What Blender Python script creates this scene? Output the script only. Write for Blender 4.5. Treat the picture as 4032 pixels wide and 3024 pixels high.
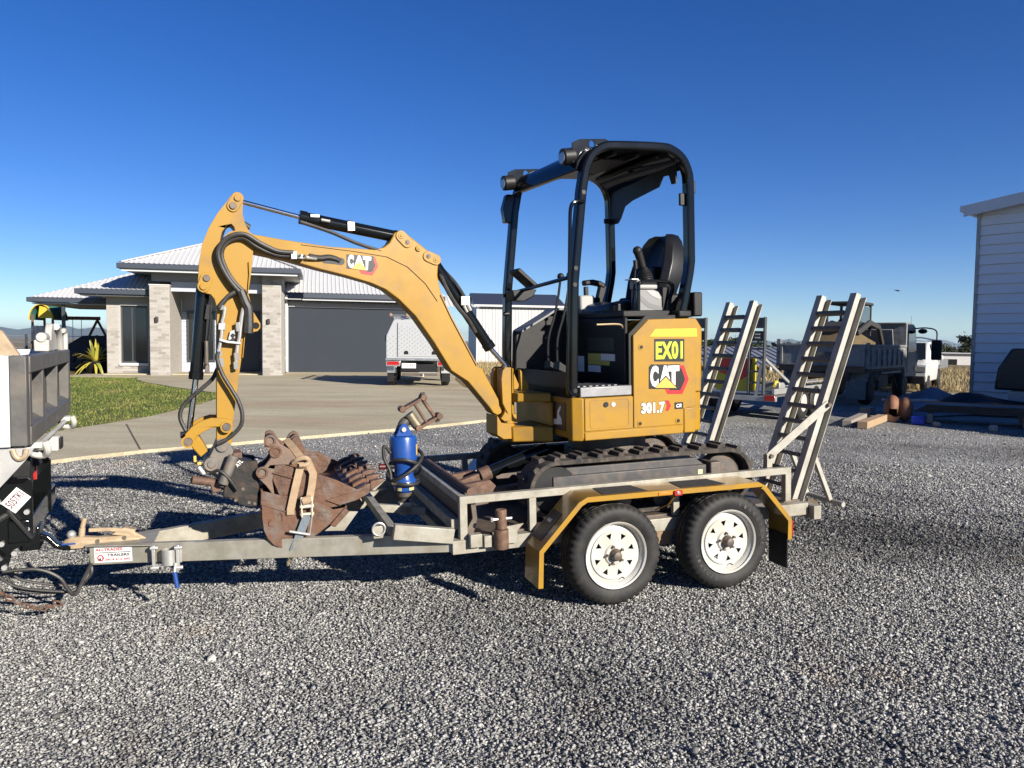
import bpy, bmesh, math, random
import numpy as np
from mathutils import Vector, Matrix
from mathutils.geometry import tessellate_polygon, delaunay_2d_cdt
random.seed(7); rng = np.random.default_rng(7)
scene = bpy.context.scene
for o in list(bpy.data.objects): bpy.data.objects.remove(o)
COL = scene.collection
R = math.radians
# ------------------------------------------------------------------ camera
cam_d = bpy.data.cameras.new('camera'); cam = bpy.data.objects.new('camera', cam_d); COL.objects.link(cam)
cam_d.sensor_width = 36; cam_d.lens = 36*3000/4032; cam_d.clip_start = .05; cam_d.clip_end = 60000
cam.matrix_world = Matrix.Translation((0, 0, 1.53)) @ Matrix.Rotation(math.pi/2-R(3.24), 4, 'X') @ Matrix.Rotation(.0127, 4, 'Z')
scene.camera = cam
# ------------------------------------------------------------------ sky and sun
SUN_AZ, SUN_EL = 45.0, 22.5          # degrees to the right of straight behind the camera, and above the horizon
sd = Vector((math.sin(R(SUN_AZ))*math.cos(R(SUN_EL)), -math.cos(R(SUN_AZ))*math.cos(R(SUN_EL)), math.sin(R(SUN_EL))))
world = bpy.data.worlds.new('World'); scene.world = world; world.use_nodes = True
wn = world.node_tree.nodes; wl = world.node_tree.links; wn.clear()
sky = wn.new('ShaderNodeTexSky'); sky.sky_type = 'NISHITA'; sky.sun_disc = False
sky.sun_elevation = R(SUN_EL); sky.sun_rotation = math.atan2(sd.x, sd.y)
sky.altitude = 2500; sky.air_density = 1.0; sky.dust_density = 0; sky.ozone_density = 3.5
bg = wn.new('ShaderNodeBackground'); bg.inputs[1].default_value = .062
wo = wn.new('ShaderNodeOutputWorld'); hs = wn.new('ShaderNodeHueSaturation'); hs.inputs['Hue'].default_value = .516; hs.inputs['Saturation'].default_value = 1.28; gm = wn.new('ShaderNodeGamma'); gm.inputs[1].default_value = 1.0
wl.new(sky.outputs[0], hs.inputs['Color']); wl.new(hs.outputs[0], gm.inputs[0]); wl.new(gm.outputs[0], bg.inputs[0]); wl.new(bg.outputs[0], wo.inputs[0])
sun_d = bpy.data.lights.new('sun', 'SUN'); sun_d.energy = 5.0; sun_d.angle = R(.53); sun_d.color = (1, .93, .82)
sun = bpy.data.objects.new('sun', sun_d); COL.objects.link(sun); sun.location = sd*50
sun.rotation_euler = sd.to_track_quat('Z', 'Y').to_euler()
scene.view_settings.view_transform = 'Standard'; scene.view_settings.look = 'None'
scene.view_settings.exposure = 1.0; scene.view_settings.gamma = 1.0
scene.render.engine = 'CYCLES'
# ------------------------------------------------------------------ materials
MATS = {}
ALB = .8        # overall reflectance trim that goes with the exposure above
def mat(name, col, rough=.5, metal=0., col2=None, scale=8., mix=.5, bump=0., bscale=None, coat=0., spec=None,
        detail=4., contrast=(.35, .65), rrange=None, stretch=None, col3=None, scale3=40., amt3=.3, trans=0., alpha=None):
    if name in MATS: return MATS[name]
    m = bpy.data.materials.new(name); m.use_nodes = True; MATS[name] = m
    nt = m.node_tree; N = nt.nodes; L = nt.links; b = N['Principled BSDF']
    def rgb(c): return (c[0]*ALB, c[1]*ALB, c[2]*ALB, 1)
    b.inputs['Base Color'].default_value = rgb(col); b.inputs['Roughness'].default_value = rough
    b.inputs['Metallic'].default_value = metal
    if coat: b.inputs['Coat Weight'].default_value = coat; b.inputs['Coat Roughness'].default_value = .08
    if spec is not None: b.inputs['Specular IOR Level'].default_value = spec
    if trans: b.inputs['Transmission Weight'].default_value = trans
    if col2 or bump or rrange:
        tc = N.new('ShaderNodeTexCoord'); src = tc.outputs['Object']
        if stretch:
            mp = N.new('ShaderNodeMapping'); mp.inputs['Scale'].default_value = stretch; L.new(src, mp.inputs[0]); src = mp.outputs[0]
        nz = N.new('ShaderNodeTexNoise'); nz.inputs['Scale'].default_value = scale; nz.inputs['Detail'].default_value = detail
        nz.inputs['Roughness'].default_value = .62; L.new(src, nz.inputs['Vector'])
        mr = N.new('ShaderNodeMapRange'); mr.inputs[1].default_value = contrast[0]; mr.inputs[2].default_value = contrast[1]
        L.new(nz.outputs[0], mr.inputs[0])
        out = None
        if col2:
            mx = N.new('ShaderNodeMix'); mx.data_type = 'RGBA'; mx.inputs[6].default_value = rgb(col); mx.inputs[7].default_value = rgb(col2)
            mu = N.new('ShaderNodeMath'); mu.operation = 'MULTIPLY'; mu.inputs[1].default_value = mix
            L.new(mr.outputs[0], mu.inputs[0]); L.new(mu.outputs[0], mx.inputs[0]); out = mx.outputs[2]
            if col3:
                n3 = N.new('ShaderNodeTexNoise'); n3.inputs['Scale'].default_value = scale3; n3.inputs['Detail'].default_value = 3; L.new(src, n3.inputs['Vector'])
                r3 = N.new('ShaderNodeMapRange'); r3.inputs[1].default_value = .5; r3.inputs[2].default_value = .7; r3.inputs[4].default_value = amt3
                L.new(n3.outputs[0], r3.inputs[0])
                m3 = N.new('ShaderNodeMix'); m3.data_type = 'RGBA'; m3.inputs[7].default_value = rgb(col3)
                L.new(r3.outputs[0], m3.inputs[0]); L.new(out, m3.inputs[6]); out = m3.outputs[2]
            L.new(out, b.inputs['Base Color'])
        if rrange:
            rr = N.new('ShaderNodeMapRange'); rr.inputs[1].default_value = .3; rr.inputs[2].default_value = .7
            rr.inputs[3].default_value = rrange[0]; rr.inputs[4].default_value = rrange[1]
            L.new(nz.outputs[0], rr.inputs[0]); L.new(rr.outputs[0], b.inputs['Roughness'])
        if bump:
            nb = N.new('ShaderNodeTexNoise'); nb.inputs['Scale'].default_value = bscale or scale*4; nb.inputs['Detail'].default_value = 4
            L.new(src, nb.inputs['Vector'])
            bm_ = N.new('ShaderNodeBump'); bm_.inputs['Strength'].default_value = bump; bm_.inputs['Distance'].default_value = .01
            L.new(nb.outputs[0], bm_.inputs['Height']); L.new(bm_.outputs[0], b.inputs['Normal'])
    return m
YEL = mat('machine_yellow_paint', (.39, .212, .016), .45, 0, (.33, .175, .014), 3, .6, .02, 60, spec=.35, rrange=(.36, .55), col3=(.22, .14, .065), scale3=7, amt3=.5)
FEN = mat('fender_yellow_paint', (.36, .19, .022), .3, 0, (.24, .135, .03), 6, .6, .02, 40, coat=.4, col3=(.17, .11, .045), scale3=20, amt3=.4)
BLK = mat('gloss_black_paint', (.005, .006, .0065), .1, 0, (.008, .009, .009), 2, .6, .0, spec=.4, rrange=(.08, .14))
BLM = mat('matte_black_plastic', (.010, .010, .011), .5, 0, (.02, .0195, .019), 12, .6, .05, 120, spec=.3)
WBK = mat('worn_black_paint', (.012, .012, .012), .5, .1, (.035, .030, .026), 9, .8, .15, 50, spec=.35, col3=(.11, .065, .04), scale3=13, amt3=.55)
BLS = mat('seat_vinyl', (.008, .008, .0085), .36, 0, (.013, .013, .013), 20, .5, .08, 200, spec=.35)
HOSE = mat('hose_rubber', (.02, .019, .018), .5, 0, (.06, .055, .05), 25, .5, .08, 150)
RUB = mat('tyre_rubber', (.013, .013, .0135), .65, 0, (.030, .029, .027), 7, .6, .1, 90, spec=.35, col3=(.065, .058, .048), scale3=9, amt3=.4)
TRK = mat('track_rubber', (.022, .020, .018), .85, 0, (.085, .068, .053), 9, .8, .2, 60, col3=(.16, .12, .09), scale3=30, amt3=.5)
GAL = mat('galvanised_steel', (.43, .405, .34), .55, .3, (.26, .245, .19), 9, .8, .05, 60, rrange=(.42, .68), col3=(.30, .20, .11), scale3=10, amt3=.25, contrast=(.38, .62))
GALB = mat('bright_galvanised_steel', (.62, .61, .58), .42, .6, (.48, .47, .44), 14, .7, .04, 60, rrange=(.3, .5))
STL = mat('worn_dark_steel', (.10, .095, .09), .55, .4, (.20, .15, .11), 12, .7, .1, 60, col3=(.26, .15, .08), scale3=16, amt3=.35)
GRY = mat('hitch_grey_paint', (.13, .125, .115), .5, .1, (.22, .19, .155), 14, .7, .1, 60, col3=(.3, .19, .11), scale3=20, amt3=.35)
CHR = mat('chrome_rod', (.75, .75, .76), .12, 1.0)
RUST = mat('rusty_bucket_steel', (.105, .058, .038), .68, .25, (.185, .088, .048), 9, .9, .5, 30, col3=(.17, .145, .125), scale3=11, amt3=.75, rrange=(.42, .85), detail=8)
RUSTD = mat('dark_rusty_steel', (.10, .058, .042), .7, .2, (.20, .11, .07), 10, .7, .2, 60, col3=(.28, .17, .1), scale3=20, amt3=.4)
WHT = mat('white_paint', (.66, .66, .645), .35, 0, (.58, .575, .55), 5, .6, .0, coat=.3)
WHTD = mat('dirty_white_paint', (.56, .55, .51), .55, 0, (.36, .33, .28), 6, .6, .05, 50)
RIM = mat('white_wheel_paint', (.60, .595, .56), .4, 0, (.44, .39, .30), 5, .7, .0, coat=.2)
ALU = mat('aluminium', (.62, .62, .61), .35, .85, (.50, .50, .50), 10, .6, .03, 60, rrange=(.25, .45))
BLU = mat('blue_paint', (.012, .075, .33), .3, 0, (.010, .05, .22), 8, .6, .03, 40, coat=.4, col3=(.05, .07, .14), scale3=25, amt3=.35)
STRP = mat('tan_strap_webbing', (.42, .30, .185), .85, 0, (.30, .21, .13), 30, .6, .2, 220)
STRB = mat('faded_blue_webbing', (.17, .21, .24), .85, 0, (.11, .13, .15), 40, .6, .2, 220)
CHY = mat('chartreuse_sticker', (.50, .62, .01), .45)
DWH = mat('decal_white', (.85, .85, .83), .35)
DBK = mat('decal_black', (.012, .012, .012), .35)
DRD = mat('decal_red', (.55, .02, .02), .35)
DYL = mat('decal_amber', (.80, .45, .08), .35)
ORG = mat('orange_reflector', (.85, .22, .02), .3, coat=.5)
LRD = mat('red_lens', (.45, .015, .012), .15, coat=.6)
GLS = mat('dark_window_glass', (.012, .014, .016), .06, 0, coat=.5)
LEN = mat('lamp_lens', (.35, .35, .34), .15, .3, coat=.6)
STEP = mat('grey_step_tread', (.30, .30, .31), .45, .5, (.20, .20, .20), 14, .6, .05, 80)
CONS = mat('grey_console_plastic', (.21, .21, .205), .5, 0, (.18, .18, .175), 10, .5)
CONL = mat('pale_console_plastic', (.36, .36, .345), .5)
BTAN = mat('coupling_tan_paint', (.47, .36, .23), .55, .1, (.31, .22, .13), 16, .6, .05, 80, col3=(.22, .13, .08), scale3=22, amt3=.4)
# ------------------------------------------------------------------ mesh collector
def frame(o, a, b, c):
    m = Matrix.Identity(4)
    for i in range(3): m[i][0], m[i][1], m[i][2], m[i][3] = a[i], b[i], c[i], o[i]
    return m
def offset_poly(poly, d):
    n = len(poly); out = []
    for i in range(n):
        p0, p1, p2 = Vector(poly[i-1]), Vector(poly[i]), Vector(poly[(i+1) % n])
        e1 = (p1-p0).normalized(); e2 = (p2-p1).normalized(); n1 = Vector((e1.y, -e1.x)); n2 = Vector((e2.y, -e2.x))
        b = (n1+n2); b = b/max(.35, b.length_squared)*2 if b.length > 1e-6 else n1
        out.append(tuple(p1+b*d*.5 if b.length < 4 else p1+n1*d))
    return out
class M:
    def __init__(s): s.v = []; s.f = []
    def add(s, vs, fs):
        k = len(s.v); s.v += [tuple(x) for x in vs]; s.f += [tuple(i+k for i in f) for f in fs]; return s
    def hexa(s, p):   # 8 points: bottom ring then top ring
        return s.add(p, [(3, 2, 1, 0), (4, 5, 6, 7), (0, 1, 5, 4), (1, 2, 6, 5), (2, 3, 7, 6), (3, 0, 4, 7)])
    def box(s, a, b):
        x0, y0, z0 = [min(a[i], b[i]) for i in range(3)]; x1, y1, z1 = [max(a[i], b[i]) for i in range(3)]
        return s.hexa([(x0, y0, z0), (x1, y0, z0), (x1, y1, z0), (x0, y1, z0), (x0, y0, z1), (x1, y0, z1), (x1, y1, z1), (x0, y1, z1)])
    def beam(s, p0, p1, w, h, up=(0, 0, 1)):
        p0, p1 = Vector(p0), Vector(p1); d = (p1-p0).normalized(); up = Vector(up)
        x = d.cross(up).normalized(); z = x.cross(d).normalized(); x *= w/2; z *= h/2
        return s.hexa([p0-x-z, p0+x-z, p1+x-z, p1-x-z, p0-x+z, p0+x+z, p1+x+z, p1-x+z])
    def prism(s, poly, d0, d1, ax=1, holes=()):
        def P(a, b, d): return (d, a, b) if ax == 0 else ((a, d, b) if ax == 1 else (a, b, d))
        loops = [list(poly)]+[list(h) for h in holes]
        flat = [p for l in loops for p in l]; n = len(flat)
        tri = tessellate_polygon([[Vector((p[0], p[1], 0)) for p in l] for l in loops])
        vs = [P(a, b, d0) for a, b in flat]+[P(a, b, d1) for a, b in flat]
        fs = []
        def area(l): return sum(l[i-1][0]*l[i][1]-l[i][0]*l[i-1][1] for i in range(len(l)))
        for t in tri:
            a, b, c = t; A = area([flat[a], flat[b], flat[c]])
            t = (a, b, c) if A > 0 else (a, c, b)
            fs.append(t); fs.append(tuple(i+n for i in reversed(t)))
        k = 0
        for li, l in enumerate(loops):
            m = len(l); sgn = area(l) > 0
            if li: sgn = not sgn if area(l) > 0 else not sgn
            for i in range(m):
                a, b = k+i, k+(i+1) % m
                fs.append((a, a+n, b+n, b))
            k += m
        return s.add(vs, fs)
    def cyl(s, p0, p1, r, n=16, r2=None, caps=True):
        p0, p1 = Vector(p0), Vector(p1); d = (p1-p0).normalized(); a = d.orthogonal().normalized(); b = d.cross(a); r2 = r if r2 is None else r2
        vs = []
        for p, q in ((p0, r), (p1, r2)):
            for i in range(n):
                t = 2*math.pi*i/n; vs.append(p+a*q*math.cos(t)+b*q*math.sin(t))
        fs = [(i, (i+1) % n, n+(i+1) % n, n+i) for i in range(n)]
        if caps: fs += [tuple(range(n))[::-1], tuple(range(n, 2*n))]
        return s.add(vs, fs)
    def lathe(s, prof, o, d, n=24, caps=True):   # prof: (axial, radius)
        o = Vector(o); d = Vector(d).normalized(); a = d.orthogonal().normalized(); b = d.cross(a); vs = []; fs = []
        for ax, r in prof:
            for i in range(n):
                t = 2*math.pi*i/n; vs.append(o+d*ax+(a*math.cos(t)+b*math.sin(t))*r)
        for k in range(len(prof)-1):
            for i in range(n): fs.append((k*n+i, k*n+(i+1) % n, (k+1)*n+(i+1) % n, (k+1)*n+i))
        if caps: fs += [tuple(range(n))[::-1], tuple(range((len(prof)-1)*n, len(prof)*n))]
        return s.add(vs, fs)
    def tube(s, pts, r, n=10, closed=False, sub=6, flat=None):
        P = [Vector(p) for p in pts]
        if sub > 1 and len(P) > 2:      # catmull-rom
            Q = []; m = len(P)
            for i in range(m if closed else m-1):
                p0 = P[i-1] if (i > 0 or closed) else P[0]*2-P[1]; p1 = P[i]; p2 = P[(i+1) % m]; p3 = P[(i+2) % m] if (i+2 < m or closed) else P[-1]*2-P[-2]
                for k in range(sub):
                    t = k/sub; Q.append(.5*((2*p1)+(-p0+p2)*t+(2*p0-5*p1+4*p2-p3)*t*t+(-p0+3*p1-3*p2+p3)*t**3))
            if not closed: Q.append(P[-1])
            P = Q
        m = len(P); d0 = (P[1]-P[0]).normalized(); a = d0.orthogonal().normalized() if flat is None else (Vector(flat)-d0*d0.dot(Vector(flat))).normalized(); vs = []; fs = []
        for i, p in enumerate(P):
            if closed: d = (P[(i+1) % m]-P[i-1]).normalized()
            else: d = (P[min(i+1, m-1)]-P[max(i-1, 0)]).normalized()
            a = (a-d*a.dot(d)).normalized(); b = d.cross(a)
            for k in range(n):
                t = 2*math.pi*k/n; vs.append(p+(a*math.cos(t)+b*math.sin(t))*r)
        for i in range(m if closed else m-1):
            j = (i+1) % m
            for k in range(n): fs.append((i*n+k, i*n+(k+1) % n, j*n+(k+1) % n, j*n+k))
        if not closed: fs += [tuple(range(n))[::-1], tuple(range((m-1)*n, m*n))]
        return s.add(vs, fs)
    def rail(s, pts, w, h, up=(0, 0, 1)):       # square section along a polyline with mitred corners
        P = [Vector(p) for p in pts]; up = Vector(up); vs = []; fs = []; m = len(P)
        for i, p in enumerate(P):
            d1 = (P[i]-P[i-1]).normalized() if i else (P[1]-P[0]).normalized()
            d2 = (P[i+1]-P[i]).normalized() if i < m-1 else d1
            x1 = d1.cross(up).normalized(); x2 = d2.cross(up).normalized(); z1 = x1.cross(d1); z2 = x2.cross(d2)
            x = (x1+x2).normalized(); x /= max(.3, x.dot(x1)); z = (z1+z2).normalized(); z /= max(.3, z.dot(z1))
            vs += [p-x*w/2-z*h/2, p+x*w/2-z*h/2, p+x*w/2+z*h/2, p-x*w/2+z*h/2]
        for i in range(m-1):
            for k in range(4): fs.append((i*4+k, i*4+(k+1) % 4, i*4+4+(k+1) % 4, i*4+4+k))
        fs += [(3, 2, 1, 0), tuple(range((m-1)*4, m*4))]
        return s.add(vs, fs)
    def loft(s, secs, closed=True, caps=True):
        n = len(secs[0]); vs = [p for q in secs for p in q]; fs = []
        for k in range(len(secs)-1):
            for i in range(n if closed else n-1): fs.append((k*n+i, k*n+(i+1) % n, (k+1)*n+(i+1) % n, (k+1)*n+i))
        if caps: fs += [tuple(range(n))[::-1], tuple(range((len(secs)-1)*n, len(secs)*n))]
        return s.add(vs, fs)
    def ribbon(s, pts, w, t, side):             # flat strap along points, side = width direction
        P = [Vector(p) for p in pts]; sd_ = Vector(side).normalized(); m = len(P); vs = []; fs = []
        for i, p in enumerate(P):
            d = (P[min(i+1, m-1)]-P[max(i-1, 0)]).normalized(); x = (sd_-d*sd_.dot(d)).normalized(); n_ = x.cross(d).normalized()
            vs += [p-x*w/2-n_*t/2, p+x*w/2-n_*t/2, p+x*w/2+n_*t/2, p-x*w/2+n_*t/2]
        for i in range(m-1):
            for k in range(4): fs.append((i*4+k, i*4+(k+1) % 4, i*4+4+(k+1) % 4, i*4+4+k))
        fs += [(3, 2, 1, 0), tuple(range((m-1)*4, m*4))]
        return s.add(vs, fs)
    def ball(s, c, r, n=12, m=8, sc=(1, 1, 1)):
        vs = []; fs = []
        for j in range(m+1):
            ph = math.pi*j/m
            for i in range(n):
                t = 2*math.pi*i/n; vs.append((c[0]+r*sc[0]*math.sin(ph)*math.cos(t), c[1]+r*sc[1]*math.sin(ph)*math.sin(t), c[2]+r*sc[2]*math.cos(ph)))
        for j in range(m):
            for i in range(n): fs.append((j*n+i, (j+1)*n+i, (j+1)*n+(i+1) % n, j*n+(i+1) % n))
        return s.add(vs, fs)
    def tf(s, mx):
        s.v = [tuple(mx @ Vector(p)) for p in s.v]; return s
    def mesh(s, name, shift=None, smooth=35):
        me = bpy.data.meshes.new(name)
        vs = s.v if shift is None else [(a-shift[0], b-shift[1], c-shift[2]) for a, b, c in s.v]
        me.from_pydata(vs, [], s.f); me.validate(); 
        bm = bmesh.new(); bm.from_mesh(me); bmesh.ops.remove_doubles(bm, verts=bm.verts, dist=1e-5)
        bmesh.ops.recalc_face_normals(bm, faces=bm.faces); bm.to_mesh(me); bm.free()
        if smooth:
            me.polygons.foreach_set('use_smooth', [True]*len(me.polygons)); me.set_sharp_from_angle(angle=R(smooth))
        return me
class Thing:
    def __init__(s, name, label, cat, base=(0, 0, 0), fr=None, group=None):
        s.fr = fr or Matrix.Identity(4); s.base = Vector(base)
        s.o = bpy.data.objects.new(name, None); COL.objects.link(s.o); s.o.empty_display_size = .1
        s.o.matrix_world = s.fr @ Matrix.Translation(s.base)
        s.o['label'] = label; s.o['category'] = cat
        if group: s.o['group'] = group
    def part(s, name, m, material, parent=None, bevel=0, seg=2, label=None, smooth=35, xf=None, kind=None):
        if xf is not None: m.tf(xf)
        me = m.mesh(name, s.base, smooth); me.materials.append(material)
        return s.link(name, me, parent, bevel, seg, label, kind)
    def link(s, name, me, parent=None, bevel=0, seg=2, label=None, kind=None):
        o = bpy.data.objects.new(name, me); COL.objects.link(o); o.parent = parent or s.o
        if bevel:
            bv = o.modifiers.new('bevel', 'BEVEL'); bv.width = bevel; bv.segments = seg; bv.limit_method = 'ANGLE'; bv.angle_limit = R(38); bv.harden_normals = False
        if label: o['label'] = label
        if kind: o['kind'] = kind
        return o
def solo(name, m, material, label, cat, group=None, base=None, bevel=0, kind=None, smooth=35):
    """a thing that is one mesh, origin at its base"""
    if base is None:
        a = np.array(m.v); base = ((a[:, 0].min()+a[:, 0].max())/2, (a[:, 1].min()+a[:, 1].max())/2, a[:, 2].min())
    me = m.mesh(name, base, smooth); me.materials.append(material)
    o = bpy.data.objects.new(name, me); COL.objects.link(o); o.location = base
    if bevel:
        bv = o.modifiers.new('bevel', 'BEVEL'); bv.width = bevel; bv.segments = 2; bv.limit_method = 'ANGLE'
    if label: o['label'] = label
    if cat: o['category'] = cat
    if group: o['group'] = group
    if kind: o['kind'] = kind
    return o
def text_mesh(s, w, h, bold=.0, shear=0., depth=.002):
    c = bpy.data.curves.new('lettering', 'FONT'); c.body = s; c.size = 1; c.offset = bold; c.shear = shear; c.extrude = 0
    c.resolution_u = 3; c.space_character = 1.0+bold*1.6
    o = bpy.data.objects.new('lettering', c); COL.objects.link(o)
    dg = bpy.context.evaluated_depsgraph_get(); me = bpy.data.meshes.new_from_object(o.evaluated_get(dg))
    a = np.array([v.co[:] for v in me.vertices]); f = [tuple(p.vertices) for p in me.polygons]
    bpy.data.objects.remove(o); bpy.data.curves.remove(c); bpy.data.meshes.remove(me)
    mn, mxx = a.min(0), a.max(0); a = (a-mn); a[:, 0] *= w/(mxx[0]-mn[0]); a[:, 1] *= h/(mxx[1]-mn[1])
    return a, f
def text(m, s, o, xd, yd, w, h, bold=.02, shear=0.):
    a, f = text_mesh(s, w, h, bold, shear); o, xd, yd = Vector(o), Vector(xd), Vector(yd)
    return m.add([o+xd*p[0]+yd*p[1] for p in a], f)
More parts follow.
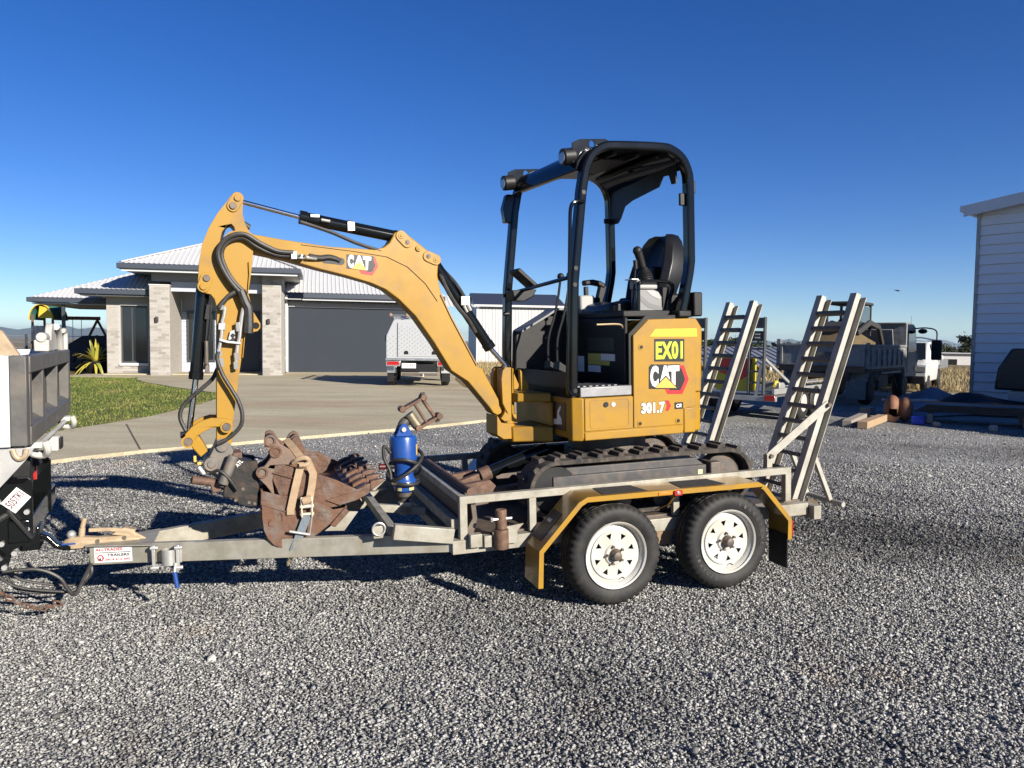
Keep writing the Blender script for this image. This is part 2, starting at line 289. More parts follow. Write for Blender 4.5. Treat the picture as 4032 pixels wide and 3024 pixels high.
D = {'boom':[(-2.39,2.202),(-2.333,2.2),(-2.142,2.171),(-1.882,2.139),(-1.619,2.128),(-1.567,2.143),(-1.531,2.171),(-1.509,2.209),(-1.501,2.23),(-1.474,2.244),(-1.427,2.234),(-1.236,2.09),(-1.224,2.062),(-1.231,1.977),(-1.21,1.863),(-1.145,1.729),(-0.972,1.395),(-0.948,1.39),(-0.879,1.261),(-0.824,1.158),(-0.807,1.121),(-0.816,1.094),(-0.849,1.08),(-0.878,1.097),(-0.899,1.13),(-0.985,1.234),(-1.051,1.313),(-1.158,1.384),(-1.26,1.554),(-1.383,1.731),(-1.477,1.825),(-1.57,1.894),(-1.662,1.933),(-1.798,1.97),(-1.975,2.012),(-2.146,2.06),(-2.312,2.093),(-2.394,2.108)],'arm':[(-2.448,2.371),(-2.427,2.403),(-2.398,2.417),(-2.373,2.41),(-2.362,2.383),(-2.367,2.307),(-2.356,2.248),(-2.335,2.209),(-2.318,2.194),(-2.319,2.1),(-2.327,2.031),(-2.343,1.928),(-2.355,1.868),(-2.334,1.764),(-2.296,1.694),(-2.297,1.668),(-2.312,1.65),(-2.343,1.643),(-2.376,1.639),(-2.389,1.583),(-2.407,1.489),(-2.428,1.368),(-2.43,1.406),(-2.457,1.189),(-2.466,1.142),(-2.475,1.017),(-2.555,1.023),(-2.539,1.411),(-2.535,1.557),(-2.522,1.782),(-2.534,1.833),(-2.553,1.858),(-2.584,1.865),(-2.607,1.871),(-2.618,1.894),(-2.612,1.959),(-2.604,2.043),(-2.584,2.135),(-2.549,2.22),(-2.499,2.305)],'arm_hole':[(-2.493,2.155),(-2.479,2.205),(-2.449,2.244),(-2.429,2.249),(-2.415,2.233),(-2.41,2.212),(-2.439,2.207),(-2.464,2.185),(-2.481,2.151)],'link':[(-2.467,1.149),(-2.476,1.115),(-2.505,1.108),(-2.541,1.119),(-2.584,1.114),(-2.627,1.094),(-2.657,1.073),(-2.676,1.04),(-2.707,1.04),(-2.722,1.062),(-2.715,1.092),(-2.682,1.128),(-2.639,1.156),(-2.582,1.172),(-2.503,1.165)],'link2':[(-2.721,1.036),(-2.686,1.041),(-2.666,1.073),(-2.647,1.069),(-2.62,1.021),(-2.616,1.01),(-2.61,1.0),(-2.604,0.984),(-2.642,0.952),(-2.696,1.024)],'p_armtop':[(-2.391,2.392)],'p_arm2':[(-2.417,2.347)],'p_armcyl_body0':[(-2.045,2.313)],'p_armcyl_body1':[(-1.501,2.229)],'p_armcyl_pin':[(-1.458,2.215)],'p_b2':[(-1.421,2.177)],'p_b3':[(-1.35,2.143)],'p_b4':[(-1.29,2.095)],'p_boomcyl_pin':[(-1.241,2.075)],'p_boomcyl_body0':[(-1.192,2.021)],'p_bktcyl_pin':[(-2.588,1.899)],'p_bktcyl_pin2':[(-2.57,1.946)],'p_bktcyl_b0':[(-2.588,1.852)],'p_bktcyl_b1':[(-2.648,1.388)],'p_bktcyl_rod':[(-2.687,1.093)],'p_linkpin':[(-2.703,1.048)],'p_armlinkpin':[(-2.502,1.117)],'p_lughole':[(-2.321,1.681)],'p_boomcyl_body1':[(-0.865,1.517)],'p_boomcyl_end':[(-0.751,1.393)],'p_foot':[(-0.822,1.114)],'elbow':[(-2.446,2.139)],'boomlogo':[(-1.785,2.096),(-1.605,1.972),(-1.788,2.017),(-1.641,2.008)],'body':[(-0.436,1.204),(-0.082,1.202),(-0.084,0.99),(-0.434,0.99),(-0.435,0.937),(0.302,0.936),(0.302,0.985),(0.38,0.935),(0.405,1.228),(0.411,1.624),(0.362,1.689),(0.032,1.684),(-0.079,1.585)],'bodyfrontcorner':[(-0.498,1.203),(-0.494,0.93),(-0.713,1.006),(-0.709,1.229)],'decals':[(0.087,1.621),(0.045,1.575),(0.411,1.568),(0.406,1.62),(0.077,1.558),(0.309,1.554),(0.308,1.405),(0.076,1.413),(0.043,1.39),(0.346,1.19),(0.042,1.24),(0.274,1.378),(-0.023,1.156),(0.211,1.072),(0.235,1.139),(0.307,1.094),(-0.397,1.199),(-0.109,1.184),(-0.111,0.996),(-0.399,1.015),(-0.284,1.154),(-0.231,1.152),(-0.02,1.507),(-0.033,1.017),(0.258,1.018)],'hoseboom':[(-2.106,2.078),(-2.194,2.093),(-2.299,2.138),(-2.37,2.182),(-2.435,2.171),(-2.484,2.132),(-2.502,2.073),(-2.481,1.999),(-2.445,1.924),(-2.407,1.865)],'hitch':[(-2.588,0.905),(-2.518,1.009),(-2.626,0.871),(-2.555,0.823),(-2.471,0.969),(-2.492,0.934),(-2.551,1.049),(-2.695,0.825),(-2.508,0.776),(-2.578,0.751),(-2.527,0.789),(-2.339,0.889),(-2.344,0.648),(-2.462,0.692),(-2.497,0.812),(-2.479,0.901),(-2.414,0.906),(-2.424,0.912)],'bucket_near':[(-1.956,0.749),(-1.961,0.675),(-1.957,0.595),(-1.952,0.525),(-1.934,0.47),(-1.905,0.429),(-1.87,0.404),(-1.838,0.394),(-1.768,0.403),(-1.715,0.43),(-1.646,0.472),(-1.586,0.516),(-1.482,0.61),(-1.552,0.6),(-1.498,0.62),(-1.411,0.643),(-1.344,0.676),(-1.338,0.697),(-1.354,0.721),(-1.409,0.698),(-1.535,0.769),(-1.65,0.816),(-1.872,0.905),(-1.889,0.851)],'bucket_ear':[(-1.917,1.056),(-1.893,1.064),(-1.871,1.053),(-1.844,1.008),(-1.793,0.972),(-1.754,0.908),(-1.76,0.881),(-1.869,0.886),(-1.881,0.841),(-1.893,0.798),(-1.881,0.699),(-1.925,0.768),(-1.964,0.815),(-1.974,0.837),(-1.963,0.863),(-1.926,0.893),(-1.898,0.929),(-1.897,0.957),(-1.927,0.991)],'bucket_pins':[(-1.857,0.963),(-1.934,0.851),(-1.885,1.028)],'teeth':[(-1.277,0.57),(-1.255,0.813),(-1.277,1.049),(-1.289,1.222),(-1.295,1.384),(-1.304,1.535),(-1.326,1.677)],'strap':[(-1.735,0.957),(-1.774,0.997),(-1.753,0.879),(-1.712,0.886),(-1.783,0.609),(-1.813,0.622),(-1.683,0.841),(-1.647,0.817),(-1.709,0.688),(-1.668,0.674),(-1.748,0.589),(-1.692,0.584),(-1.769,0.57),(-1.718,0.565),(-1.826,0.404),(-1.775,0.404),(-1.805,0.509),(-1.706,0.477)],'swA':[(-0.829,1.322),(-0.819,1.373),(-0.801,1.391),(-0.76,1.39),(-0.763,1.042),(-0.81,1.041),(-0.838,1.062),(-0.814,1.093),(-0.805,1.121),(-0.823,1.158)],'swB':[(-0.864,1.084),(-0.835,1.034),(-0.809,1.028),(-0.766,1.026),(-0.763,0.925),(-0.824,0.927),(-0.866,0.956)],'swC':[(-0.698,1.377),(-0.676,1.348),(-0.636,1.262),(-0.643,1.238),(-0.665,1.233),(-0.691,1.236)],'swD':[(-0.749,1.222),(-0.653,1.185),(-0.582,1.181),(-0.546,1.155),(-0.55,0.966),(-0.65,0.874),(-0.755,0.882)],'hexo':[(0.25,1.383),(0.305,1.381),(0.343,1.287),(0.292,1.193),(0.177,1.198),(0.152,1.243)],'hexi':[(0.259,1.363),(0.286,1.362),(0.314,1.289),(0.276,1.218),(0.194,1.222),(0.18,1.245)],'tri':[(0.081,1.243),(0.162,1.309),(0.247,1.235)],'catbg':[(0.035,1.379),(0.052,1.395),(0.274,1.388),(0.273,1.362),(0.258,1.228),(0.034,1.238)],'letC':[(0.045,1.386),(0.107,1.248)],'letA':[(0.108,1.384),(0.211,1.243)],'letT':[(0.178,1.382),(0.268,1.241)],'n301':[(-0.023,1.151),(0.155,1.078)],'arrow':[(0.16,1.158),(0.184,1.156),(0.203,1.121),(0.183,1.088),(0.16,1.089),(0.172,1.123)],'crbox':[(0.231,1.14),(0.298,1.096)],'bl_hexo':[(-1.644,2.086),(-1.621,2.082),(-1.604,2.029),(-1.641,1.974),(-1.707,1.982),(-1.72,2.007)],'bl_hexi':[(-1.644,2.072),(-1.632,2.07),(-1.62,2.031),(-1.648,1.992),(-1.693,1.998),(-1.702,2.01)],'bl_tri':[(-1.767,2.014),(-1.714,2.057),(-1.672,2.002)],'bl_bg':[(-1.792,2.096),(-1.63,2.089),(-1.634,1.999),(-1.794,2.013)],'bl_C':[(-1.785,2.096),(-1.749,2.093),(-1.788,2.018),(-1.752,2.016)],'bl_A':[(-1.749,2.093),(-1.685,2.088),(-1.752,2.016),(-1.683,2.006)],'bl_T':[(-1.696,2.089),(-1.644,2.084),(-1.692,2.008),(-1.656,2.004)],'h1':[(-2.105,2.092),(-2.193,2.099),(-2.282,2.139),(-2.361,2.186),(-2.434,2.177),(-2.487,2.133),(-2.508,2.074),(-2.489,1.999),(-2.448,1.924),(-2.406,1.869)],'h2':[(-2.105,2.073),(-2.202,2.081),(-2.291,2.118),(-2.362,2.166),(-2.418,2.165),(-2.468,2.13),(-2.49,2.075),(-2.473,2.004),(-2.436,1.933),(-2.386,1.874)],'h3':[(-2.013,2.079),(-1.952,2.071),(-1.899,2.077),(-1.855,2.069),(-1.833,2.056)],'h4':[(-2.53,1.54),(-2.535,1.496),(-2.511,1.412),(-2.467,1.327),(-2.433,1.255),(-2.417,1.183),(-2.43,1.118),(-2.49,1.058),(-2.557,1.027)],'h5':[(-2.533,1.441),(-2.563,1.383),(-2.625,1.328),(-2.687,1.276),(-2.728,1.226),(-2.738,1.172),(-2.718,1.113),(-2.699,1.079)],'h6':[(-2.426,1.869),(-2.463,1.844),(-2.495,1.806),(-2.514,1.78)],'h7':[(-2.397,1.875),(-2.375,1.811),(-2.361,1.773),(-2.361,1.696),(-2.366,1.639)],'h8':[(-2.483,1.787),(-2.491,1.736),(-2.502,1.698),(-2.507,1.635),(-2.519,1.571),(-2.529,1.533)],'h9':[(-2.387,1.78),(-2.399,1.723),(-2.407,1.671),(-2.415,1.614),(-2.426,1.569),(-2.435,1.505),(-2.439,1.46)],'manif':[(-2.52,1.613),(-2.473,1.599),(-2.407,1.588),(-2.41,1.578),(-2.479,1.586),(-2.521,1.6)],'blk1':[(-2.52,1.698),(-2.484,1.695),(-2.487,1.657),(-2.523,1.66)],'blk2':[(-2.459,1.653),(-2.434,1.659),(-2.437,1.601),(-2.473,1.605)],'hbody':[(-2.626,0.875),(-2.61,0.92),(-2.594,0.955),(-2.568,1.005),(-2.552,1.043),(-2.527,1.052),(-2.499,1.032),(-2.471,0.982),(-2.472,0.961),(-2.493,0.937),(-2.503,0.874),(-2.538,0.799),(-2.566,0.822),(-2.594,0.851)],'hblack':[(-2.472,0.955),(-2.414,0.923),(-2.344,0.912),(-2.34,0.826),(-2.342,0.649),(-2.385,0.649),(-2.463,0.678),(-2.482,0.707),(-2.54,0.723),(-2.528,0.78),(-2.497,0.819),(-2.484,0.903)],'hp':[(-2.589,0.911),(-2.695,0.832),(-2.51,0.784),(-2.577,0.801),(-2.579,0.754),(-2.456,0.905),(-2.423,0.876),(-2.676,0.944),(-2.636,0.879)],'boomcyl_hose':[(-2.051,2.3),(-1.878,2.247),(-1.745,2.193),(-1.654,2.164),(-1.58,2.143)],'boomcylh':[(-1.217,2.035),(-1.184,1.96),(-1.136,1.874),(-1.076,1.816),(-1.025,1.797)],'armgrip':[(0.035,1.712),(0.037,1.901),(0.052,1.922),(0.076,1.934),(0.241,1.934),(0.287,1.919),(0.302,1.89),(0.271,1.796),(0.26,1.711)],'consoleL':[(0.054,1.881),(0.104,1.881),(0.164,1.882),(0.204,1.869),(0.229,1.835),(0.233,1.711),(0.097,1.691),(0.082,1.694),(0.053,1.721)],'joy':[(0.068,2.142),(0.116,2.029),(0.136,2.021),(0.13,1.945)],'lev2':[(0.039,2.073),(0.041,2.035),(0.018,1.955),(0.013,1.879)],'strapA':[(-1.766,0.966),(-1.725,0.93),(-1.689,0.872)],'tiltdec':[(-2.455,0.916),(-2.42,0.868)]}
# ================================================================== ground
def S_(t):
    t = np.clip(t, 0, 1); return t*t*(3-2*t)
def hgt(x, y):
    x = np.asarray(x, float); y = np.asarray(y, float)
    s = (x-.638)*.945+(y-4.393)*.326; d2 = (x-.638)**2+(y-4.393)**2
    z = -.0186+.0326*2.5*np.tanh(s/2.5)*np.exp(-d2/64)+.22*S_((y-8)/13)*(1-S_((x-2)/8))
    r = np.sqrt(x*x+y*y); left = S_((-x-2)/25)
    return z-(26*S_((r-75)/420))*(1-.0*left)-3.0*left*S_((y-34)/30)
def gh(x, y): return float(hgt(x, y))
def sheet(name, poly, material, zoff, step, kind='structure', thick=0):
    poly = [Vector(p) for p in poly]; xs = [p.x for p in poly]; ys = [p.y for p in poly]
    pts = list(poly); n = len(poly)
    # refine the outline
    out = []
    for i in range(n):
        a, b = poly[i], poly[(i+1) % n]; k = max(1, int((b-a).length/step))
        out += [a+(b-a)*t/k for t in range(k)]
    n = len(out); pts = list(out)
    def inside(x, y):
        c = False
        for i in range(n):
            a, b = out[i-1], out[i]
            if (a.y > y) != (b.y > y) and x < (b.x-a.x)*(y-a.y)/(b.y-a.y)+a.x: c = not c
        return c
    x = min(xs)+step*.5
    while x < max(xs):
        y = min(ys)+step*.5
        while y < max(ys):
            if inside(x, y): pts.append(Vector((x+random.uniform(-.1, .1)*step, y+random.uniform(-.1, .1)*step)))
            y += step
        x += step
    v, e, f, *_ = delaunay_2d_cdt([Vector((p.x, p.y)) for p in pts], [], [list(range(n))], 1, 1e-5)
    m = M(); zz = hgt([p.x for p in v], [p.y for p in v])
    m.add([(p.x, p.y, zz[i]+zoff) for i, p in enumerate(v)], [tuple(t) for t in f])
    if thick:
        k0 = len(m.v); ring = [(p.x, p.y, gh(p.x, p.y)) for p in out]
        m.add([(a, b, c+zoff) for a, b, c in ring]+[(a, b, c+zoff-thick) for a, b, c in ring],
              [(i, (i+1) % n, n+(i+1) % n, n+i) for i in range(n)])
    me = m.mesh(name, None, 30); me.materials.append(material)
    for p in me.polygons:
        if p.normal.z < -.5: p.flip()
    o = bpy.data.objects.new(name, me); COL.objects.link(o); o['kind'] = kind
    return o
def gmat(name, build):
    m = bpy.data.materials.new(name); m.use_nodes = True; MATS[name] = m
    nt = m.node_tree; b = nt.nodes['Principled BSDF']; b.inputs['Roughness'].default_value = .9; b.inputs['Specular IOR Level'].default_value = .25
    def new(t, **kw):
        nd = nt.nodes.new(t)
        for k, v in kw.items():
            if k.startswith('i'):
                nd.inputs[int(k[1:])].default_value = v
            else: setattr(nd, k, v)
        return nd
    tc = nt.nodes.new('ShaderNodeTexCoord')
    build(new, nt.links.new, tc.outputs['Object'], b); return m
def noise(new, lk, src, sc, det=4, ro=.6):
    n = new('ShaderNodeTexNoise'); n.inputs['Scale'].default_value = sc; n.inputs['Detail'].default_value = det; n.inputs['Roughness'].default_value = ro; lk(src, n.inputs['Vector']); return n.outputs[0]
def ramp(new, lk, src, stops):
    tr_ = ALB if max(max(c) for _, c in stops) < .95 else 1
    r = new('ShaderNodeValToRGB'); e = r.color_ramp.elements
    while len(e) < len(stops): e.new(.5)
    for i, (p, c) in enumerate(stops): e[i].position = p; e[i].color = (c[0]*tr_, c[1]*tr_, c[2]*tr_, 1)
    lk(src, r.inputs[0]); return r.outputs[0]
def mixc(new, lk, f, a, b):
    m = new('ShaderNodeMix'); m.data_type = 'RGBA'
    for k, q in ((0, f), (6, a), (7, b)):
        if isinstance(q, (int, float)): m.inputs[k].default_value = q
        elif isinstance(q, tuple): m.inputs[k].default_value = (q[0], q[1], q[2], 1)
        else: lk(q, m.inputs[k])
    return m.outputs[2]
def bmp(new, lk, hgt_, b, st, di):
    n = new('ShaderNodeBump'); n.inputs['Strength'].default_value = st; n.inputs['Distance'].default_value = di; lk(hgt_, n.inputs['Height']); lk(n.outputs[0], b.inputs['Normal'])
def dark_patch(new, lk, src, dk):  # multiplies the gravel colour darker inside a noise-edged ellipse
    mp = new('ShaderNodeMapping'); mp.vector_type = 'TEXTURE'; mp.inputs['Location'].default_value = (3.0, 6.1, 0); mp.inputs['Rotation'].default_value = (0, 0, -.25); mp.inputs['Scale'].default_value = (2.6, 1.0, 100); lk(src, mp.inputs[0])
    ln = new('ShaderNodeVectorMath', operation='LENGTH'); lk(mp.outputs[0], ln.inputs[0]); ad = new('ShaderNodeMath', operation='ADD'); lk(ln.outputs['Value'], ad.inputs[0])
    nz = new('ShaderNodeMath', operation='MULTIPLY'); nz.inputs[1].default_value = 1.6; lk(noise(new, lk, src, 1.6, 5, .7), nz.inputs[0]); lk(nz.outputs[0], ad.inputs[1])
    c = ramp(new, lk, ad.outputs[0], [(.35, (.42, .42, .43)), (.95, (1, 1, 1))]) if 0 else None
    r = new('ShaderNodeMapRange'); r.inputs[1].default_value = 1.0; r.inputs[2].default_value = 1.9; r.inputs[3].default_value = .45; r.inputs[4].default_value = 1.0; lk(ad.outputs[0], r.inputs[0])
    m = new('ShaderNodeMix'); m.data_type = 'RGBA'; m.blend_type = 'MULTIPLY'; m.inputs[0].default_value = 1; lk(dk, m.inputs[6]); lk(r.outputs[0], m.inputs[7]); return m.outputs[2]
GRAV_RAMP = [(0, (.11, .11, .108)), (.25, (.24, .24, .234)), (.55, (.375, .372, .358)), (.8, (.48, .475, .45)), (.95, (.58, .565, .52)), (1, (.70, .67, .61))]
def b_grav(new, lk, src, b):
    v = new('ShaderNodeTexVoronoi'); v.inputs['Scale'].default_value = 52; lk(src, v.inputs['Vector'])
    sx = new('ShaderNodeSeparateColor'); lk(v.outputs['Color'], sx.inputs[0])
    c = ramp(new, lk, sx.outputs[0], GRAV_RAMP)
    big = ramp(new, lk, noise(new, lk, src, .55, 4), [(.38, (0, 0, 0)), (.62, (1, 1, 1))])
    c = mixc(new, lk, big, c, mixc(new, lk, .35, c, (.12, .115, .11)))
    br = ramp(new, lk, noise(new, lk, src, .9, 5), [(.60, (0, 0, 0)), (.74, (1, 1, 1))])
    c = mixc(new, lk, br, c, mixc(new, lk, .4, c, (.23, .15, .08)))
    dk = ramp(new, lk, noise(new, lk, src, .42, 5, .65), [(.46, (1, 1, 1)), (.66, (.55, .55, .56))]); dk = dark_patch(new, lk, src, dk); m4 = new('ShaderNodeMix'); m4.data_type = 'RGBA'; m4.blend_type = 'MULTIPLY'; m4.inputs[0].default_value = 1; lk(c, m4.inputs[6]); lk(dk, m4.inputs[7])
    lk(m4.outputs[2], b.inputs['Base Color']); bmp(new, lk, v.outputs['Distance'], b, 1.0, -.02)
GRAVEL = gmat('gravel_ground', b_grav)
def b_stone(new, lk, src, b):
    a = new('ShaderNodeAttribute', attribute_name='tint'); c = ramp(new, lk, a.outputs['Fac'], GRAV_RAMP)
    n = ramp(new, lk, noise(new, lk, src, 90, 3), [(.3, (.72, .72, .72)), (.7, (1.22, 1.22, 1.22))])
    mm = new('ShaderNodeMix'); mm.data_type = 'RGBA'; mm.blend_type = 'MULTIPLY'; mm.inputs[0].default_value = 1
    lk(c, mm.inputs[6]); lk(n, mm.inputs[7])
    br = ramp(new, lk, noise(new, lk, src, .9, 5), [(.60, (0, 0, 0)), (.74, (1, 1, 1))])
    c = mixc(new, lk, br, mm.outputs[2], mixc(new, lk, .3, mm.outputs[2], (.40, .27, .14)))
    dk = ramp(new, lk, noise(new, lk, src, .42, 5, .65), [(.46, (1, 1, 1)), (.66, (.55, .55, .56))]); dk = dark_patch(new, lk, src, dk); m4 = new('ShaderNodeMix'); m4.data_type = 'RGBA'; m4.blend_type = 'MULTIPLY'; m4.inputs[0].default_value = 1; lk(c, m4.inputs[6]); lk(dk, m4.inputs[7])
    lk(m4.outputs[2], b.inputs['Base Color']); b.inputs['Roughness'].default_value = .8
STONE = gmat('crushed_stone', b_stone)
def b_conc(new, lk, src, b):
    mp = new('ShaderNodeMapping'); mp.inputs['Scale'].default_value = (.5, 1.9, 1); mp.inputs['Rotation'].default_value = (0, 0, .1); lk(src, mp.inputs[0])
    c = ramp(new, lk, noise(new, lk, mp.outputs[0], .9, 6, .65), [(.25, (.37, .32, .215)), (.5, (.48, .425, .295)), (.75, (.57, .51, .37))])
    st = ramp(new, lk, noise(new, lk, mp.outputs[0], .33, 4), [(.5, (0, 0, 0)), (.72, (1, 1, 1))])
    c = mixc(new, lk, st, c, mixc(new, lk, .5, c, (.26, .15, .08)))
    fn = ramp(new, lk, noise(new, lk, src, 30, 4), [(.3, (.8, .8, .8)), (.7, (1.12, 1.12, 1.12))])
    mm = new('ShaderNodeMix'); mm.data_type = 'RGBA'; mm.blend_type = 'MULTIPLY'; mm.inputs[0].default_value = 1
    lk(c, mm.inputs[6]); lk(fn, mm.inputs[7]); lk(mm.outputs[2], b.inputs['Base Color'])
    bmp(new, lk, noise(new, lk, src, 60, 4), b, .25, .01)
CONC = gmat('concrete_paving', b_conc)
def b_lawn(new, lk, src, b):
    c = ramp(new, lk, noise(new, lk, src, 1.3, 6, .7), [(.3, (.06, .10, .018)), (.52, (.13, .15, .035)), (.7, (.24, .20, .07))])
    lk(c, b.inputs['Base Color']); bmp(new, lk, noise(new, lk, src, 40, 4), b, .8, .03)
LAWN = gmat('lawn_soil', b_lawn)
def b_dry(new, lk, src, b):
    c = ramp(new, lk, noise(new, lk, src, .12, 8, .7), [(.3, (.13, .10, .05)), (.5, (.24, .175, .085)), (.7, (.32, .24, .125))])
    g = ramp(new, lk, noise(new, lk, src, .03, 5), [(.5, (0, 0, 0)), (.7, (1, 1, 1))])
    c = mixc(new, lk, g, c, (.09, .10, .045)); lk(c, b.inputs['Base Color'])
    bmp(new, lk, noise(new, lk, src, 3, 5), b, .8, .2)
DRY = gmat('dry_grass_land', b_dry)
# one sheet to the horizon, fine near the yard and coarse far away
def axis_pts(n, near, far):
    t = np.linspace(-1, 1, n); return np.sign(t)*(near*np.abs(t)+(far-near)*np.abs(t)**6)
gx = axis_pts(141, 90, 26000); gy = axis_pts(141, 90, 26000)+20
XX, YY = np.meshgrid(gx, gy, indexing='ij'); ZZ = hgt(XX, YY)-.03
me = bpy.data.meshes.new('ground'); nn = len(gx)
me.from_pydata(np.stack([XX, YY, ZZ], -1).reshape(-1, 3).tolist(), [], [(i*nn+j, (i+1)*nn+j, (i+1)*nn+j+1, i*nn+j+1) for i in range(nn-1) for j in range(nn-1)])
me.polygons.foreach_set('use_smooth', [True]*len(me.polygons)); me.materials.append(DRY)
go = bpy.data.objects.new('ground', me); COL.objects.link(go); go['kind'] = 'structure'
DRIVE_NEAR = [(-16, 4.2), (-9.5, 6.6), (-7.2, 8.1), (-5.77, 9.12), (-5.37, 9.68), (-4.88, 10.21), (-4.31, 10.62), (-3.76, 11.07), (-2.47, 12.0), (-1.34, 12.76), (-.52, 13.53), (.6, 14.4), (1.2, 15.6)]
DRIVE_R = [(.9, 17.2), (-.5, 18.6), (-1.33, 21.03), (-1.9, 25), (-2.27, 30.6)]
LAWN_E = [(-7.04, 11.5), (-6.98, 11.95), (-6.73, 12.71), (-6.5, 13.61), (-6.41, 15.26), (-6.48, 16.79), (-6.62, 17.46), (-7.04, 18.1), (-8.53, 19.48), (-10.22, 21.3), (-11.2, 22.7), (-11.69, 23.8)]
yard = [(-16, 3.9), (-30, -2), (-30, -14), (34, -14), (34, 4), (24, 18), (13, 27), (9.5, 27.5), (3.0, 20.5), (1.3, 16.2), (1.2, 15.6), (.6, 14.4), (-.52, 13.53), (-1.34, 12.76), (-2.47, 12.0), (-3.76, 11.07), (-4.88, 10.21), (-5.77, 9.12), (-7.2, 8.1), (-9.5, 6.6)]
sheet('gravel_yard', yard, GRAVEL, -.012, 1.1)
drive = DRIVE_NEAR+DRIVE_R+[(-8.6, 29.6), (-8.2, 27.6), (-14.4, 25.7), (-14.2, 24.0), (-11.9, 24.0)]+LAWN_E[::-1]+[(-9.5, 9.8), (-16, 7.4)]
sheet('driveway', drive, CONC, .035, .8, thick=.09)
sheet('lawn', [(-7.0, 11.46), (-9.5, 9.78), (-16, 7.36), (-24, 12), (-24, 24.6), (-14.2, 24.0), (-11.9, 24.0)]+LAWN_E[::-1], LAWN, .018, .9)
# saw-cut joints in the concrete
jm = M()
for a, b in (((-5.0, 10.2), (-6.4, 12.6)),):
    a, b = Vector((a[0], a[1], gh(*a)+.0385)), Vector((b[0], b[1], gh(*b)+.0385)); n_ = 14
    pts = [a.lerp(b, i/n_) for i in range(n_+1)]; sd_ = (b-a).cross(Vector((0, 0, 1))).normalized()*.012
    for i in range(n_):
        p, q = pts[i].copy(), pts[i+1].copy(); p.z = gh(p.x, p.y)+.0385; q.z = gh(q.x, q.y)+.0385
        jm.add([p-sd_, p+sd_, q+sd_, q-sd_], [(0, 1, 2, 3)])
jo = bpy.data.objects.new('concrete_joint', jm.mesh('concrete_joint')); jo.data.materials.append(mat('joint_dirt', (.10, .085, .065), .9)); COL.objects.link(jo); jo['kind'] = 'structure'
# loose crushed stone lying on the yard
def stones(name, P, size, ico):
    n = len(P)
    if ico:
        bm = bmesh.new(); bmesh.ops.create_icosphere(bm, subdivisions=1, radius=1); base = np.array([v.co[:] for v in bm.verts]); F = np.array([[v.index for v in f.verts] for f in bm.faces]); bm.free()
    else:
        base = np.array([(1, 0, 0), (-1, 0, 0), (0, 1, 0), (0, -1, 0), (0, 0, 1), (0, 0, -1.)]); F = np.array([(0, 2, 4), (2, 1, 4), (1, 3, 4), (3, 0, 4), (2, 0, 5), (1, 2, 5), (3, 1, 5), (0, 3, 5)])
    k = len(base); q = rng.normal(size=(n, 4)); q /= np.linalg.norm(q, axis=1)[:, None]
    w, x, y, z = q.T
    Rm = np.stack([1-2*(y*y+z*z), 2*(x*y-z*w), 2*(x*z+y*w), 2*(x*y+z*w), 1-2*(x*x+z*z), 2*(y*z-x*w), 2*(x*z-y*w), 2*(y*z+x*w), 1-2*(x*x+y*y)], -1).reshape(n, 3, 3)
    sc = (size*rng.lognormal(0, .28, n))[:, None]*np.stack([rng.uniform(.85, 1.35, n), rng.uniform(.6, 1.0, n), rng.uniform(.4, .75, n)], -1)
    V = base[None]*rng.uniform(.72, 1.2, (n, k, 1))*sc[:, None]
    V = np.einsum('nij,nkj->nki', Rm, V); V[:, :, 2] *= .66; V += P[:, None]
    Fa = (F[None]+(np.arange(n)*k)[:, None, None]).reshape(-1, 3)
    return V.reshape(-1, 3), Fa, np.repeat(rng.random(n), k)
def stone_obj(name, parts):
    off = 0; Vs, Fs, Ts = [], [], []
    for v_, f_, t_ in parts: Vs.append(v_); Fs.append(f_+off); Ts.append(t_); off += len(v_)
    V = np.concatenate(Vs); Fa = np.concatenate(Fs); T_ = np.concatenate(Ts); n, k = len(V), 1
    me = bpy.data.meshes.new(name); me.vertices.add(n*k); me.vertices.foreach_set('co', V.reshape(-1).astype(np.float32))
    me.loops.add(Fa.size); me.loops.foreach_set('vertex_index', Fa.reshape(-1).astype(np.int32)); me.polygons.add(len(Fa))
    me.polygons.foreach_set('loop_start', np.arange(0, Fa.size, 3, dtype=np.int32)); me.polygons.foreach_set('loop_total', np.full(len(Fa), 3, np.int32))
    at = me.attributes.new('tint', 'FLOAT', 'POINT'); at.data.foreach_set('value', T_.astype(np.float32))
    me.update(); me.materials.append(STONE); o = bpy.data.objects.new(name, me); COL.objects.link(o); o['kind'] = 'stuff'
    o['label'] = 'grey crushed stone gravel covering the yard'; o['category'] = 'gravel'; return o
def scatter(n, y0, y1):
    y = np.sqrt(rng.uniform(y0*y0, y1*y1, n)); x = rng.uniform(-.76, .76, n)*y+rng.uniform(-.5, .5, n)
    return x, y
def in_yard(x, y):
    px_, py_ = zip(*DRIVE_NEAR[:12]); lim = np.interp(x, px_, py_); lim = np.where(x > .6, 99, lim)
    return y < lim-.05+.09*np.sin(x*9)*np.sin(x*23)
x1, y1 = scatter(140000, 2.35, 5.6); x2, y2 = scatter(78000, 5.6, 9.6); x3, y3 = scatter(26000, 9.6, 14)
Pn = np.stack([x1, y1, hgt(x1, y1)-.011+rng.uniform(0, .012, len(x1))], -1)
near_st = stones('gravel', Pn, .0086, False)
xb, yb = scatter(500, 2.35, 9); kb = in_yard(xb, yb); xb, yb = xb[kb], yb[kb]; big_P = np.stack([xb, yb, hgt(xb, yb)], -1)
k2 = in_yard(x2, y2); x2, y2 = x2[k2], y2[k2]; k3 = in_yard(x3, y3); x3, y3 = x3[k3], y3[k3]
x4, y4 = np.concatenate([x2, x3]), np.concatenate([y2, y3])
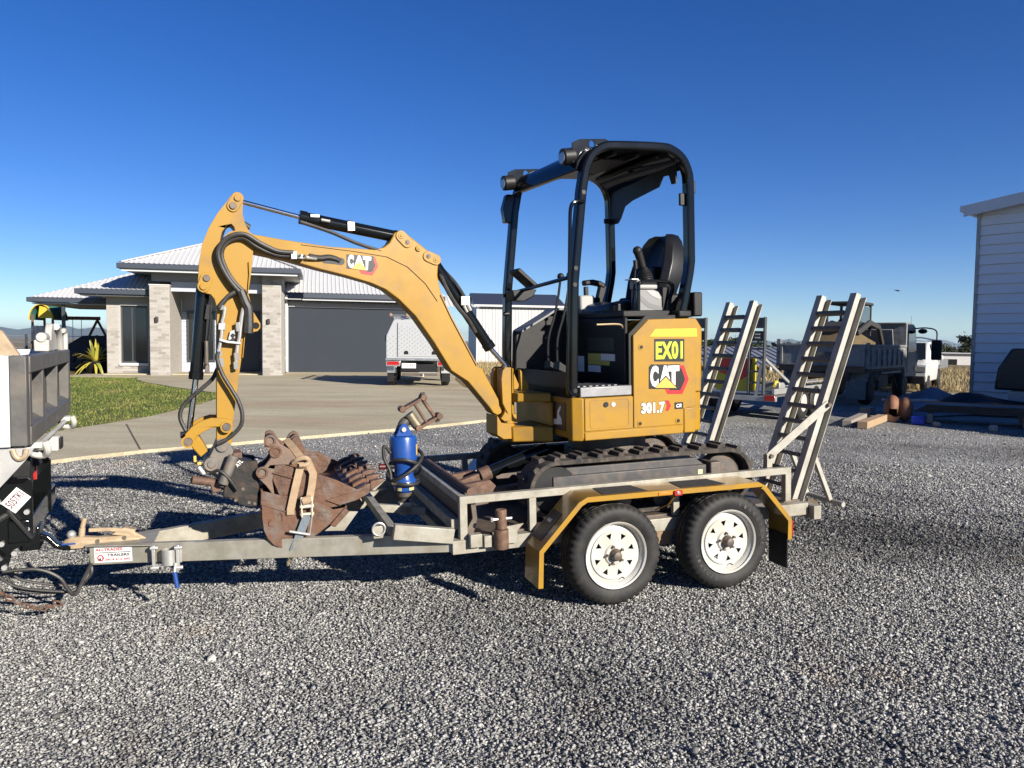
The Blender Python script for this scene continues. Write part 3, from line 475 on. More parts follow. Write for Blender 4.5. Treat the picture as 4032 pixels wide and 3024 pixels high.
stone_obj('gravel', [near_st, stones('gravel', np.stack([x4, y4, hgt(x4, y4)-.011+rng.uniform(0, .013, len(x4))], -1), .0118, False), stones('gravel', big_P, .017, True)])
# grass blades of the lawn
n = 46000; lx = rng.uniform(-16, -6.3, n); ly = rng.uniform(9.5, 24, n)
ed = np.array(LAWN_E); okm = lx < np.interp(ly, ed[:, 1], ed[:, 0])-.03
okm &= ly > 11.46+(-7-lx)*-.67; lx, ly = lx[okm], ly[okm]; n = len(lx); lz = hgt(lx, ly)+.015
an = rng.uniform(0, 6.283, n); hh = rng.uniform(.018, .05, n); wd = rng.uniform(.006, .012, n); lean = rng.normal(0, .02, (n, 2))
V = np.stack([np.stack([lx-np.cos(an)*wd, ly-np.sin(an)*wd, lz], -1), np.stack([lx+np.cos(an)*wd, ly+np.sin(an)*wd, lz], -1), np.stack([lx+lean[:, 0], ly+lean[:, 1], lz+hh], -1)], 1).reshape(-1, 3)
me = bpy.data.meshes.new('grass'); me.from_pydata(V.tolist(), [], np.arange(3*n).reshape(-1, 3).tolist())
def b_blade(new, lk, src, b):
    c = ramp(new, lk, noise(new, lk, src, 1.1, 6, .75), [(.32, (.085, .15, .02)), (.5, (.18, .21, .045)), (.66, (.34, .30, .10))]); lk(c, b.inputs['Base Color'])
me.materials.append(gmat('grass_blade', b_blade)); gro = bpy.data.objects.new('grass', me); COL.objects.link(gro); gro['kind'] = 'stuff'
gro['label'] = 'short patchy lawn grass between driveway and house'; gro['category'] = 'grass'
# hills on the horizon
def hills(name, az0, az1, dist, seed, hmax, zbase=-40):
    r_ = random.Random(seed); n = 90; ph = [(r_.uniform(3, 40), r_.uniform(0, 6.28), r_.uniform(.2, 1)) for _ in range(7)]; vs = []; fs = []
    for i in range(n+1):
        a = az0+(az1-az0)*i/n; t = (i/n); env = min(1, 6*t, 6*(1-t)); y = sum(w*math.sin(f*a*6+p) for f, p, w in ph)/4
        hh_ = max(.12, .62+.38*y)*hmax*env
        for k, (dd, zz) in enumerate(((-.12, 0), (-.04, .62), (0, 1), (.1, 0))):
            d_ = dist*(1+dd); vs.append((math.sin(a)*d_, math.cos(a)*d_, zbase+zz*hh_))
    for i in range(n):
        for k in range(3): fs.append((i*4+k, (i+1)*4+k, (i+1)*4+k+1, i*4+k+1))
    m = M().add(vs, fs); o = solo(name, m, HILL, None, None, kind='structure', base=(0, 0, zbase)); return o
HILL = mat('forested_hills', (.075, .095, .075), .95, 0, (.11, .12, .085), .002, .6)
hills('hills', R(-60), R(-18), 13000, 3, 235)
hills('hills', R(8), R(62), 16000, 5, 215)
# ================================================================== plant trailer
TO = Vector((0.63806433, 4.39318717, -0.01855162)); TU = Vector((0.94501503, 0.32539477, 0.03263186)); TV = Vector((-0.32556815, 0.94551858, 0)); TW = Vector((-0.03085403, -0.0106239, 0.99946744))
TR = frame(TO, TU, TV, TW)
VC = .97                                   # centre line of the trailer
tr = Thing('plant_trailer', 'galvanised tandem plant trailer with yellow mudguards, carrying the yellow excavator', 'trailer', (.4, VC, 0), TR)
gal = lambda n, m, b=.003, **k: tr.part(n, m, GAL, bevel=b, **k)
def mir(v): return 2*VC-v
for s in (0, 1):
    q = (lambda v: v) if s == 0 else mir
    m = M().rail([(-.868, q(.225), .39), (-.868, q(.225), .666), (1.368, q(.225), .666), (1.368, q(.225), .46)], .045, .045, up=(0, 1, 0)); gal('side_rail', m)
    for u in (-.445, .52): gal('side_rail_post', M().box((u-.022, q(.207), .445), (u+.022, q(.243), .6435)))
    gal('chassis_rail', M().box((-.94, q(.19), .36), (1.52, q(.25), .44)))
    # drawbar
    gal('drawbar_beam', M().beam((-2.88, q(.935), .383), (-.93, q(.24), .425), .05, .11), .004)
gal('front_rail', M().box((-.89, .2475, .6445), (-.846, mir(.2475), .6885)))
fb = gal('front_board', M().box((-.872, .25, .47), (-.864, mir(.25), .6445)))
fb.data.materials.clear(); fb.data.materials.append(STL)
for w in (.40, .52): gal('front_cross_member', M().box((-.93, .251, w-.03), (-.88, mir(.251), w+.03)))
deck = tr.part('deck', M().box((-.86, .2515, .440), (1.50, mir(.2515), .452)), STL)
for i in range(6): gal('deck_cross_member', M().box((-.7+i*.42, .2505, .37), (-.65+i*.42, mir(.2505), .439)))
tb = tr.part('tail_beam', M().box((1.525, .14, .335), (1.585, mir(.14), .425)), GAL, bevel=.003)
tr.part('tail_board', M().beam((1.60, .30, .40), (1.79, .42, .335), .02, .085), mat('weathered_board', (.13, .09, .05), .7, 0, (.08, .06, .04), 12, .6), bevel=.003)
# nose plate, second tier over the drawbar
gal('nose_plate', M().hexa([(-2.90, .915, .325), (-2.33, .715, .345), (-2.33, .73, .345), (-2.90, .93, .325), (-2.90, .915, .44), (-2.33, .715, .452), (-2.33, .73, .452), (-2.90, .93, .44)]))
gal('nose_filler', M().prism([(-2.92, .90), (-2.92, 1.04), (-2.55, 1.17), (-2.55, .77)], .437, .445, ax=2))
gal('cradle_beam', M().beam((-1.262, .30, .51), (-1.262, mir(.30), .51), .045, .05))
for q in (.215, mir(.215)):
    gal('cradle_arm', M().beam((-1.27, q, .525), (-.93, q, .465), .05, .085), .004)
gal('cradle_brace', M().beam((-1.24, .95, .50), (-.93, .95, .45), .04, .05))
gal('bucket_stop', M().prism([(-1.605, .455), (-1.455, .56), (-1.405, .553), (-1.49, .445)], .655, .667), .001)
gal('tie_bracket', M().box((-1.37, .285, .475), (-1.31, .33, .545)))
tr.part('tie_ring', M().tube([(-1.34+.035*math.cos(a), .278, .53+.035*math.sin(a)) for a in np.linspace(0, 6.283, 13)[:-1]], .006, 8, closed=True, sub=2), GALB)
# pin sockets between rail posts
ps = tr.part('pin_socket', M().cyl((-.668, .13, .385), (-.668, .13, .497), .042, 20), RUSTD, bevel=.003)
tr.part('pin', M().cyl((-.668, .13, .498), (-.668, .13, .612), .033, 20), RUSTD, parent=ps, bevel=.006)
tr.part('pin_bolt', M().cyl((-.73, .115, .56), (-.61, .115, .56), .008, 8).cyl((-.735, .115, .56), (-.722, .115, .56), .014, 6), GALB, parent=ps)
gal('socket_bracket', M().box((-.845, .15, .40), (-.775, .20, .475))); gal('socket_bracket', M().box((-.765, .145, .395), (-.715, .20, .462)))
gal('socket_plate', M().prism([(-.63, .40), (-.56, .40), (-.56, .47), (-.52, .51), (-.63, .50)], .16, .172), .001)
tr.part('lock_post', M().box((-.83, .31, .50), (-.79, .35, .645)), STL, bevel=.003)
# coupling
cp = tr.part('coupling', M().loft([[(u, .97+y*wd, .445+z*hh) for y, z in ((-1, -.5), (1, -.5), (1, .4), (.55, 1), (-.55, 1), (-1, .4))] for u, wd, hh in ((-3.045, .018, .015), (-3.03, .034, .03), (-2.99, .042, .043), (-2.94, .042, .042), (-2.86, .036, .03), (-2.70, .04, .026), (-2.64, .042, .02))]), BTAN, bevel=.004)
tr.part('coupling_tower', M().cyl((-2.948, .97, .47), (-2.940, .97, .535), .017, 14).cyl((-2.940, .97, .535), (-2.925, .97, .59), .014, 14), BTAN, parent=cp, bevel=.003)
tr.part('lever', M().rail([(-2.905, .955, .522), (-2.80, .955, .516), (-2.70, .955, .498), (-2.61, .955, .435)], .025, .022), BTAN, parent=cp, bevel=.004)
tr.part('lever_pivot', M().prism([(-2.79, .485), (-2.68, .46), (-2.66, .50), (-2.72, .52)], .945, .995), BTAN, parent=cp, bevel=.003)
tr.part('bolt', M().cyl((-2.72, .93, .46), (-2.72, 1.01, .46), .012, 8).cyl((-2.86, .93, .455), (-2.86, 1.01, .455), .012, 8), STL, parent=cp)
# jockey wheel clamp with blue handle
jc = tr.part('jockey_clamp', M().lathe([(-.045, .04), (.045, .04), (.045, .032), (-.045, .032), (-.045, .04)], (-2.465, .735, .375), (0, 0, 1), 24, caps=False).box((-2.43, .735, .335), (-2.40, .77, .42)), GALB, bevel=.002)
for u, dv in ((-2.535, .0), (-2.405, -.045)):
    tr.part('clamp_plate', M().box((u-.022, .742+dv, .30), (u-.004, .765+dv, .445)).cyl((u-.03, .75+dv, .315), (u+.012, .75+dv, .315), .012, 8).cyl((u-.03, .75+dv, .43), (u+.012, .75+dv, .43), .012, 8), GALB, parent=jc, bevel=.002)
tr.part('clamp_handle', M().cyl((-2.43, .70, .345), (-2.437, .69, .295), .009, 10), GALB, parent=jc)
tr.part('handle_grip', M().cyl((-2.437, .69, .297), (-2.425, .68, .205), .0125, 12), BLU, parent=jc, bevel=.003, label='blue plastic grip')
# maker's sticker on the drawbar nose (runs along the near beam)
bd = (Vector((-.93, .24, .425))-Vector((-2.88, .935, .383))).normalized(); bn = bd.cross(Vector((0, 0, 1))).normalized(); bu = bn.cross(bd)
def onb(t, h_, off): return Vector((-2.9, .915, .3245))+(Vector((-2.33, .715, .345))-Vector((-2.9, .915, .3245))).normalized()*t+Vector((0, 0, 1))*h_+bn*off
so = onb(.028, .014, .0022); xd = (onb(1, 0, 0)-onb(0, 0, 0)).normalized(); zd = Vector((0, 0, 1))
def quadm(o, xd, yd, w, h_, m=None):
    o = Vector(o); m = m or M(); return m.add([o, o+Vector(xd)*w, o+Vector(xd)*w+Vector(yd)*h_, o+Vector(yd)*h_], [(0, 1, 2, 3)])
stk = tr.part('maker_sticker', quadm(so, xd, zd, .218, .088), DWH)
e_ = bn*.0014
tr.part('lettering', text(M(), 'ALLTRADES', so+xd*.008+zd*.066+e_, xd, zd, .155, .0165, .03), DRD, parent=stk)
tr.part('sticker_line', quadm(so+xd*.006+zd*.055+e_, xd, zd, .205, .0035), DBK, parent=stk)
tr.part('lettering', text(M(), 'TRAILERS', so+xd*.075+zd*.034+e_, xd, zd, .128, .0155, .03), DBK, parent=stk)
tr.part('lettering', text(M(), '0414 615 495', so+xd*.064+zd*.008+e_, xd, zd, .142, .015, .02), DRD, parent=stk)
tr.part('emblem', M().lathe([(0, .019), (.0005, .019), (.0005, .013), (0, .013)], so+xd*.036+zd*.026+e_, bn, 20, caps=False), DRD, parent=stk)
tr.part('emblem', text(M(), 'AT', so+xd*.02+zd*.012+e_*1.4, xd, zd, .04, .016, .03, .3), DBK, parent=stk)
# mudguards
prof = [(-.508, .179), (-.498, .392), (-.255, .645), (-.20, .672), (.96, .664), (1.015, .635), (1.207, .414), (1.208, .279)]
def fender(s):
    q = (lambda v: v) if s == 0 else mir; t = .004
    secs = [(-.030, 0), (.195, 0)]
    up = offset_poly(prof+[(1.2, 0), (-.5, 0)], 0)
    m = M(); n = len(prof)
    outer = [Vector((p[0], p[1])) for p in prof]; inn = []
    for i in range(n):
        a, b = outer[max(i-1, 0)], outer[min(i+1, n-1)]; d = (b-a).normalized(); nr = Vector((d.y, -d.x)); inn.append(outer[i]+nr*.004)
    ring = [tuple(p) for p in outer]+[tuple(p) for p in reversed(inn)]
    m.prism(ring, q(-.026), q(.195))
    f = tr.part('mudguard', m, FEN, bevel=.001, label='yellow painted steel mudguard')
    lip = []
    for i in range(n):
        a, b = outer[max(i-1, 0)], outer[min(i+1, n-1)]; d = (b-a).normalized(); nr = Vector((d.y, -d.x)); lip.append(outer[i]+nr*.030)
    tr.part('mudguard_lip', M().prism([tuple(p) for p in outer]+[tuple(p) for p in reversed(lip)], q(-.031), q(-.0262)), YEL, parent=f, bevel=.001)
    for u0, u1 in ((-.09, .20), (.43, .74)):
        z0 = .672-(u0+.2)*.0069; z1 = .672-(u1+.2)*.0069
        tr.part('grip_patch', M().hexa([(u0, q(-.0), z0+.0015), (u1, q(-.0), z1+.0015), (u1-.02, q(.185), z1+.0015), (u0+.02, q(.185), z0+.0015), (u0, q(-.0), z0+.003), (u1, q(-.0), z1+.003), (u1-.02, q(.185), z1+.003), (u0+.02, q(.185), z0+.003)]), mat('grip_tape', (.02, .02, .02), .9, 0, (.045, .043, .04), 30, .6, .3, 200), parent=f, label='black anti-slip patch')
    m2 = M().box((1.196, q(.0), .085), (1.204, q(.18), .30)); tr.part('mud_flap', m2, BLM, parent=f)
    if s == 0:
        tr.part('side_reflector', M().box((.255, -.036, .643), (.350, -.0315, .661)), ORG, parent=f, bevel=.002)
        tr.part('marker_lamp', M().box((.356, -.046, .632), (.412, -.0315, .664)), LRD, parent=f, bevel=.005)
        tr.part('marker_lamp_cap', M().box((.372, -.049, .641), (.396, -.0462, .657)), LEN, parent=f, bevel=.002)
        a, b = Vector((-.498, .02, .392)), Vector((-.255, .02, .645)); d = (b-a).normalized(); nr = Vector((-d.z, 0, d.x))
        c = a+d*.17+nr*.0015; dark = mat('faded_fender_patch', (.055, .042, .032), .5, 0, (.10, .07, .045), 20, .5)
        pp = a+d*.05+nr*.0012
        tr.part('grip_patch', M().hexa([pp+Vector((0, .02, 0)), pp+d*.2+Vector((0, .02, 0)), pp+d*.2+Vector((0, .155, 0)), pp+Vector((0, .155, 0)), pp+nr*.0015+Vector((0, .02, 0)), pp+d*.2+nr*.0015+Vector((0, .02, 0)), pp+d*.2+nr*.0015+Vector((0, .155, 0)), pp+nr*.0015+Vector((0, .155, 0))]), dark, parent=f)
        tr.part('data_plate', M().hexa([p+c+nr*.0025 for p in (Vector((0, .07, 0)), d*.022+Vector((0, .07, 0)), d*.022+Vector((0, .13, 0)), Vector((0, .13, 0)), nr*.001+Vector((0, .07, 0)), nr*.001+d*.022+Vector((0, .07, 0)), nr*.001+d*.022+Vector((0, .13, 0)), nr*.001+Vector((0, .13, 0)))]), ALU, parent=f)
        tr.part('mudguard_stay', M().rail([(-.42, .1, .46), (-.38, .15, .43), (-.30, .20, .43)], .03, .006).rail([(.42, .02, .64), (.40, .10, .55), (.36, .19, .50)], .02, .006), FEN, parent=f)
    return f
fender(0); fender(1)
tr.part('tail_lamp', M().box((1.2095, -.028, .30), (1.2215, .03, .40)), LRD, bevel=.004)
# wheels
def tyre_mesh(vo, sgn, u):
    prof_ = [(.012, .205), (.004, .222), (.0, .245), (.003, .268), (.012, .285), (.022, .2945), (.034, .2985), (.052, .3005), (.056, .294), (.062, .294), (.066, .3015), (.088, .302), (.092, .295), (.098, .295), (.102, .302), (.124, .3015), (.128, .294), (.134, .294), (.138, .3005), (.156, .2985), (.168, .2945), (.178, .285), (.187, .268), (.19, .245), (.186, .222), (.178, .205)]
    n = 132; m = M(); vs = []; fs = []
    for k, (ax, r) in enumerate(prof_):
        for i in range(n):
            rr = r
            if .293 < r and (ax < .05 or ax > .14) and i % 3 == 0: rr -= .011
            if .29 < r and .06 < ax < .13 and (i+1) % 4 == 0: rr -= .004
            if .28 < r < .293 and i % 3 == 0: rr -= .008
            t = 2*math.pi*i/n; vs.append((u+rr*math.cos(t), vo+sgn*ax, .30+rr*math.sin(t)))
    K = len(prof_)
    for k in range(K-1):
        for i in range(n): fs.append((k*n+i, k*n+(i+1) % n, (k+1)*n+(i+1) % n, (k+1)*n+i))
    m.add(vs, fs); return m
def wheel(u, vo, sgn, rot, word=None):
    c = Vector((u, vo, .30)); ax = Vector((0, sgn, 0))
    # wheel hub carries rim and tyre
    t = tr.part('wheel', M().lathe([(.10, .03), (.10, .045), (.032, .045), (.028, .036), (.01, .034), (.006, .030), (-.012, .026), (-.016, .012)], c, ax, 20), STL, bevel=.002)
    tr.part('tyre', tyre_mesh(vo, sgn, u), RUB, parent=t, smooth=50, label='black road tyre')
    rim = M().lathe([(.014, .188), (.006, .198), (.012, .201), (.018, .196), (.030, .182), (.045, .176), (.060, .172), (.140, .172), (.170, .185), (.178, .200), (.175, .205)], c, ax, 48, caps=False)
    disc = [(.148*math.cos(a), .148*math.sin(a)) for a in np.linspace(0, 2*math.pi, 49)[:-1]]
    holes = []
    for k in range(8):
        a = rot+k*math.pi/4
        tri = [(.1, 0)]; r1, r2, dw = .092, .127, .0185
        rad = Vector((math.cos(a), math.sin(a))); tan = Vector((-math.sin(a), math.cos(a)))
        tri = [tuple(rad*r1), tuple(rad*r2+tan*dw), tuple(rad*r2-tan*dw)]
        if k % 1 == 0: holes.append(tri[::-1])
    hub_h = [(.031*math.cos(a), .031*math.sin(a)) for a in np.linspace(0, 2*math.pi, 17)[:-1]][::-1]
    dm = M().prism([(u+p[0], .30+p[1]) for p in disc], vo+sgn*.040, vo+sgn*.046, holes=[[(u+p[0], .30+p[1]) for p in h_] for h_ in holes])
    rim.v += []; k0 = len(rim.v); rim.v += dm.v; rim.f += [tuple(i+k0 for i in f) for f in dm.f]
    rim.lathe([(.0465, .147), (.052, .160), (.055, .1725), (.058, .1725), (.055, .158), (.050, .146)], c, ax, 48, caps=False)
    rim.lathe([(.0398, .066), (.030, .058), (.028, .04), (.032, .034)], c, ax, 32, caps=False)
    tr.part('rim', rim, RIM, parent=t, smooth=30, label='white steel wheel with triangular holes')
    for k in range(5):
        a = rot+.3+k*2*math.pi/5; p = c+Vector((math.cos(a)*.052, 0, math.sin(a)*.052))
        tr.part('wheel_nut', M().cyl(p+ax*.03, p+ax*.012, .0085, 6), STL, parent=t)
    tr.part('valve', M().cyl(c+Vector((.155*math.cos(rot-1.5), sgn*.045, .155*math.sin(rot-1.5))), c+Vector((.152*math.cos(rot-1.5), sgn*.018, .152*math.sin(rot-1.5))), .004, 8), BLM, parent=t)
    tr.part('brake_drum', M().cyl(c+ax*.07, c+ax*.13, .11, 24), STL, parent=t)
    if word:
        lt = M()
        for st, start, stepa, rr in word:
            for i, ch in enumerate(st):
                if ch == ' ': continue
                a = start-i*stepa; rad = Vector((math.cos(a), 0, math.sin(a))); tan = Vector((math.sin(a), 0, -math.cos(a)))
                text(lt, ch, c+Vector((0, sgn*.0015, 0))-ax*.004+rad*rr-tan*.008, tan, rad, .015, .022, .01)
        tr.part('tyre_lettering', lt, mat('raised_rubber_letter', (.075, .075, .075), .6), parent=t)
WRD = [('DYNAMIC', R(-108), R(-9), .226), ('FIRESTONE', R(62), R(10), .228)]
wheel(0, 0, 1, .28, None); wheel(.769, 0, 1, .15, [('DYNAMIC', R(245), R(-8.5)*-1, .226), ('FIRESTONE', R(72), R(10), .228)])
wheel(0, mir(0), -1, .1); wheel(.769, mir(0), -1, .5)
for u in (0, .769):
    tr.part('axle', M().cyl((u, .12, .30), (u, mir(.12), .30), .022, 14), STL)
    for q in (.23, mir(.23)):
        tr.part('leaf_spring', M().rail([(u-.30, q, .36), (u-.15, q, .335), (u, q, .33), (u+.15, q, .335), (u+.30, q, .36)], .045, .03), STL, bevel=.002)
for q_ in (.20, mir(.26)): tr.part('spring_hanger', M().prism([(.30, .27), (.47, .27), (.50, .36), (.27, .36)], q_, q_+.06), mat('hanger_rust', (.25, .16, .09), .7, .1, (.34, .22, .13), 14, .6), bevel=.003)
# ramps standing on the tail
def ramp_(v0, v1, du, foot):
    b0, b1 = Vector((1.455, 0, .44)), Vector((1.985, 0, 1.845)); d = (b1-b0).normalized(); nr = Vector((-d.z, 0, d.x))   # nr points forward
    rp = None
    def st(v, side):
        m = M(); wv = .060
        def bar(va, vb, c0, c1):
            lo, lo2, hi, hi2 = b0+nr*c0, b0+nr*c1, b1+nr*c0, b1+nr*c1
            m.hexa([Vector((lo.x, va, lo.z)), Vector((lo.x, vb, lo.z)), Vector((lo2.x, vb, lo2.z)), Vector((lo2.x, va, lo2.z)), Vector((hi.x, va, hi.z)), Vector((hi.x, vb, hi.z)), Vector((hi2.x, vb, hi2.z)), Vector((hi2.x, va, hi2.z))])
        bar(v-wv/2, v+wv/2, -.036, .004)            # closed box carrying the rungs
        bar(v+wv/2-.008, v+wv/2, -.088, -.0365)     # thin rear web
        bar(v-wv/2+.004, v+wv/2, -.094, -.0885)     # rear lip
        return m
    rp = tr.part('ramp', st(v0, -1), GALB if 0 else mat('ramp_white_galvanised', (.46, .44, .385), .6, .15, (.31, .29, .24), 8, .8, .05, 60), bevel=.001, label='ladder-like loading ramp standing upright')
    MR = MATS['ramp_white_galvanised']
    tr.part('stile', st(v1, 1), MR, parent=rp, bevel=.001)
    for k in range(12):
        p = b0+d*(.09+k*.1155)-nr*.008
        tr.part('rung', M().beam((p.x, v0+.0305, p.z), (p.x, v1-.0305, p.z), .05, .024, up=(d.x, 0, d.z)), STEELG, parent=rp, bevel=.002)
    if foot:
        tr.part('foot_leg', M().beam((1.84, v0+.05, .40), (1.70, v0+.05, .72), .03, .03).beam((1.84, v1-.05, .40), (1.70, v1-.05, .72), .03, .03), MR, parent=rp, bevel=.002)
        tr.part('foot_bar', M().cyl((1.86, v0-.06, .385), (1.84, v1+.05, .40), .018, 12), MR, parent=rp)
        tr.part('ramp_brace', M().beam((1.745, v0-.035, 1.09), (1.25, v0-.035, .755), .012, .055), MR, parent=rp, bevel=.002, label='white diagonal stay bar')
        tr.part('brace_bolt', M().cyl((1.735, v0-.065, 1.083), (1.735, v0+.0, 1.083), .014, 8).cyl((1.265, v0-.065, .764), (1.265, v0+.0, .764), .014, 8), STL, parent=rp)
        tr.part('ramp_latch', M().box((1.235, v0-.05, .69), (1.275, v0-.01, .775)), GAL, parent=rp)
    return rp
STEELG = mat('grey_rung_steel', (.14, .125, .11), .6, .3, (.22, .19, .15), 14, .6)
ramp_(.30, .635, 0, True); ramp_(1.43, 1.765, 0, False)
# trailer plug leads and safety chain hanging at the coupling
cable = M()
for k, (sag, dv, du) in enumerate(((.04, -.02, .05), (.08, .02, .08), (.02, .06, .1))):
    cable.tube([(-3.40+du, .85+dv, .36), (-3.25, .86+dv, .30-sag*.8), (-3.08, .88+dv, .235-sag*.5), (-2.98, .90+dv, .215-sag*.3), (-2.93+du*.3, .92, .27), (-2.90, .94, .345)], .0085, 8)
tr.part('trailer_lead', cable, HOSE)
tr.part('lead_loop', M().tube([(-3.30, .80, .37), (-3.14, .81, .36), (-3.04, .82, .30), (-3.00, .83, .22), (-2.97, .85, .185), (-2.93, .88, .26), (-2.89, .90, .34)], .0105, 8), HOSE)
ch = None
for k in range(9):
    t = k/8; p = Vector((-3.36+.30*t, .82+.03*t, .285-.155*math.sin(t*2.0))); a = (k % 2)*math.pi/2
    d = Vector((.03, 0, -.016)).normalized(); side = Vector((0, 1, 0)) if k % 2 else d.cross(Vector((0, 1, 0)))
    tr.part('chain_link', M().tube([p+d*.022*math.cos(x)+side*.012*math.sin(x) for x in np.linspace(0, 2*math.pi, 11)[:-1]], .0055, 6, closed=True, sub=2), RUST)
# ================================================================== excavator
ex = Thing('excavator', 'yellow mini excavator with black canopy standing on the tandem trailer', 'excavator', (.363, .875, .4525), TR)
XF = Matrix.Translation((.363, .875, 0)) @ Matrix.Rotation(R(4), 4, 'Z')
def up(n, m, material, parent=None, bevel=0, **k): return ex.part(n, m, material, parent, bevel, xf=XF, **k)
# ---- tracks
def stadium(u0, u1, wc, r, n=14):
    pts = [(u1+r*math.cos(a), wc+r*math.sin(a)) for a in np.linspace(-math.pi/2, math.pi/2, n)]
    pts += [(u0+r*math.cos(a), wc+r*math.sin(a)) for a in np.linspace(math.pi/2, 3*math.pi/2, n)]
    return pts
def track(v0, v1, near):
    u0, u1, wc, r = -.245, .975, .646, .185
    t = ex.part('track', M().prism(stadium(u0, u1, wc, r), v0, v1, holes=[stadium(u0, u1, wc, r-.028)[::-1]]), TRK, bevel=.004, label='rubber track caked with dry dirt')
    per = 2*(u1-u0)+2*math.pi*r; n = 50; vm = (v0+v1)/2
    for k in range(n):
        s = per*k/n
        L = u1-u0
        if s < L: p, nr, d = (u0+s, wc+r), (0, 1), (1, 0)
        elif s < L+math.pi*r: a = math.pi/2-(s-L)/r; p, nr = (u1+r*math.cos(a), wc+r*math.sin(a)), (math.cos(a), math.sin(a)); d = (nr[1], -nr[0])
        elif s < 2*L+math.pi*r: x = s-L-math.pi*r; p, nr, d = (u1-x, wc-r), (0, -1), (-1, 0)
        else: a = -math.pi/2-(s-2*L-math.pi*r)/r; p, nr = (u0+r*math.cos(a), wc+r*math.sin(a)), (math.cos(a), math.sin(a)); d = (nr[1], -nr[0])
        if nr[1] < -.9: hgt_l = .008
        else: hgt_l = .022
        def c(along, out, v): return (p[0]+d[0]*along+nr[0]*out, v, p[1]+d[1]*along+nr[1]*out)
        va, vb = (v0+.004, vm+.03) if k % 2 == 0 else (vm-.03, v1-.004)
        m = M().hexa([c(-.022, -.002, va), c(.022, -.002, va), c(.022, -.002, vb), c(-.022, -.002, vb), c(-.012, hgt_l, va+.006), c(.014, hgt_l, va+.006), c(.014, hgt_l, vb-.004), c(-.012, hgt_l, vb-.004)])
        ex.part('track_lug', m, TRK, parent=t, smooth=0)
    # guide teeth seen through the belt
    fr = ex.part('track_frame', M().box((-.265, v0+.03, .655), (.82, v1-.03, .730)).prism([(-.30, .70), (-.18, .775), (.75, .775), (.86, .70)], v0+.06, v1-.06), mat('track_frame_paint', (.055, .055, .06), .5, .2, (.10, .09, .08), 10, .6, .06, 60, col3=(.19, .14, .1), scale3=18, amt3=.35), parent=t, bevel=.006)
    ex.part('idler', M().lathe([(.02, .05), (.02, .145), (.05, .15), (.15, .15), (.18, .145), (.18, .05)], (u0, v0+.02, wc), (0, 1, 0), 28), BLM, parent=t)
    ex.part('sprocket', M().lathe([(.03, .04), (.03, .10), (.06, .14), (.15, .14), (.17, .10), (.17, .05)], (u1, v0+.02, wc), (0, 1, 0), 18), STL, parent=t)
    ex.part('motor_guard', M().box((.84, v0+.01, .62), (.92, v1-.05, .745)), STL, parent=t, bevel=.008)
    for u in (-.05, .22, .49, .76):
        ex.part('roller', M().lathe([(.03, .03), (.03, .055), (.07, .06), (.14, .06), (.18, .055), (.18, .03)], (u, v0+.015, .535), (0, 1, 0), 18), STL, parent=t)
    if near: ex.part('frame_sticker', M().box((.755, v0+.0285, .662), (.79, v0+.0295, .70)), mat('lime_sticker', (.55, .62, .32), .5), parent=t)
track(.30, .53, True); track(1.22, 1.45, False)
ex.part('undercarriage', M().box((-.02, .50, .56), (.78, 1.25, .72)).prism([(-.25, .56), (-.02, .56), (-.02, .70), (-.25, .62)], .62, 1.13), BLM, bevel=.01)
ex.part('slew_ring', M().lathe([(0, .30), (.10, .30), (.10, .27), (.215, .27)], (.363, .875, .715), (0, 0, 1), 40), STL)
# dozer blade
bl = ex.part('dozer_blade', M().prism([(-.86, .455), (-.80, .455), (-.775, .54), (-.785, .64), (-.815, .70), (-.85, .70), (-.815, .63), (-.805, .55)], .24, 1.50), STL, bevel=.004)
ex.part('blade_top_tube', M().cyl((-.815, .235, .705), (-.815, 1.505, .705), .022, 14), RUSTD, parent=bl)
for v in (.66, 1.06): ex.part('blade_arm', M().beam((-.79, v, .56), (-.10, v, .62), .07, .09), STL, parent=bl, bevel=.006)
for v in (.55, .90): ex.part('blade_bracket', M().prism([(-.78, .60), (-.60, .60), (-.56, .66), (-.60, .70), (-.76, .685)], v, v+.05), RUSTD, parent=bl, bevel=.004)
ex.part('blade_cylinder', M().cyl((-.55, .78, .70), (-.12, .80, .83), .042, 18), BLK, parent=bl, bevel=.004)
ex.part('blade_cylinder_end', M().cyl((-.60, .777, .685), (-.53, .781, .708), .048, 18).beam((-.74, .77, .645), (-.58, .777, .69), .05, .05), RUSTD, parent=bl, bevel=.004)
# ---- upper structure
def rear_x(y): return .41+.15*math.sqrt(max(0, 1-(y/.50)**2))
plan = [(-.435, -.48), (.40, -.48)]+[(rear_x(y)-.012, y) for y in np.linspace(-.46, .46, 15)]+[(.40, .48), (-.435, .48), (-.50, .44), (-.50, -.445)]
lb = up('lower_body', M().prism(plan, .940, 1.199, ax=2), YEL, bevel=.012, seg=3)
up('skirt', M().box((-.434, -.489, .934), (.300, -.470, .987)), YEL, lb, .006)
up('rear_corner_guard', M().prism([(.306, -.488), (.396, -.488), (.44, -.40), (.44, -.30), (.306, -.30)], .934, 1.10, ax=2), YEL, lb, .008)
up('corner_cover', M().prism([(-.440, -.486), (-.440, -.43), (-.506, -.40), (-.506, -.452)], .932, 1.203, ax=2), YEL, lb, .008, label='chamfered corner cover')
def rrect(x0, z0, x1, z1, r, n=5):
    out = []
    for cx, cz, a0 in ((x1-r, z0+r, -90), (x1-r, z1-r, 0), (x0+r, z1-r, 90), (x0+r, z0+r, 180)):
        out += [(cx+r*math.cos(R(a0+90*k/n)), cz+r*math.sin(R(a0+90*k/n))) for k in range(n+1)]
    return out
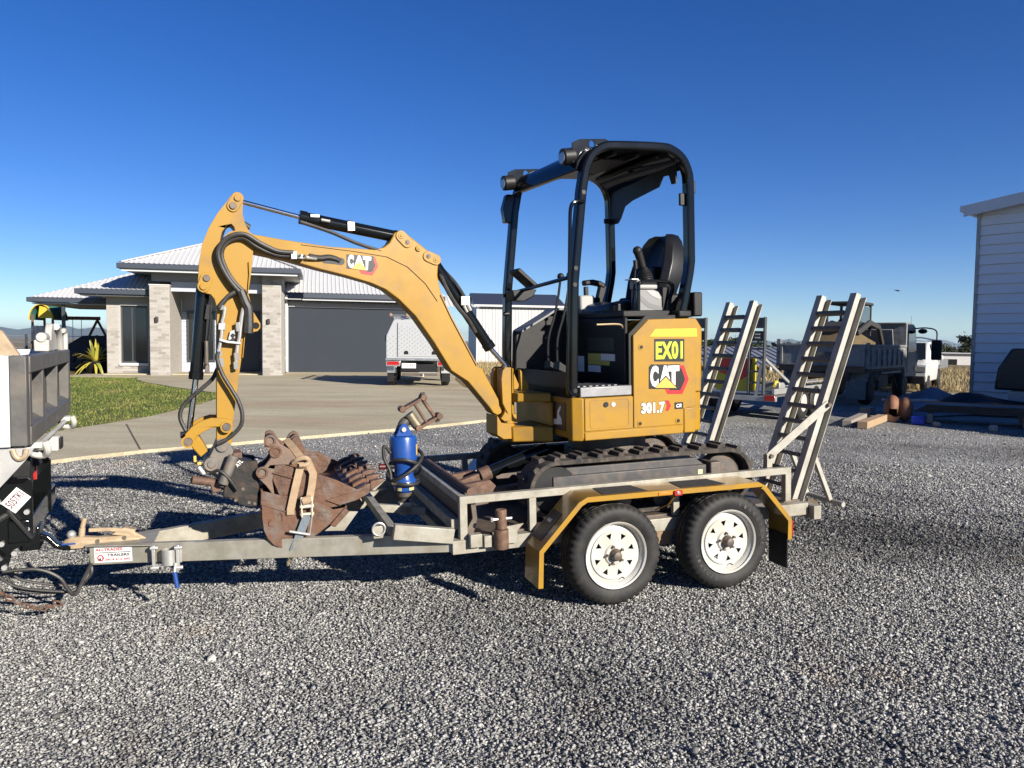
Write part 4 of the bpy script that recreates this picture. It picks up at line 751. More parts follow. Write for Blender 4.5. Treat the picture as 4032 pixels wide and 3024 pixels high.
fd = up('fuel_door', M().prism([(-.432, .993), (-.0855, .993), (-.0855, 1.197), (-.432, 1.197)], -.4875, -.478), YEL, lb, .003)
up('door_pressing', M().prism(rrect(-.398, 1.006, -.112, 1.188, .022), -.4895, -.487, holes=[rrect(-.391, 1.013, -.119, 1.181, .018)[::-1]]), YEL, fd, .0008)
up('door_lock', M().cyl((-.284, -.4935, 1.154), (-.284, -.4874, 1.154), .017, 18), BLM, fd)
up('door_lock', M().cyl((-.231, -.4925, 1.152), (-.231, -.4874, 1.152), .015, 18), GALB, fd)
# engine cover, rounded in plan at the back
secs = []
for y in np.linspace(-.48, .48, 17):
    rx = rear_x(y)-.41
    secs.append([(-.079, y, 1.2005), (-.079, y, 1.585), (.032, y, 1.684), (.362+rx, y, 1.689), (.411+rx, y, 1.622), (.405+rx, y, 1.2005)])
ec = up('engine_cover', M().loft(secs), YEL, bevel=.012, seg=3)
sp = up('side_cover', M().prism([(-.0795, .993), (-.0795, 1.583), (.0335, 1.682), (.360, 1.687), (.406, 1.622), (.400, 1.11), (.302, 1.095), (.302, .993)], -.4872, -.4795), YEL, ec, .004)
for x, z in ((-.022, 1.507), (-.035, 1.017), (.258, 1.018)):
    up('cover_lock', M().lathe([(0, .022), (.003, .020), (.003, .013), (.0005, .012)], (x, -.4874, z), (0, -1, 0), 20), YEL, sp); up('cover_lock_hole', M().cyl((x, -.489, z), (x, -.4873, z), .011, 14), BLM, sp)
up('cover_trim', M().rail([(-.086, -.462, 1.21), (-.086, -.462, 1.588), (.03, -.462, 1.692), (.36, -.462, 1.697)], .03, .014, up=(0, 1, 0)), BLM, ec)
# decals on the side cover
def dec(n, poly, material, lay, holes=()):
    return up(n, M().prism(poly, -.4876-.0009*lay, -.4873-.0009*(lay-1), holes=holes), material, sp)
d4 = D['decals']
dec('reflective_stripe', [d4[0], d4[1], d4[2], d4[3]], CHY, 1)
dec('fleet_number_plate', [d4[4], d4[5], d4[6], d4[7]], DBK, 1)
Xd, Zd = (1, 0, 0), (0, 0, 1)
up('lettering', text(M(), 'EX01', (.088, -.4888, 1.424), Xd, Zd, .209, .117, .045), CHY, sp, label='lime fleet number EX01')
dec('logo_hexagon', D['hexo'], DRD, 1.5, [D['hexi'][::-1]])
dec('logo_hexagon_core', D['hexi'], DBK, 1.2)
dec('logo_backing', D['catbg'], DBK, 1.9)
def glyph(ch, bx, lay, shear=0.):
    (x0, z1), (x1, z0) = bx; up('lettering', text(M(), ch, (x0, -.4876-.0009*lay, z0), Xd, Zd, x1-x0, z1-z0, .06), DWH, sp)
glyph('C', D['letC'], 2.4); glyph('A', D['letA'], 2.4); glyph('T', D['letT'], 2.4)
dec('logo_triangle_edge', [(D['tri'][0][0]-.01, D['tri'][0][1]-.004), (D['tri'][1][0], D['tri'][1][1]+.012), (D['tri'][2][0]+.012, D['tri'][2][1]-.004)], DBK, 3)
dec('logo_triangle', D['tri'], DYL, 3.4)
(x0, z1), (x1, z0) = D['n301']
up('lettering', text(M(), '301.7', (x0-.004, -.4885, z0-.004), Xd, Zd, x1-x0+.010, z1-z0+.008, .085), DBK, sp)
up('lettering', text(M(), '301.7', (x0, -.4893, z0), Xd, Zd, x1-x0, z1-z0, .05), DWH, sp, label='white model number 301.7')
dec('arrow', D['arrow'], DRD, 1.4)
(x0, z1), (x1, z0) = D['crbox']
dec('class_plate', [(x0, z0), (x1, z0), (x1, z1), (x0, z1)], DBK, 1.2)
up('lettering', text(M(), 'CR', (x0+.012, -.4893, z0+.010), Xd, Zd, x1-x0-.024, z1-z0-.02, .04, .25), DWH, sp)
# front of the body: warning picture and swing bracket
fs = up('warning_sticker', M().box((-.5035, -.36, .985), (-.5012, -.14, 1.165)), mat('sticker_brown', (.06, .035, .025), .35), lb)
sk = M()
sk.add([(-.5045, -.33+.2*a, 1.0+.15*b) for a, b in ((.1, .15), (.75, .1), (.8, .3), (.45, .36), (.42, .7), (.2, .95), (.14, .9), (.3, .6), (.12, .4))], [tuple(range(9))])
up('sticker_drawing', sk, DWH, fs)
up('swing_bracket', M().prism([(-.52, -.22), (-.52, .22), (-.62, .15), (-.76, .10), (-.76, -.10), (-.62, -.15)], .90, 1.00, ax=2).prism([(-.52, -.20), (-.52, .20), (-.62, .14), (-.74, .09), (-.74, -.09), (-.62, -.14)], 1.16, 1.22, ax=2).box((-.53, -.20, 1.0), (-.505, .20, 1.16)), YEL, bevel=.01)
sw = up('swing_post', M().prism(D['swA'], -.10, -.055).prism(D['swA'], .055, .10).prism(D['swC'], -.10, -.06).prism(D['swC'], .06, .10).prism(D['swB'], -.10, .10).cyl((-.76, 0, .91), (-.76, 0, 1.38), .055, 20).box((-.80, -.055, 1.02), (-.70, .055, 1.08)), YEL, bevel=.006)
up('swing_pin', M().cyl((-.76, 0, .895), (-.76, 0, 1.40), .03, 16), STL, sw)
# boom, arm, linkage
bm_ = up('boom', M().prism(D['boom'], -.065, .065), YEL, bevel=.007, seg=3)
arm_poly = [p for i, p in enumerate(D['arm']) if i != 22]
am = up('arm', M().prism(arm_poly, -.08, .08, holes=[D['arm_hole'][::-1]]), YEL, bevel=.006, seg=3)
up('arm_side_rib', M().rail([(-2.40, -.083, 1.50), (-2.385, -.083, 1.62), (-2.365, -.083, 1.80), (-2.345, -.083, 1.97), (-2.345, -.083, 2.04)], .006, .022, up=(0, 1, 0)), YEL, am, .002)
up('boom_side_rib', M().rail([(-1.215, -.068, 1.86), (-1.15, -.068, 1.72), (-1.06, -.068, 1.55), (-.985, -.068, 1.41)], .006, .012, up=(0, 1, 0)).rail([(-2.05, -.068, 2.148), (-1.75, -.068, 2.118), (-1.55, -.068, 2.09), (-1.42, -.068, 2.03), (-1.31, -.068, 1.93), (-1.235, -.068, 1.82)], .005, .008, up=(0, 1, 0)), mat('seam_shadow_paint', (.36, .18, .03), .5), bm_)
for nm in ('p_armcyl_pin', 'p_b2', 'p_b3', 'p_b4', 'p_boomcyl_pin'):
    x, z = D[nm][0]; big = nm in ('p_armcyl_pin', 'p_boomcyl_pin', 'p_b3')
    up('boom_pin', M().cyl((x, -.076, z), (x, .076, z), .019 if big else .015, 18).cyl((x, -.080, z), (x, -.076, z), .008, 10), YEL if big else STL, bm_, .002)
x0, z0 = D['p_armcyl_pin'][0]; x1, z1 = D['p_b2'][0]
def pill(x0, z0, x1, z1, r, n=8):
    a = math.atan2(z1-z0, x1-x0); return [(x1+r*math.cos(a-math.pi/2+math.pi*k/n), z1+r*math.sin(a-math.pi/2+math.pi*k/n)) for k in range(n+1)]+[(x0+r*math.cos(a+math.pi/2+math.pi*k/n), z0+r*math.sin(a+math.pi/2+math.pi*k/n)) for k in range(n+1)]
for a, b, par, yy in (('p_armcyl_pin', 'p_b2', bm_, -.0655), ('p_b4', 'p_boomcyl_pin', bm_, -.0655), ('p_armtop', 'p_arm2', am, -.0805), ('p_bktcyl_pin', 'p_bktcyl_pin2', am, -.0805)):
    p, q = D[a][0], D[b][0]; up('pin_keeper', M().prism(pill(p[0], p[1], q[0], q[1], .033), yy-.008, yy), YEL, par, .003)
for nm in ('p_armtop', 'p_arm2', 'p_bktcyl_pin', 'p_bktcyl_pin2', 'p_armlinkpin'):
    x, z = D[nm][0]; c = STL if nm in ('p_arm2', 'p_bktcyl_pin2') else YEL
    up('arm_pin', M().cyl((x, -.098, z), (x, .098, z), .019, 18), c, am, .002)
x, z = D['p_lughole'][0]; up('lug_hole', M().cyl((x, -.0812, z), (x, .0812, z), .019, 18), mat('dark_hole', (.01, .01, .01), .9), am)
def cyl_asm(n, base, b1, rod_end, rb, rr, clev=True):
    p, q, e = [Vector((a[0], 0, a[1])) for a in (base, b1, rod_end)]
    c = up(n, M().cyl(p, q, rb, 22).cyl(q-(q-p).normalized()*.04, q+(q-p).normalized()*.004, rb*1.12, 22).cyl(p, p+(q-p).normalized()*.03, rb*1.1, 22), BLK, None, .003)
    up('piston_rod', M().cyl(q, e, rr, 18), CHR, c)
    return c
pa, pb, pc = D['p_armtop'][0], D['p_armcyl_body0'][0], D['p_armcyl_body1'][0]
ac = cyl_asm('arm_cylinder', D['p_armcyl_pin'][0], pb, pa, .036, .0135)
up('cylinder_fittings', M().box((-1.99, -.05, 2.31), (-1.94, -.03, 2.325)).cyl((-1.93, -.05, 2.295), (-1.88, -.05, 2.288), .009, 8), GALB, ac); up('cylinder_clamp', M().lathe([(-.016, .039), (.016, .039)], (-1.755, 0, 2.268), (pc[0]-pb[0], 0, pc[1]-pb[1]), 20).box((-1.775, -.05, 2.24), (-1.735, -.03, 2.29)), ALU, ac)
up('cylinder_hose', M().tube([(p[0], -.055, p[1]-.022) for p in D['boomcyl_hose']], .011, 8), HOSE, ac)
bc = cyl_asm('boom_cylinder', D['p_boomcyl_pin'][0], D['p_boomcyl_body1'][0], D['p_boomcyl_end'][0], .036, .016)
up('cylinder_hose', M().tube([(-1.20, -.02, 1.99), (-1.16, -.05, 1.88), (-1.10, -.06, 1.78), (-1.03, -.055, 1.70), (-.98, -.045, 1.62)], .014, 8).tube([(-1.17, .03, 2.03), (-1.10, -.03, 1.93), (-1.04, -.045, 1.83), (-1.0, -.045, 1.76)], .012, 8), HOSE, bc)
up('cylinder_fittings', M().box((-1.075, -.06, 1.795), (-1.02, -.035, 1.85)).cyl((-1.06, -.06, 1.79), (-1.04, -.06, 1.75), .010, 8).cyl((-1.035, -.055, 1.80), (-1.015, -.055, 1.76), .012, 8), GALB, bc)
up('hose_guard', M().beam((-1.19, .035, 2.03), (-.99, .035, 1.78), .03, .02), BLM, bc, .003)
kc = cyl_asm('bucket_cylinder', D['p_bktcyl_pin'][0], D['p_bktcyl_b1'][0], D['p_linkpin'][0], .035, .0165)
up('cylinder_port', M().box((-2.60, -.052, 1.42), (-2.575, -.03, 1.47)).cyl((-2.59, -.05, 1.47), (-2.585, -.05, 1.60), .012, 8), STL, kc, .002); up('cylinder_pipe', M().tube([(-2.60, -.045, 1.44), (-2.575, -.05, 1.6), (-2.56, -.05, 1.70), (-2.555, -.045, 1.80)], .008, 8).beam((-2.575, -.042, 1.72), (-2.56, -.042, 1.80), .02, .03), BLM, kc)
for y in (-.112, .088): up('link', M().prism(D['link'], y, y+.024), YEL, None, .004, label='curved bucket link')
lk2 = up('tipping_link', M().prism(D['link2'], -.085, .085), YEL, None, .005)
x, z = D['p_linkpin'][0]
up('link_pin', M().cyl((x, -.125, z), (x, .125, z), .022, 18), STL, lk2); up('link_bush', M().lathe([(0, .034), (.006, .034), (.006, .024), (0, .024)], (x, -.113, z), (0, -1, 0), 22, caps=False), YEL, lk2)
x, z = D['p_armlinkpin'][0]
up('link_pin', M().cyl((x, -.125, z), (x, .125, z), .021, 18), STL, lk2); up('link_bush', M().lathe([(0, .033), (.006, .033), (.006, .023), (0, .023)], (x, -.113, z), (0, -1, 0), 22, caps=False), YEL, lk2)
up('bump_stop', M().box((-2.72, -.04, 1.06), (-2.742, .04, 1.09)), BLM, lk2, .004)
# emblem on the boom
def bdec(n, poly, material, lay, holes=()): return up(n, M().prism(poly, -.0658-.0007*lay, -.0655-.0007*(lay-1), holes=holes), material, bm_)
bdec('logo_hexagon', D['bl_hexo'], DRD, 1.2, [D['bl_hexi'][::-1]]); bdec('logo_hexagon_core', D['bl_hexi'], DBK, 1.0); bdec('logo_backing', D['bl_bg'], DBK, 1.7)
for ch, k in (('C', 'bl_C'), ('A', 'bl_A'), ('T', 'bl_T')):
    tl, tr_, bl_, br = [Vector(p) for p in D[k]]; a, f = text_mesh(ch, 1, 1, .07)
    up('lettering', M().add([((bl_+(br-bl_)*p[0]).lerp(tl+(tr_-tl)*p[0], p[1]).x, -.0675, (bl_+(br-bl_)*p[0]).lerp(tl+(tr_-tl)*p[0], p[1]).y) for p in a], f), DWH, bm_)
bdec('logo_triangle', D['bl_tri'], DYL, 3.6)
# hoses on boom and arm
def hose(k, y, r, y2=None): 
    pts = D[k]; n = len(pts); return up('hose', M().tube([(p[0], y+(0 if y2 is None else (y2-y)*i/(n-1)), p[1]) for i, p in enumerate(pts)], r, 9), HOSE, am)
hose('h1', -.125, .0135); hose('h2', -.105, .0135); hose('h3', -.085, .016, -.06); hose('h4', -.13, .0115); hose('h5', -.02, .0115); hose('h6', -.12, .0135); hose('h7', -.125, .026)
up('hose', M().tube([(-2.33, 0, 2.24), (-2.40, -.02, 2.275), (-2.46, -.03, 2.25), (-2.49, -.03, 2.19), (-2.49, -.03, 2.13)], .02, 9), HOSE, am)
up('hose_oval', M().prism(pill(-1.92, 2.062, -1.825, 2.054, .021), -.0662, -.0652), DBK, bm_)
up('hydraulic_fitting', M().tube([(p[0], -.115, p[1]) for p in D['h8']], .0095, 8), GALB, am); up('hydraulic_fitting', M().tube([(p[0], -.118, p[1]) for p in D['h9']], .0105, 8), GALB, am)
for x, z, l in ((-2.517, 1.505, .05), (-2.523, 1.545, .03), (-2.435, 1.53, .04), (-2.44, 1.48, .04), (-2.50, 1.80, .03), (-2.42, 1.70, .05)):
    up('fitting_nut', M().cyl((x, -.118, z), (x+.002, -.118, z-l), .0145, 6), GALB, am)
up('valve_block', M().prism(D['blk1'], -.125, -.085), ALU, am, .002); up('valve_bracket', M().prism(D['manif'], -.14, -.081), ALU, am, .001); up('valve_bracket', M().prism(D['blk2'], -.105, -.098), ALU, am, .001)
for z in (1.605, 1.628): up('bracket_bolt', M().cyl((-2.447, -.112, z), (-2.447, -.104, z), .012, 6), BLM, am)
up('hose_clamp', M().box((-2.12, -.135, 2.055), (-2.085, -.066, 2.10)).box((-2.08, -.12, 2.06), (-2.04, -.066, 2.085)), ALU, bm_, .003)
for x in (-2.07, -2.045): up('clamp_bolt', M().cyl((x, -.127, 2.075), (x, -.119, 2.075), .009, 6), BLM, bm_)
up('hose_fitting', M().cyl((-2.03, -.09, 2.070), (-1.97, -.085, 2.066), .011, 8), GALB, bm_)
# tilting quick hitch at the arm tip
hb = up('quick_hitch', M().prism(D['hbody'], -.085, .085), GRY, None, .010, seg=3)
x, z = D['hp'][0]
up('hitch_boss', M().cyl((x, -.105, z), (x, .105, z), .040, 24).cyl((x, -.112, z), (x, -.104, z), .022, 18), GRY, hb, .004)
up('hitch_boss', M().cyl((-2.528, -.10, 1.008), (-2.528, .10, 1.008), .034, 22), GRY, hb, .004)
p, q = D['hp'][1], D['hp'][2]
up('tilt_cylinder', M().cyl((p[0], -.09, p[1]), (q[0], -.05, q[1]), .024, 18), RUSTD, hb, .003); up('tilt_rod', M().cyl((q[0]-.055, -.062, q[1]+.014), (q[0]+.002, -.05, q[1]), .0245, 18), CHR, hb)
up('tilt_lug', M().prism([(-2.60, .81), (-2.54, .80), (-2.55, .75), (-2.59, .745)], -.09, -.04), RUSTD, hb, .004)
for y0, y1 in ((-.12, -.085), (.10, .14)): up('hitch_cradle_plate', M().prism(D['hblack'], y0, y1), WBK, hb, .008)
up('hitch_cradle_core', M().prism([(-2.46, .93), (-2.36, .90), (-2.36, .70), (-2.45, .70), (-2.48, .78)], -.0845, .0995), WBK, hb, .01); up('hitch_roll_tube', M().cyl((-2.535, -.135, .80), (-2.472, -.135, .955), .028, 18), GRY, hb, .003)
up('hitch_top_block', M().box((-2.475, -.10, .925), (-2.425, .06, .965)), RUSTD, hb, .006); up('hitch_lock_hook', M().prism([(-2.36, .66), (-2.30, .70), (-2.31, .76), (-2.34, .74), (-2.37, .71)], -.06, .06), WBK, hb, .006); up('hitch_hose', M().tube([(-2.60, -.11, .86), (-2.55, -.15, .88), (-2.50, -.16, .83), (-2.46, -.15, .76)], .009, 8), HOSE, hb)
up('lettering', text(M(), 'ATL', (-2.452, -.1215, .885), (.72, 0, .70), (-.70, 0, .72), .042, .022, .03), DWH, hb)
for x, z in ((-2.47, .70), (-2.40, .68), (-2.37, .67), (-2.43, .76)): up('cradle_bolt', M().cyl((x, -.126, z), (x, -.12, z), .010, 6), STL, hb)
up('safety_tag', M().box((-2.68, -.10, .93), (-2.665, -.09, .965)).box((-2.662, -.10, .912), (-2.64, -.09, .928)), DYL, hb, .003)
up('hitch_fitting', M().cyl((-2.655, -.095, .90), (-2.63, -.095, .86), .012, 8), GALB, hb)
# ---- operator station
up('step_tread', M().box((-.458, -.478, 1.204), (-.086, -.44, 1.268)), STEP, None, .006)
fl = up('floor', M().box((-.497, -.439, 1.2005), (-.085, .44, 1.262)), BLM, None, .004)
for i in range(8): up('tread_bar', M().box((-.44+i*.045, -.40, 1.2625), (-.42+i*.045, -.15, 1.270)), STEP, fl)
up('toe_guard', M().prism([(-.497, 1.2005), (-.475, 1.2005), (-.475, 1.33), (-.497, 1.36)], -.43, .43), BLM, fl)
sb = up('seat_base', M().box((-.108, -.43, 1.2635), (-.0805, .44, 1.70)).box((-.10, -.40, 1.70), (.40, .44, 1.745)), BLM, None, .01)
for y0, z0, y1, z1, c in ((.295, 1.44, .115, 1.33, DWH), (.055, 1.462, -.12, 1.415, mat('caution_yellow', (.62, .52, .10), .5)), (.055, 1.414, -.24, 1.385, MATS['caution_yellow'] if 'caution_yellow' in MATS else DYL), (-.125, 1.462, -.31, 1.416, DWH), (.055, 1.38, -.12, 1.335, DWH)):
    up('warning_label', M().box((-.1105, y0, z0), (-.1085, y1, z1)), c, sb)
up('label_panel', M().box((-.1102, .05, 1.48), (-.1085, -.30, 1.57)), CONS if 0 else mat('dark_blue_plastic', (.02, .024, .035), .4), sb)
cu = []
for x, zt, zb, hw in ((-.07, 1.765, 1.745, .17), (-.05, 1.80, 1.745, .205), (.05, 1.825, 1.745, .215), (.22, 1.81, 1.745, .215), (.36, 1.80, 1.745, .20)):
    cu.append([(x, -hw, zb), (x, hw, zb), (x, hw*1.0, zt-.015), (x, hw*.8, zt), (x, 0, zt-.012), (x, -hw*.8, zt), (x, -hw, zt-.015)])
seat = up('seat', M().loft(cu), BLS, None, .012, seg=3)
bs = []
for z, xf_, xb, hw in ((1.80, .30, .42, .20), (1.86, .315, .46, .235), (1.97, .34, .50, .245), (2.08, .375, .535, .235), (2.16, .405, .55, .20), (2.23, .43, .555, .165), (2.275, .455, .55, .125), (2.29, .485, .53, .08)):
    bs.append([(xf_+.035, 0, z), (xf_+.030, -hw*.55, z), (xf_-.03, -hw*.85, z), (xf_+.02, -hw, z), (xb-.02, -hw*.92, z), (xb, -hw*.5, z), (xb, hw*.5, z), (xb-.02, hw*.92, z), (xf_+.02, hw, z), (xf_-.03, hw*.85, z), (xf_+.030, hw*.55, z)])
up('backrest', M().loft(bs), BLS, seat, .006, seg=3, smooth=60)
up('backrest_panel', M().box((.335, -.09, 1.92), (.40, .09, 2.06)), BLM, seat, .012)
up('backrest_shell', M().loft([[(x_+.0, y, z) for y in (-.16, .16)]+[(x_+.03, y, z) for y in (.16, -.16)] for x_, z in ((.44, 1.85), (.505, 2.0), (.56, 2.12))]), BLM, seat, .006)
# consoles, levers
cl = up('left_console', M().prism(D['consoleL'], -.35, -.25), CONS, None, .01, seg=3)
up('console_badge', M().prism([(.105, 1.877), (.165, 1.877), (.205, 1.86), (.222, 1.825), (.205, 1.82), (.15, 1.84)], -.3525, -.3495), CONL, cl)
up('console_stripe', M().prism([(.056, 1.85), (.056, 1.815), (.12, 1.765), (.232, 1.735), (.232, 1.765), (.13, 1.795)], -.352, -.3495), mat('dark_grey_stripe', (.14, .14, .14), .5), cl)
up('console_top', M().box((.04, -.35, 1.884), (.20, -.25, 1.945)), CONL, cl, .012)
up('console_frame', M().tube([(p[0], -.37, p[1]) for p in D['armgrip']], .0125, 10, sub=4), BLK, cl)
up('console_bracket', M().box((.235, -.35, 1.70), (.29, -.25, 1.90)), BLM, cl, .008)
j = D['joy']; up('joystick', M().cyl((j[0][0], -.31, j[0][1]-.0), (j[1][0], -.30, j[1][1]), .029, 16, .024).ball((j[0][0], -.31, j[0][1]-.005), .031, 12, 8).cyl((j[1][0], -.30, j[1][1]+.01), (j[1][0]+.02, -.30, 1.99), .018, 12), BLM, cl, .004)
up('joystick_boot', M().lathe([(-.0, .055), (.012, .05), (.016, .055), (.028, .048), (.032, .052), (.044, .043), (.048, .046), (.06, .036), (.085, .022)], (.135, -.30, 1.945), (-.12, 0, 1), 18), BLM, cl)
l = D['lev2']; up('safety_lever', M().cyl((l[1][0], -.33, l[1][1]), (l[3][0], -.33, l[3][1]-.15), .006, 8).cyl((l[0][0], -.33, l[0][1]), (l[1][0], -.33, l[1][1]-.02), .015, 12), BLM, cl)
up('console_lid', M().box((.0, -.35, 1.945), (.05, -.26, 1.952)), ALU, cl)
cr = up('right_console', M().box((-.06, .25, 1.70), (.06, .40, 1.875)), CONL, None, .015)
up('armrest', M().rail([(-.01, .30, 1.965), (.06, .30, 1.972), (.12, .30, 1.962), (.16, .30, 1.94)], .06, .04), BLM, cr, .012)
up('armrest_post', M().beam((.012, .30, 1.94), (.015, .30, 1.80), .03, .03).beam((.15, .30, 1.95), (.10, .30, 1.76), .05, .05).box((.03, .26, 1.74), (.11, .38, 1.86)), BLM, cr, .006)
up('grip_rails', M().box((.12, .30, 1.75), (.26, .42, 1.80)), BLM, cr, .02)
db = up('dash_bar', M().cyl((-.515, -.44, 1.945), (-.565, .46, 1.885), .013, 10), BLK)
up('monitor', M().tf(Matrix.Identity(4)).hexa([(-.60, .14, 2.035), (-.455, .14, 1.915), (-.455, .30, 1.915), (-.60, .30, 2.035), (-.58, .14, 2.055), (-.43, .14, 1.93), (-.43, .30, 1.93), (-.58, .30, 2.055)]), BLM, db, .006)
up('monitor_stand', M().prism([(-.63, 1.905), (-.44, 1.91), (-.47, 1.86), (-.53, 1.83), (-.61, 1.835), (-.62, 1.86)], .17, .30), BLM, db, .008)
for y in (-.05, .09):
    up('travel_lever', M().tube([(-.40, y, 1.30), (-.40, y, 1.55), (-.35, y, 1.72), (-.32, y, 1.85), (-.30, y, 1.97)], .009, 8).ball((-.298, y, 1.995), .024), BLM, None)
    up('pedal', M().hexa([(-.42, y-.05, 1.36), (-.30, y-.05, 1.31), (-.30, y+.04, 1.31), (-.42, y+.04, 1.36), (-.41, y-.05, 1.42), (-.29, y-.05, 1.34), (-.29, y+.04, 1.34), (-.41, y+.04, 1.42)]), BLM, None, .006)
fp = up('right_side_cover', M().prism([(-.50, 1.2005), (-.52, 1.33), (-.51, 1.62), (-.29, 1.735), (-.225, 1.77), (-.079, 1.77), (-.079, 1.2005)], .40, .47), BLM, None, .012)
up('cover_top', M().prism([(-.50, 1.63), (-.29, 1.745), (-.225, 1.785), (-.08, 1.785), (-.08, 1.772), (-.22, 1.772), (-.285, 1.733), (-.50, 1.618)], .30, .475), CONS, fp)
up('under_seat_rail', M().tube([(-.30, -.41, 1.655), (-.14, -.41, 1.655), (-.105, -.41, 1.63), (-.08, -.41, 1.585), (-.06, -.41, 1.565)], .007, 8), mat('bronze_rod', (.45, .34, .2), .35, .6), sb)
up('tool_box', M().box((.33, -.30, 1.697), (.53, .38, 1.86)), BLM, None, .02)
# ---- canopy
near_h = [(-.505, 1.215), (-.498, 1.55), (-.487, 1.92), (-.425, 2.475), (-.40, 2.60), (-.355, 2.69), (-.28, 2.745), (-.18, 2.762), (.14, 2.777), (.235, 2.762), (.31, 2.715), (.352, 2.64), (.366, 2.55), (.372, 2.20), (.374, 2.06), (.362, 1.98), (.30, 1.70)]
def hoop(y, dx, z0): 
    P = near_h; Q = []
    for i in range(len(P)-1):
        p0, p1, p2, p3 = [Vector(P[min(max(k, 0), len(P)-1)]) for k in (i-1, i, i+1, i+2)]
        for k in range(3):
            t = k/3; Q.append(tuple(.5*((2*p1)+(-p0+p2)*t+(2*p0-5*p1+4*p2-p3)*t*t+(-p0+3*p1-3*p2+p3)*t**3)) if 3 < i < 12 else tuple(p1.lerp(p2, t)))
    Q.append(P[-1]); pts = [(x+dx, y, max(z, z0)) for x, z in Q if z >= z0]; return M().rail(pts, .055, .072, up=(0, 1, 0))
cn = up('canopy', hoop(-.455, 0, 0).tf(Matrix.Identity(4)), BLK, None, .014, seg=3, label='black steel rollover canopy')
up('canopy_hoop', hoop(.455, -.058, 1.30), BLK, cn, .014, seg=3)
roof = []
for y in np.linspace(-.425, .425, 9):
    k = -.058*(y+.455)/.91; dz = .012*(1-(y/.43)**2)
    roof.append([(x+k, y, z+dz+.004+(.012 if z > 2.7 else 0)) for x, z in ((-.36, 2.70), (-.28, 2.75), (-.18, 2.765), (.14, 2.78), (.235, 2.765), (.31, 2.718), (.345, 2.66))]+[(x+k, y, z+dz) for x, z in ((.33, 2.65), (.295, 2.695), (.22, 2.735), (.14, 2.75), (-.18, 2.735), (-.27, 2.72), (-.34, 2.68))])
up('roof', M().loft(roof), BLK, cn, smooth=50)
for x in (-.12, .05, .2): up('roof_rib', M().box((x-.015-.03, -.40, 2.722), (x+.015-.03, .40, 2.742)), BLM, cn, .003)
up('front_beam', M().loft([[(-.43+k, y, z+.0) for z, k in ((2.60, .0), (2.66, -.02), (2.72, .02), (2.745, .08), (2.70, .08), (2.60, .05))] if 0 else [(x-.058*(y+.455)/.91, y, z) for x, z in ((-.445, 2.60), (-.435, 2.66), (-.385, 2.725), (-.32, 2.755), (-.30, 2.73), (-.37, 2.67), (-.40, 2.60))] for y in (-.43, 0, .43)]), BLK, cn, .006)
up('rear_panel', M().prism([(-.42, 2.72), (-.42, 2.57), (-.37, 2.57), (-.34, 2.635), (-.27, 2.64), (-.22, 2.58), (.12, 2.545), (.22, 2.52), (.28, 2.44), (.32, 2.41), (.41, 2.41), (.42, 2.44), (.42, 2.72)], .295, .305, ax=0), BLM, cn)
up('roof_lining', M().box((-.20, -.30, 2.712), (-.02, .10, 2.72)), BLM, cn)
def lamp(y, x, z, s):
    br = up('lamp_bracket', M().prism([(x+.02, z-.04), (x+.015, z+.085), (x+.07, z+.11), (x+.25, z+.125), (x+.37, z+.075), (x+.20, z+.055), (x+.11, z+.01), (x+.08, z-.03)], y-.004, y+.004, holes=[[(x+.155+.02*math.cos(a), z+.085+.024*math.sin(a)) for a in np.linspace(0, 2*math.pi, 13)[:-1]][::-1]]), BLK, cn, .001)
    up('work_lamp', M().cyl((x-.035, y+s, z), (x+.045, y+s, z+.012), .052, 24).box((x+.04, y+min(0, s), z-.01), (x+.06, y+max(0, s), z+.05)), BLM, br, .006)
    up('lens', M().cyl((x-.039, y+s, z), (x-.0345, y+s, z), .040, 24), LEN, br)
lamp(-.40, -.47, 2.69, .035); lamp(.42, -.555, 2.665, -.03)
up('grab_rail', M().tube([(-.43, -.50, 2.402), (-.485, -.505, 2.398), (-.522, -.505, 2.36), (-.530, -.505, 2.20), (-.537, -.505, 1.96), (-.553, -.505, 1.5), (-.560, -.505, 1.30), (-.545, -.505, 1.24), (-.505, -.50, 1.225)], .0115, 10, sub=4), BLK, cn)
for x, z in ((-.493, 1.90), (-.485, 2.0), (-.425, 2.46), (-.50, 1.25)): up('post_bolt', M().cyl((x, -.494, z), (x, -.484, z), .014, 10), BLM, cn)
for z in (1.75, 1.88): up('post_bolt', M().cyl((-.56, .40, z), (-.60, .40, z), .014, 10), BLM, cn)
up('hook', M().box((.30, -.46, 2.42), (.345, -.44, 2.50)).box((.395, -.47, 2.50), (.415, -.44, 2.58)), BLM, cn, .006)
up('hook', M().box((.235, .40, 2.42), (.32, .42, 2.455)), BLM, cn, .004)
up('corner_bracket', M().prism([(-.56, 2.40), (-.50, 2.40), (-.47, 2.60), (-.545, 2.60), (-.575, 2.50)], .43, .49), BLK, cn, .006)
up('post_base', M().box((.26, -.50, 1.695), (.36, -.40, 1.74)).box((.40, -.47, 1.70), (.47, -.30, 1.86)), BLM, cn, .01)
# ================================================================== buckets, strap and auger on the trailer drawbar
def plate_holes(m, poly, v0, v1): return m.prism(poly, v0, v1)
def arcpoly(pts, t):       # thick sheet polyline -> closed polygon
    P = [Vector(p) for p in pts]; n = len(P); a = []; b = []
    for i in range(n):
        d = (P[min(i+1, n-1)]-P[max(i-1, 0)]).normalized(); nr = Vector((-d.y, d.x)); a.append(tuple(P[i]+nr*t/2)); b.append(tuple(P[i]-nr*t/2))
    return a+b[::-1]
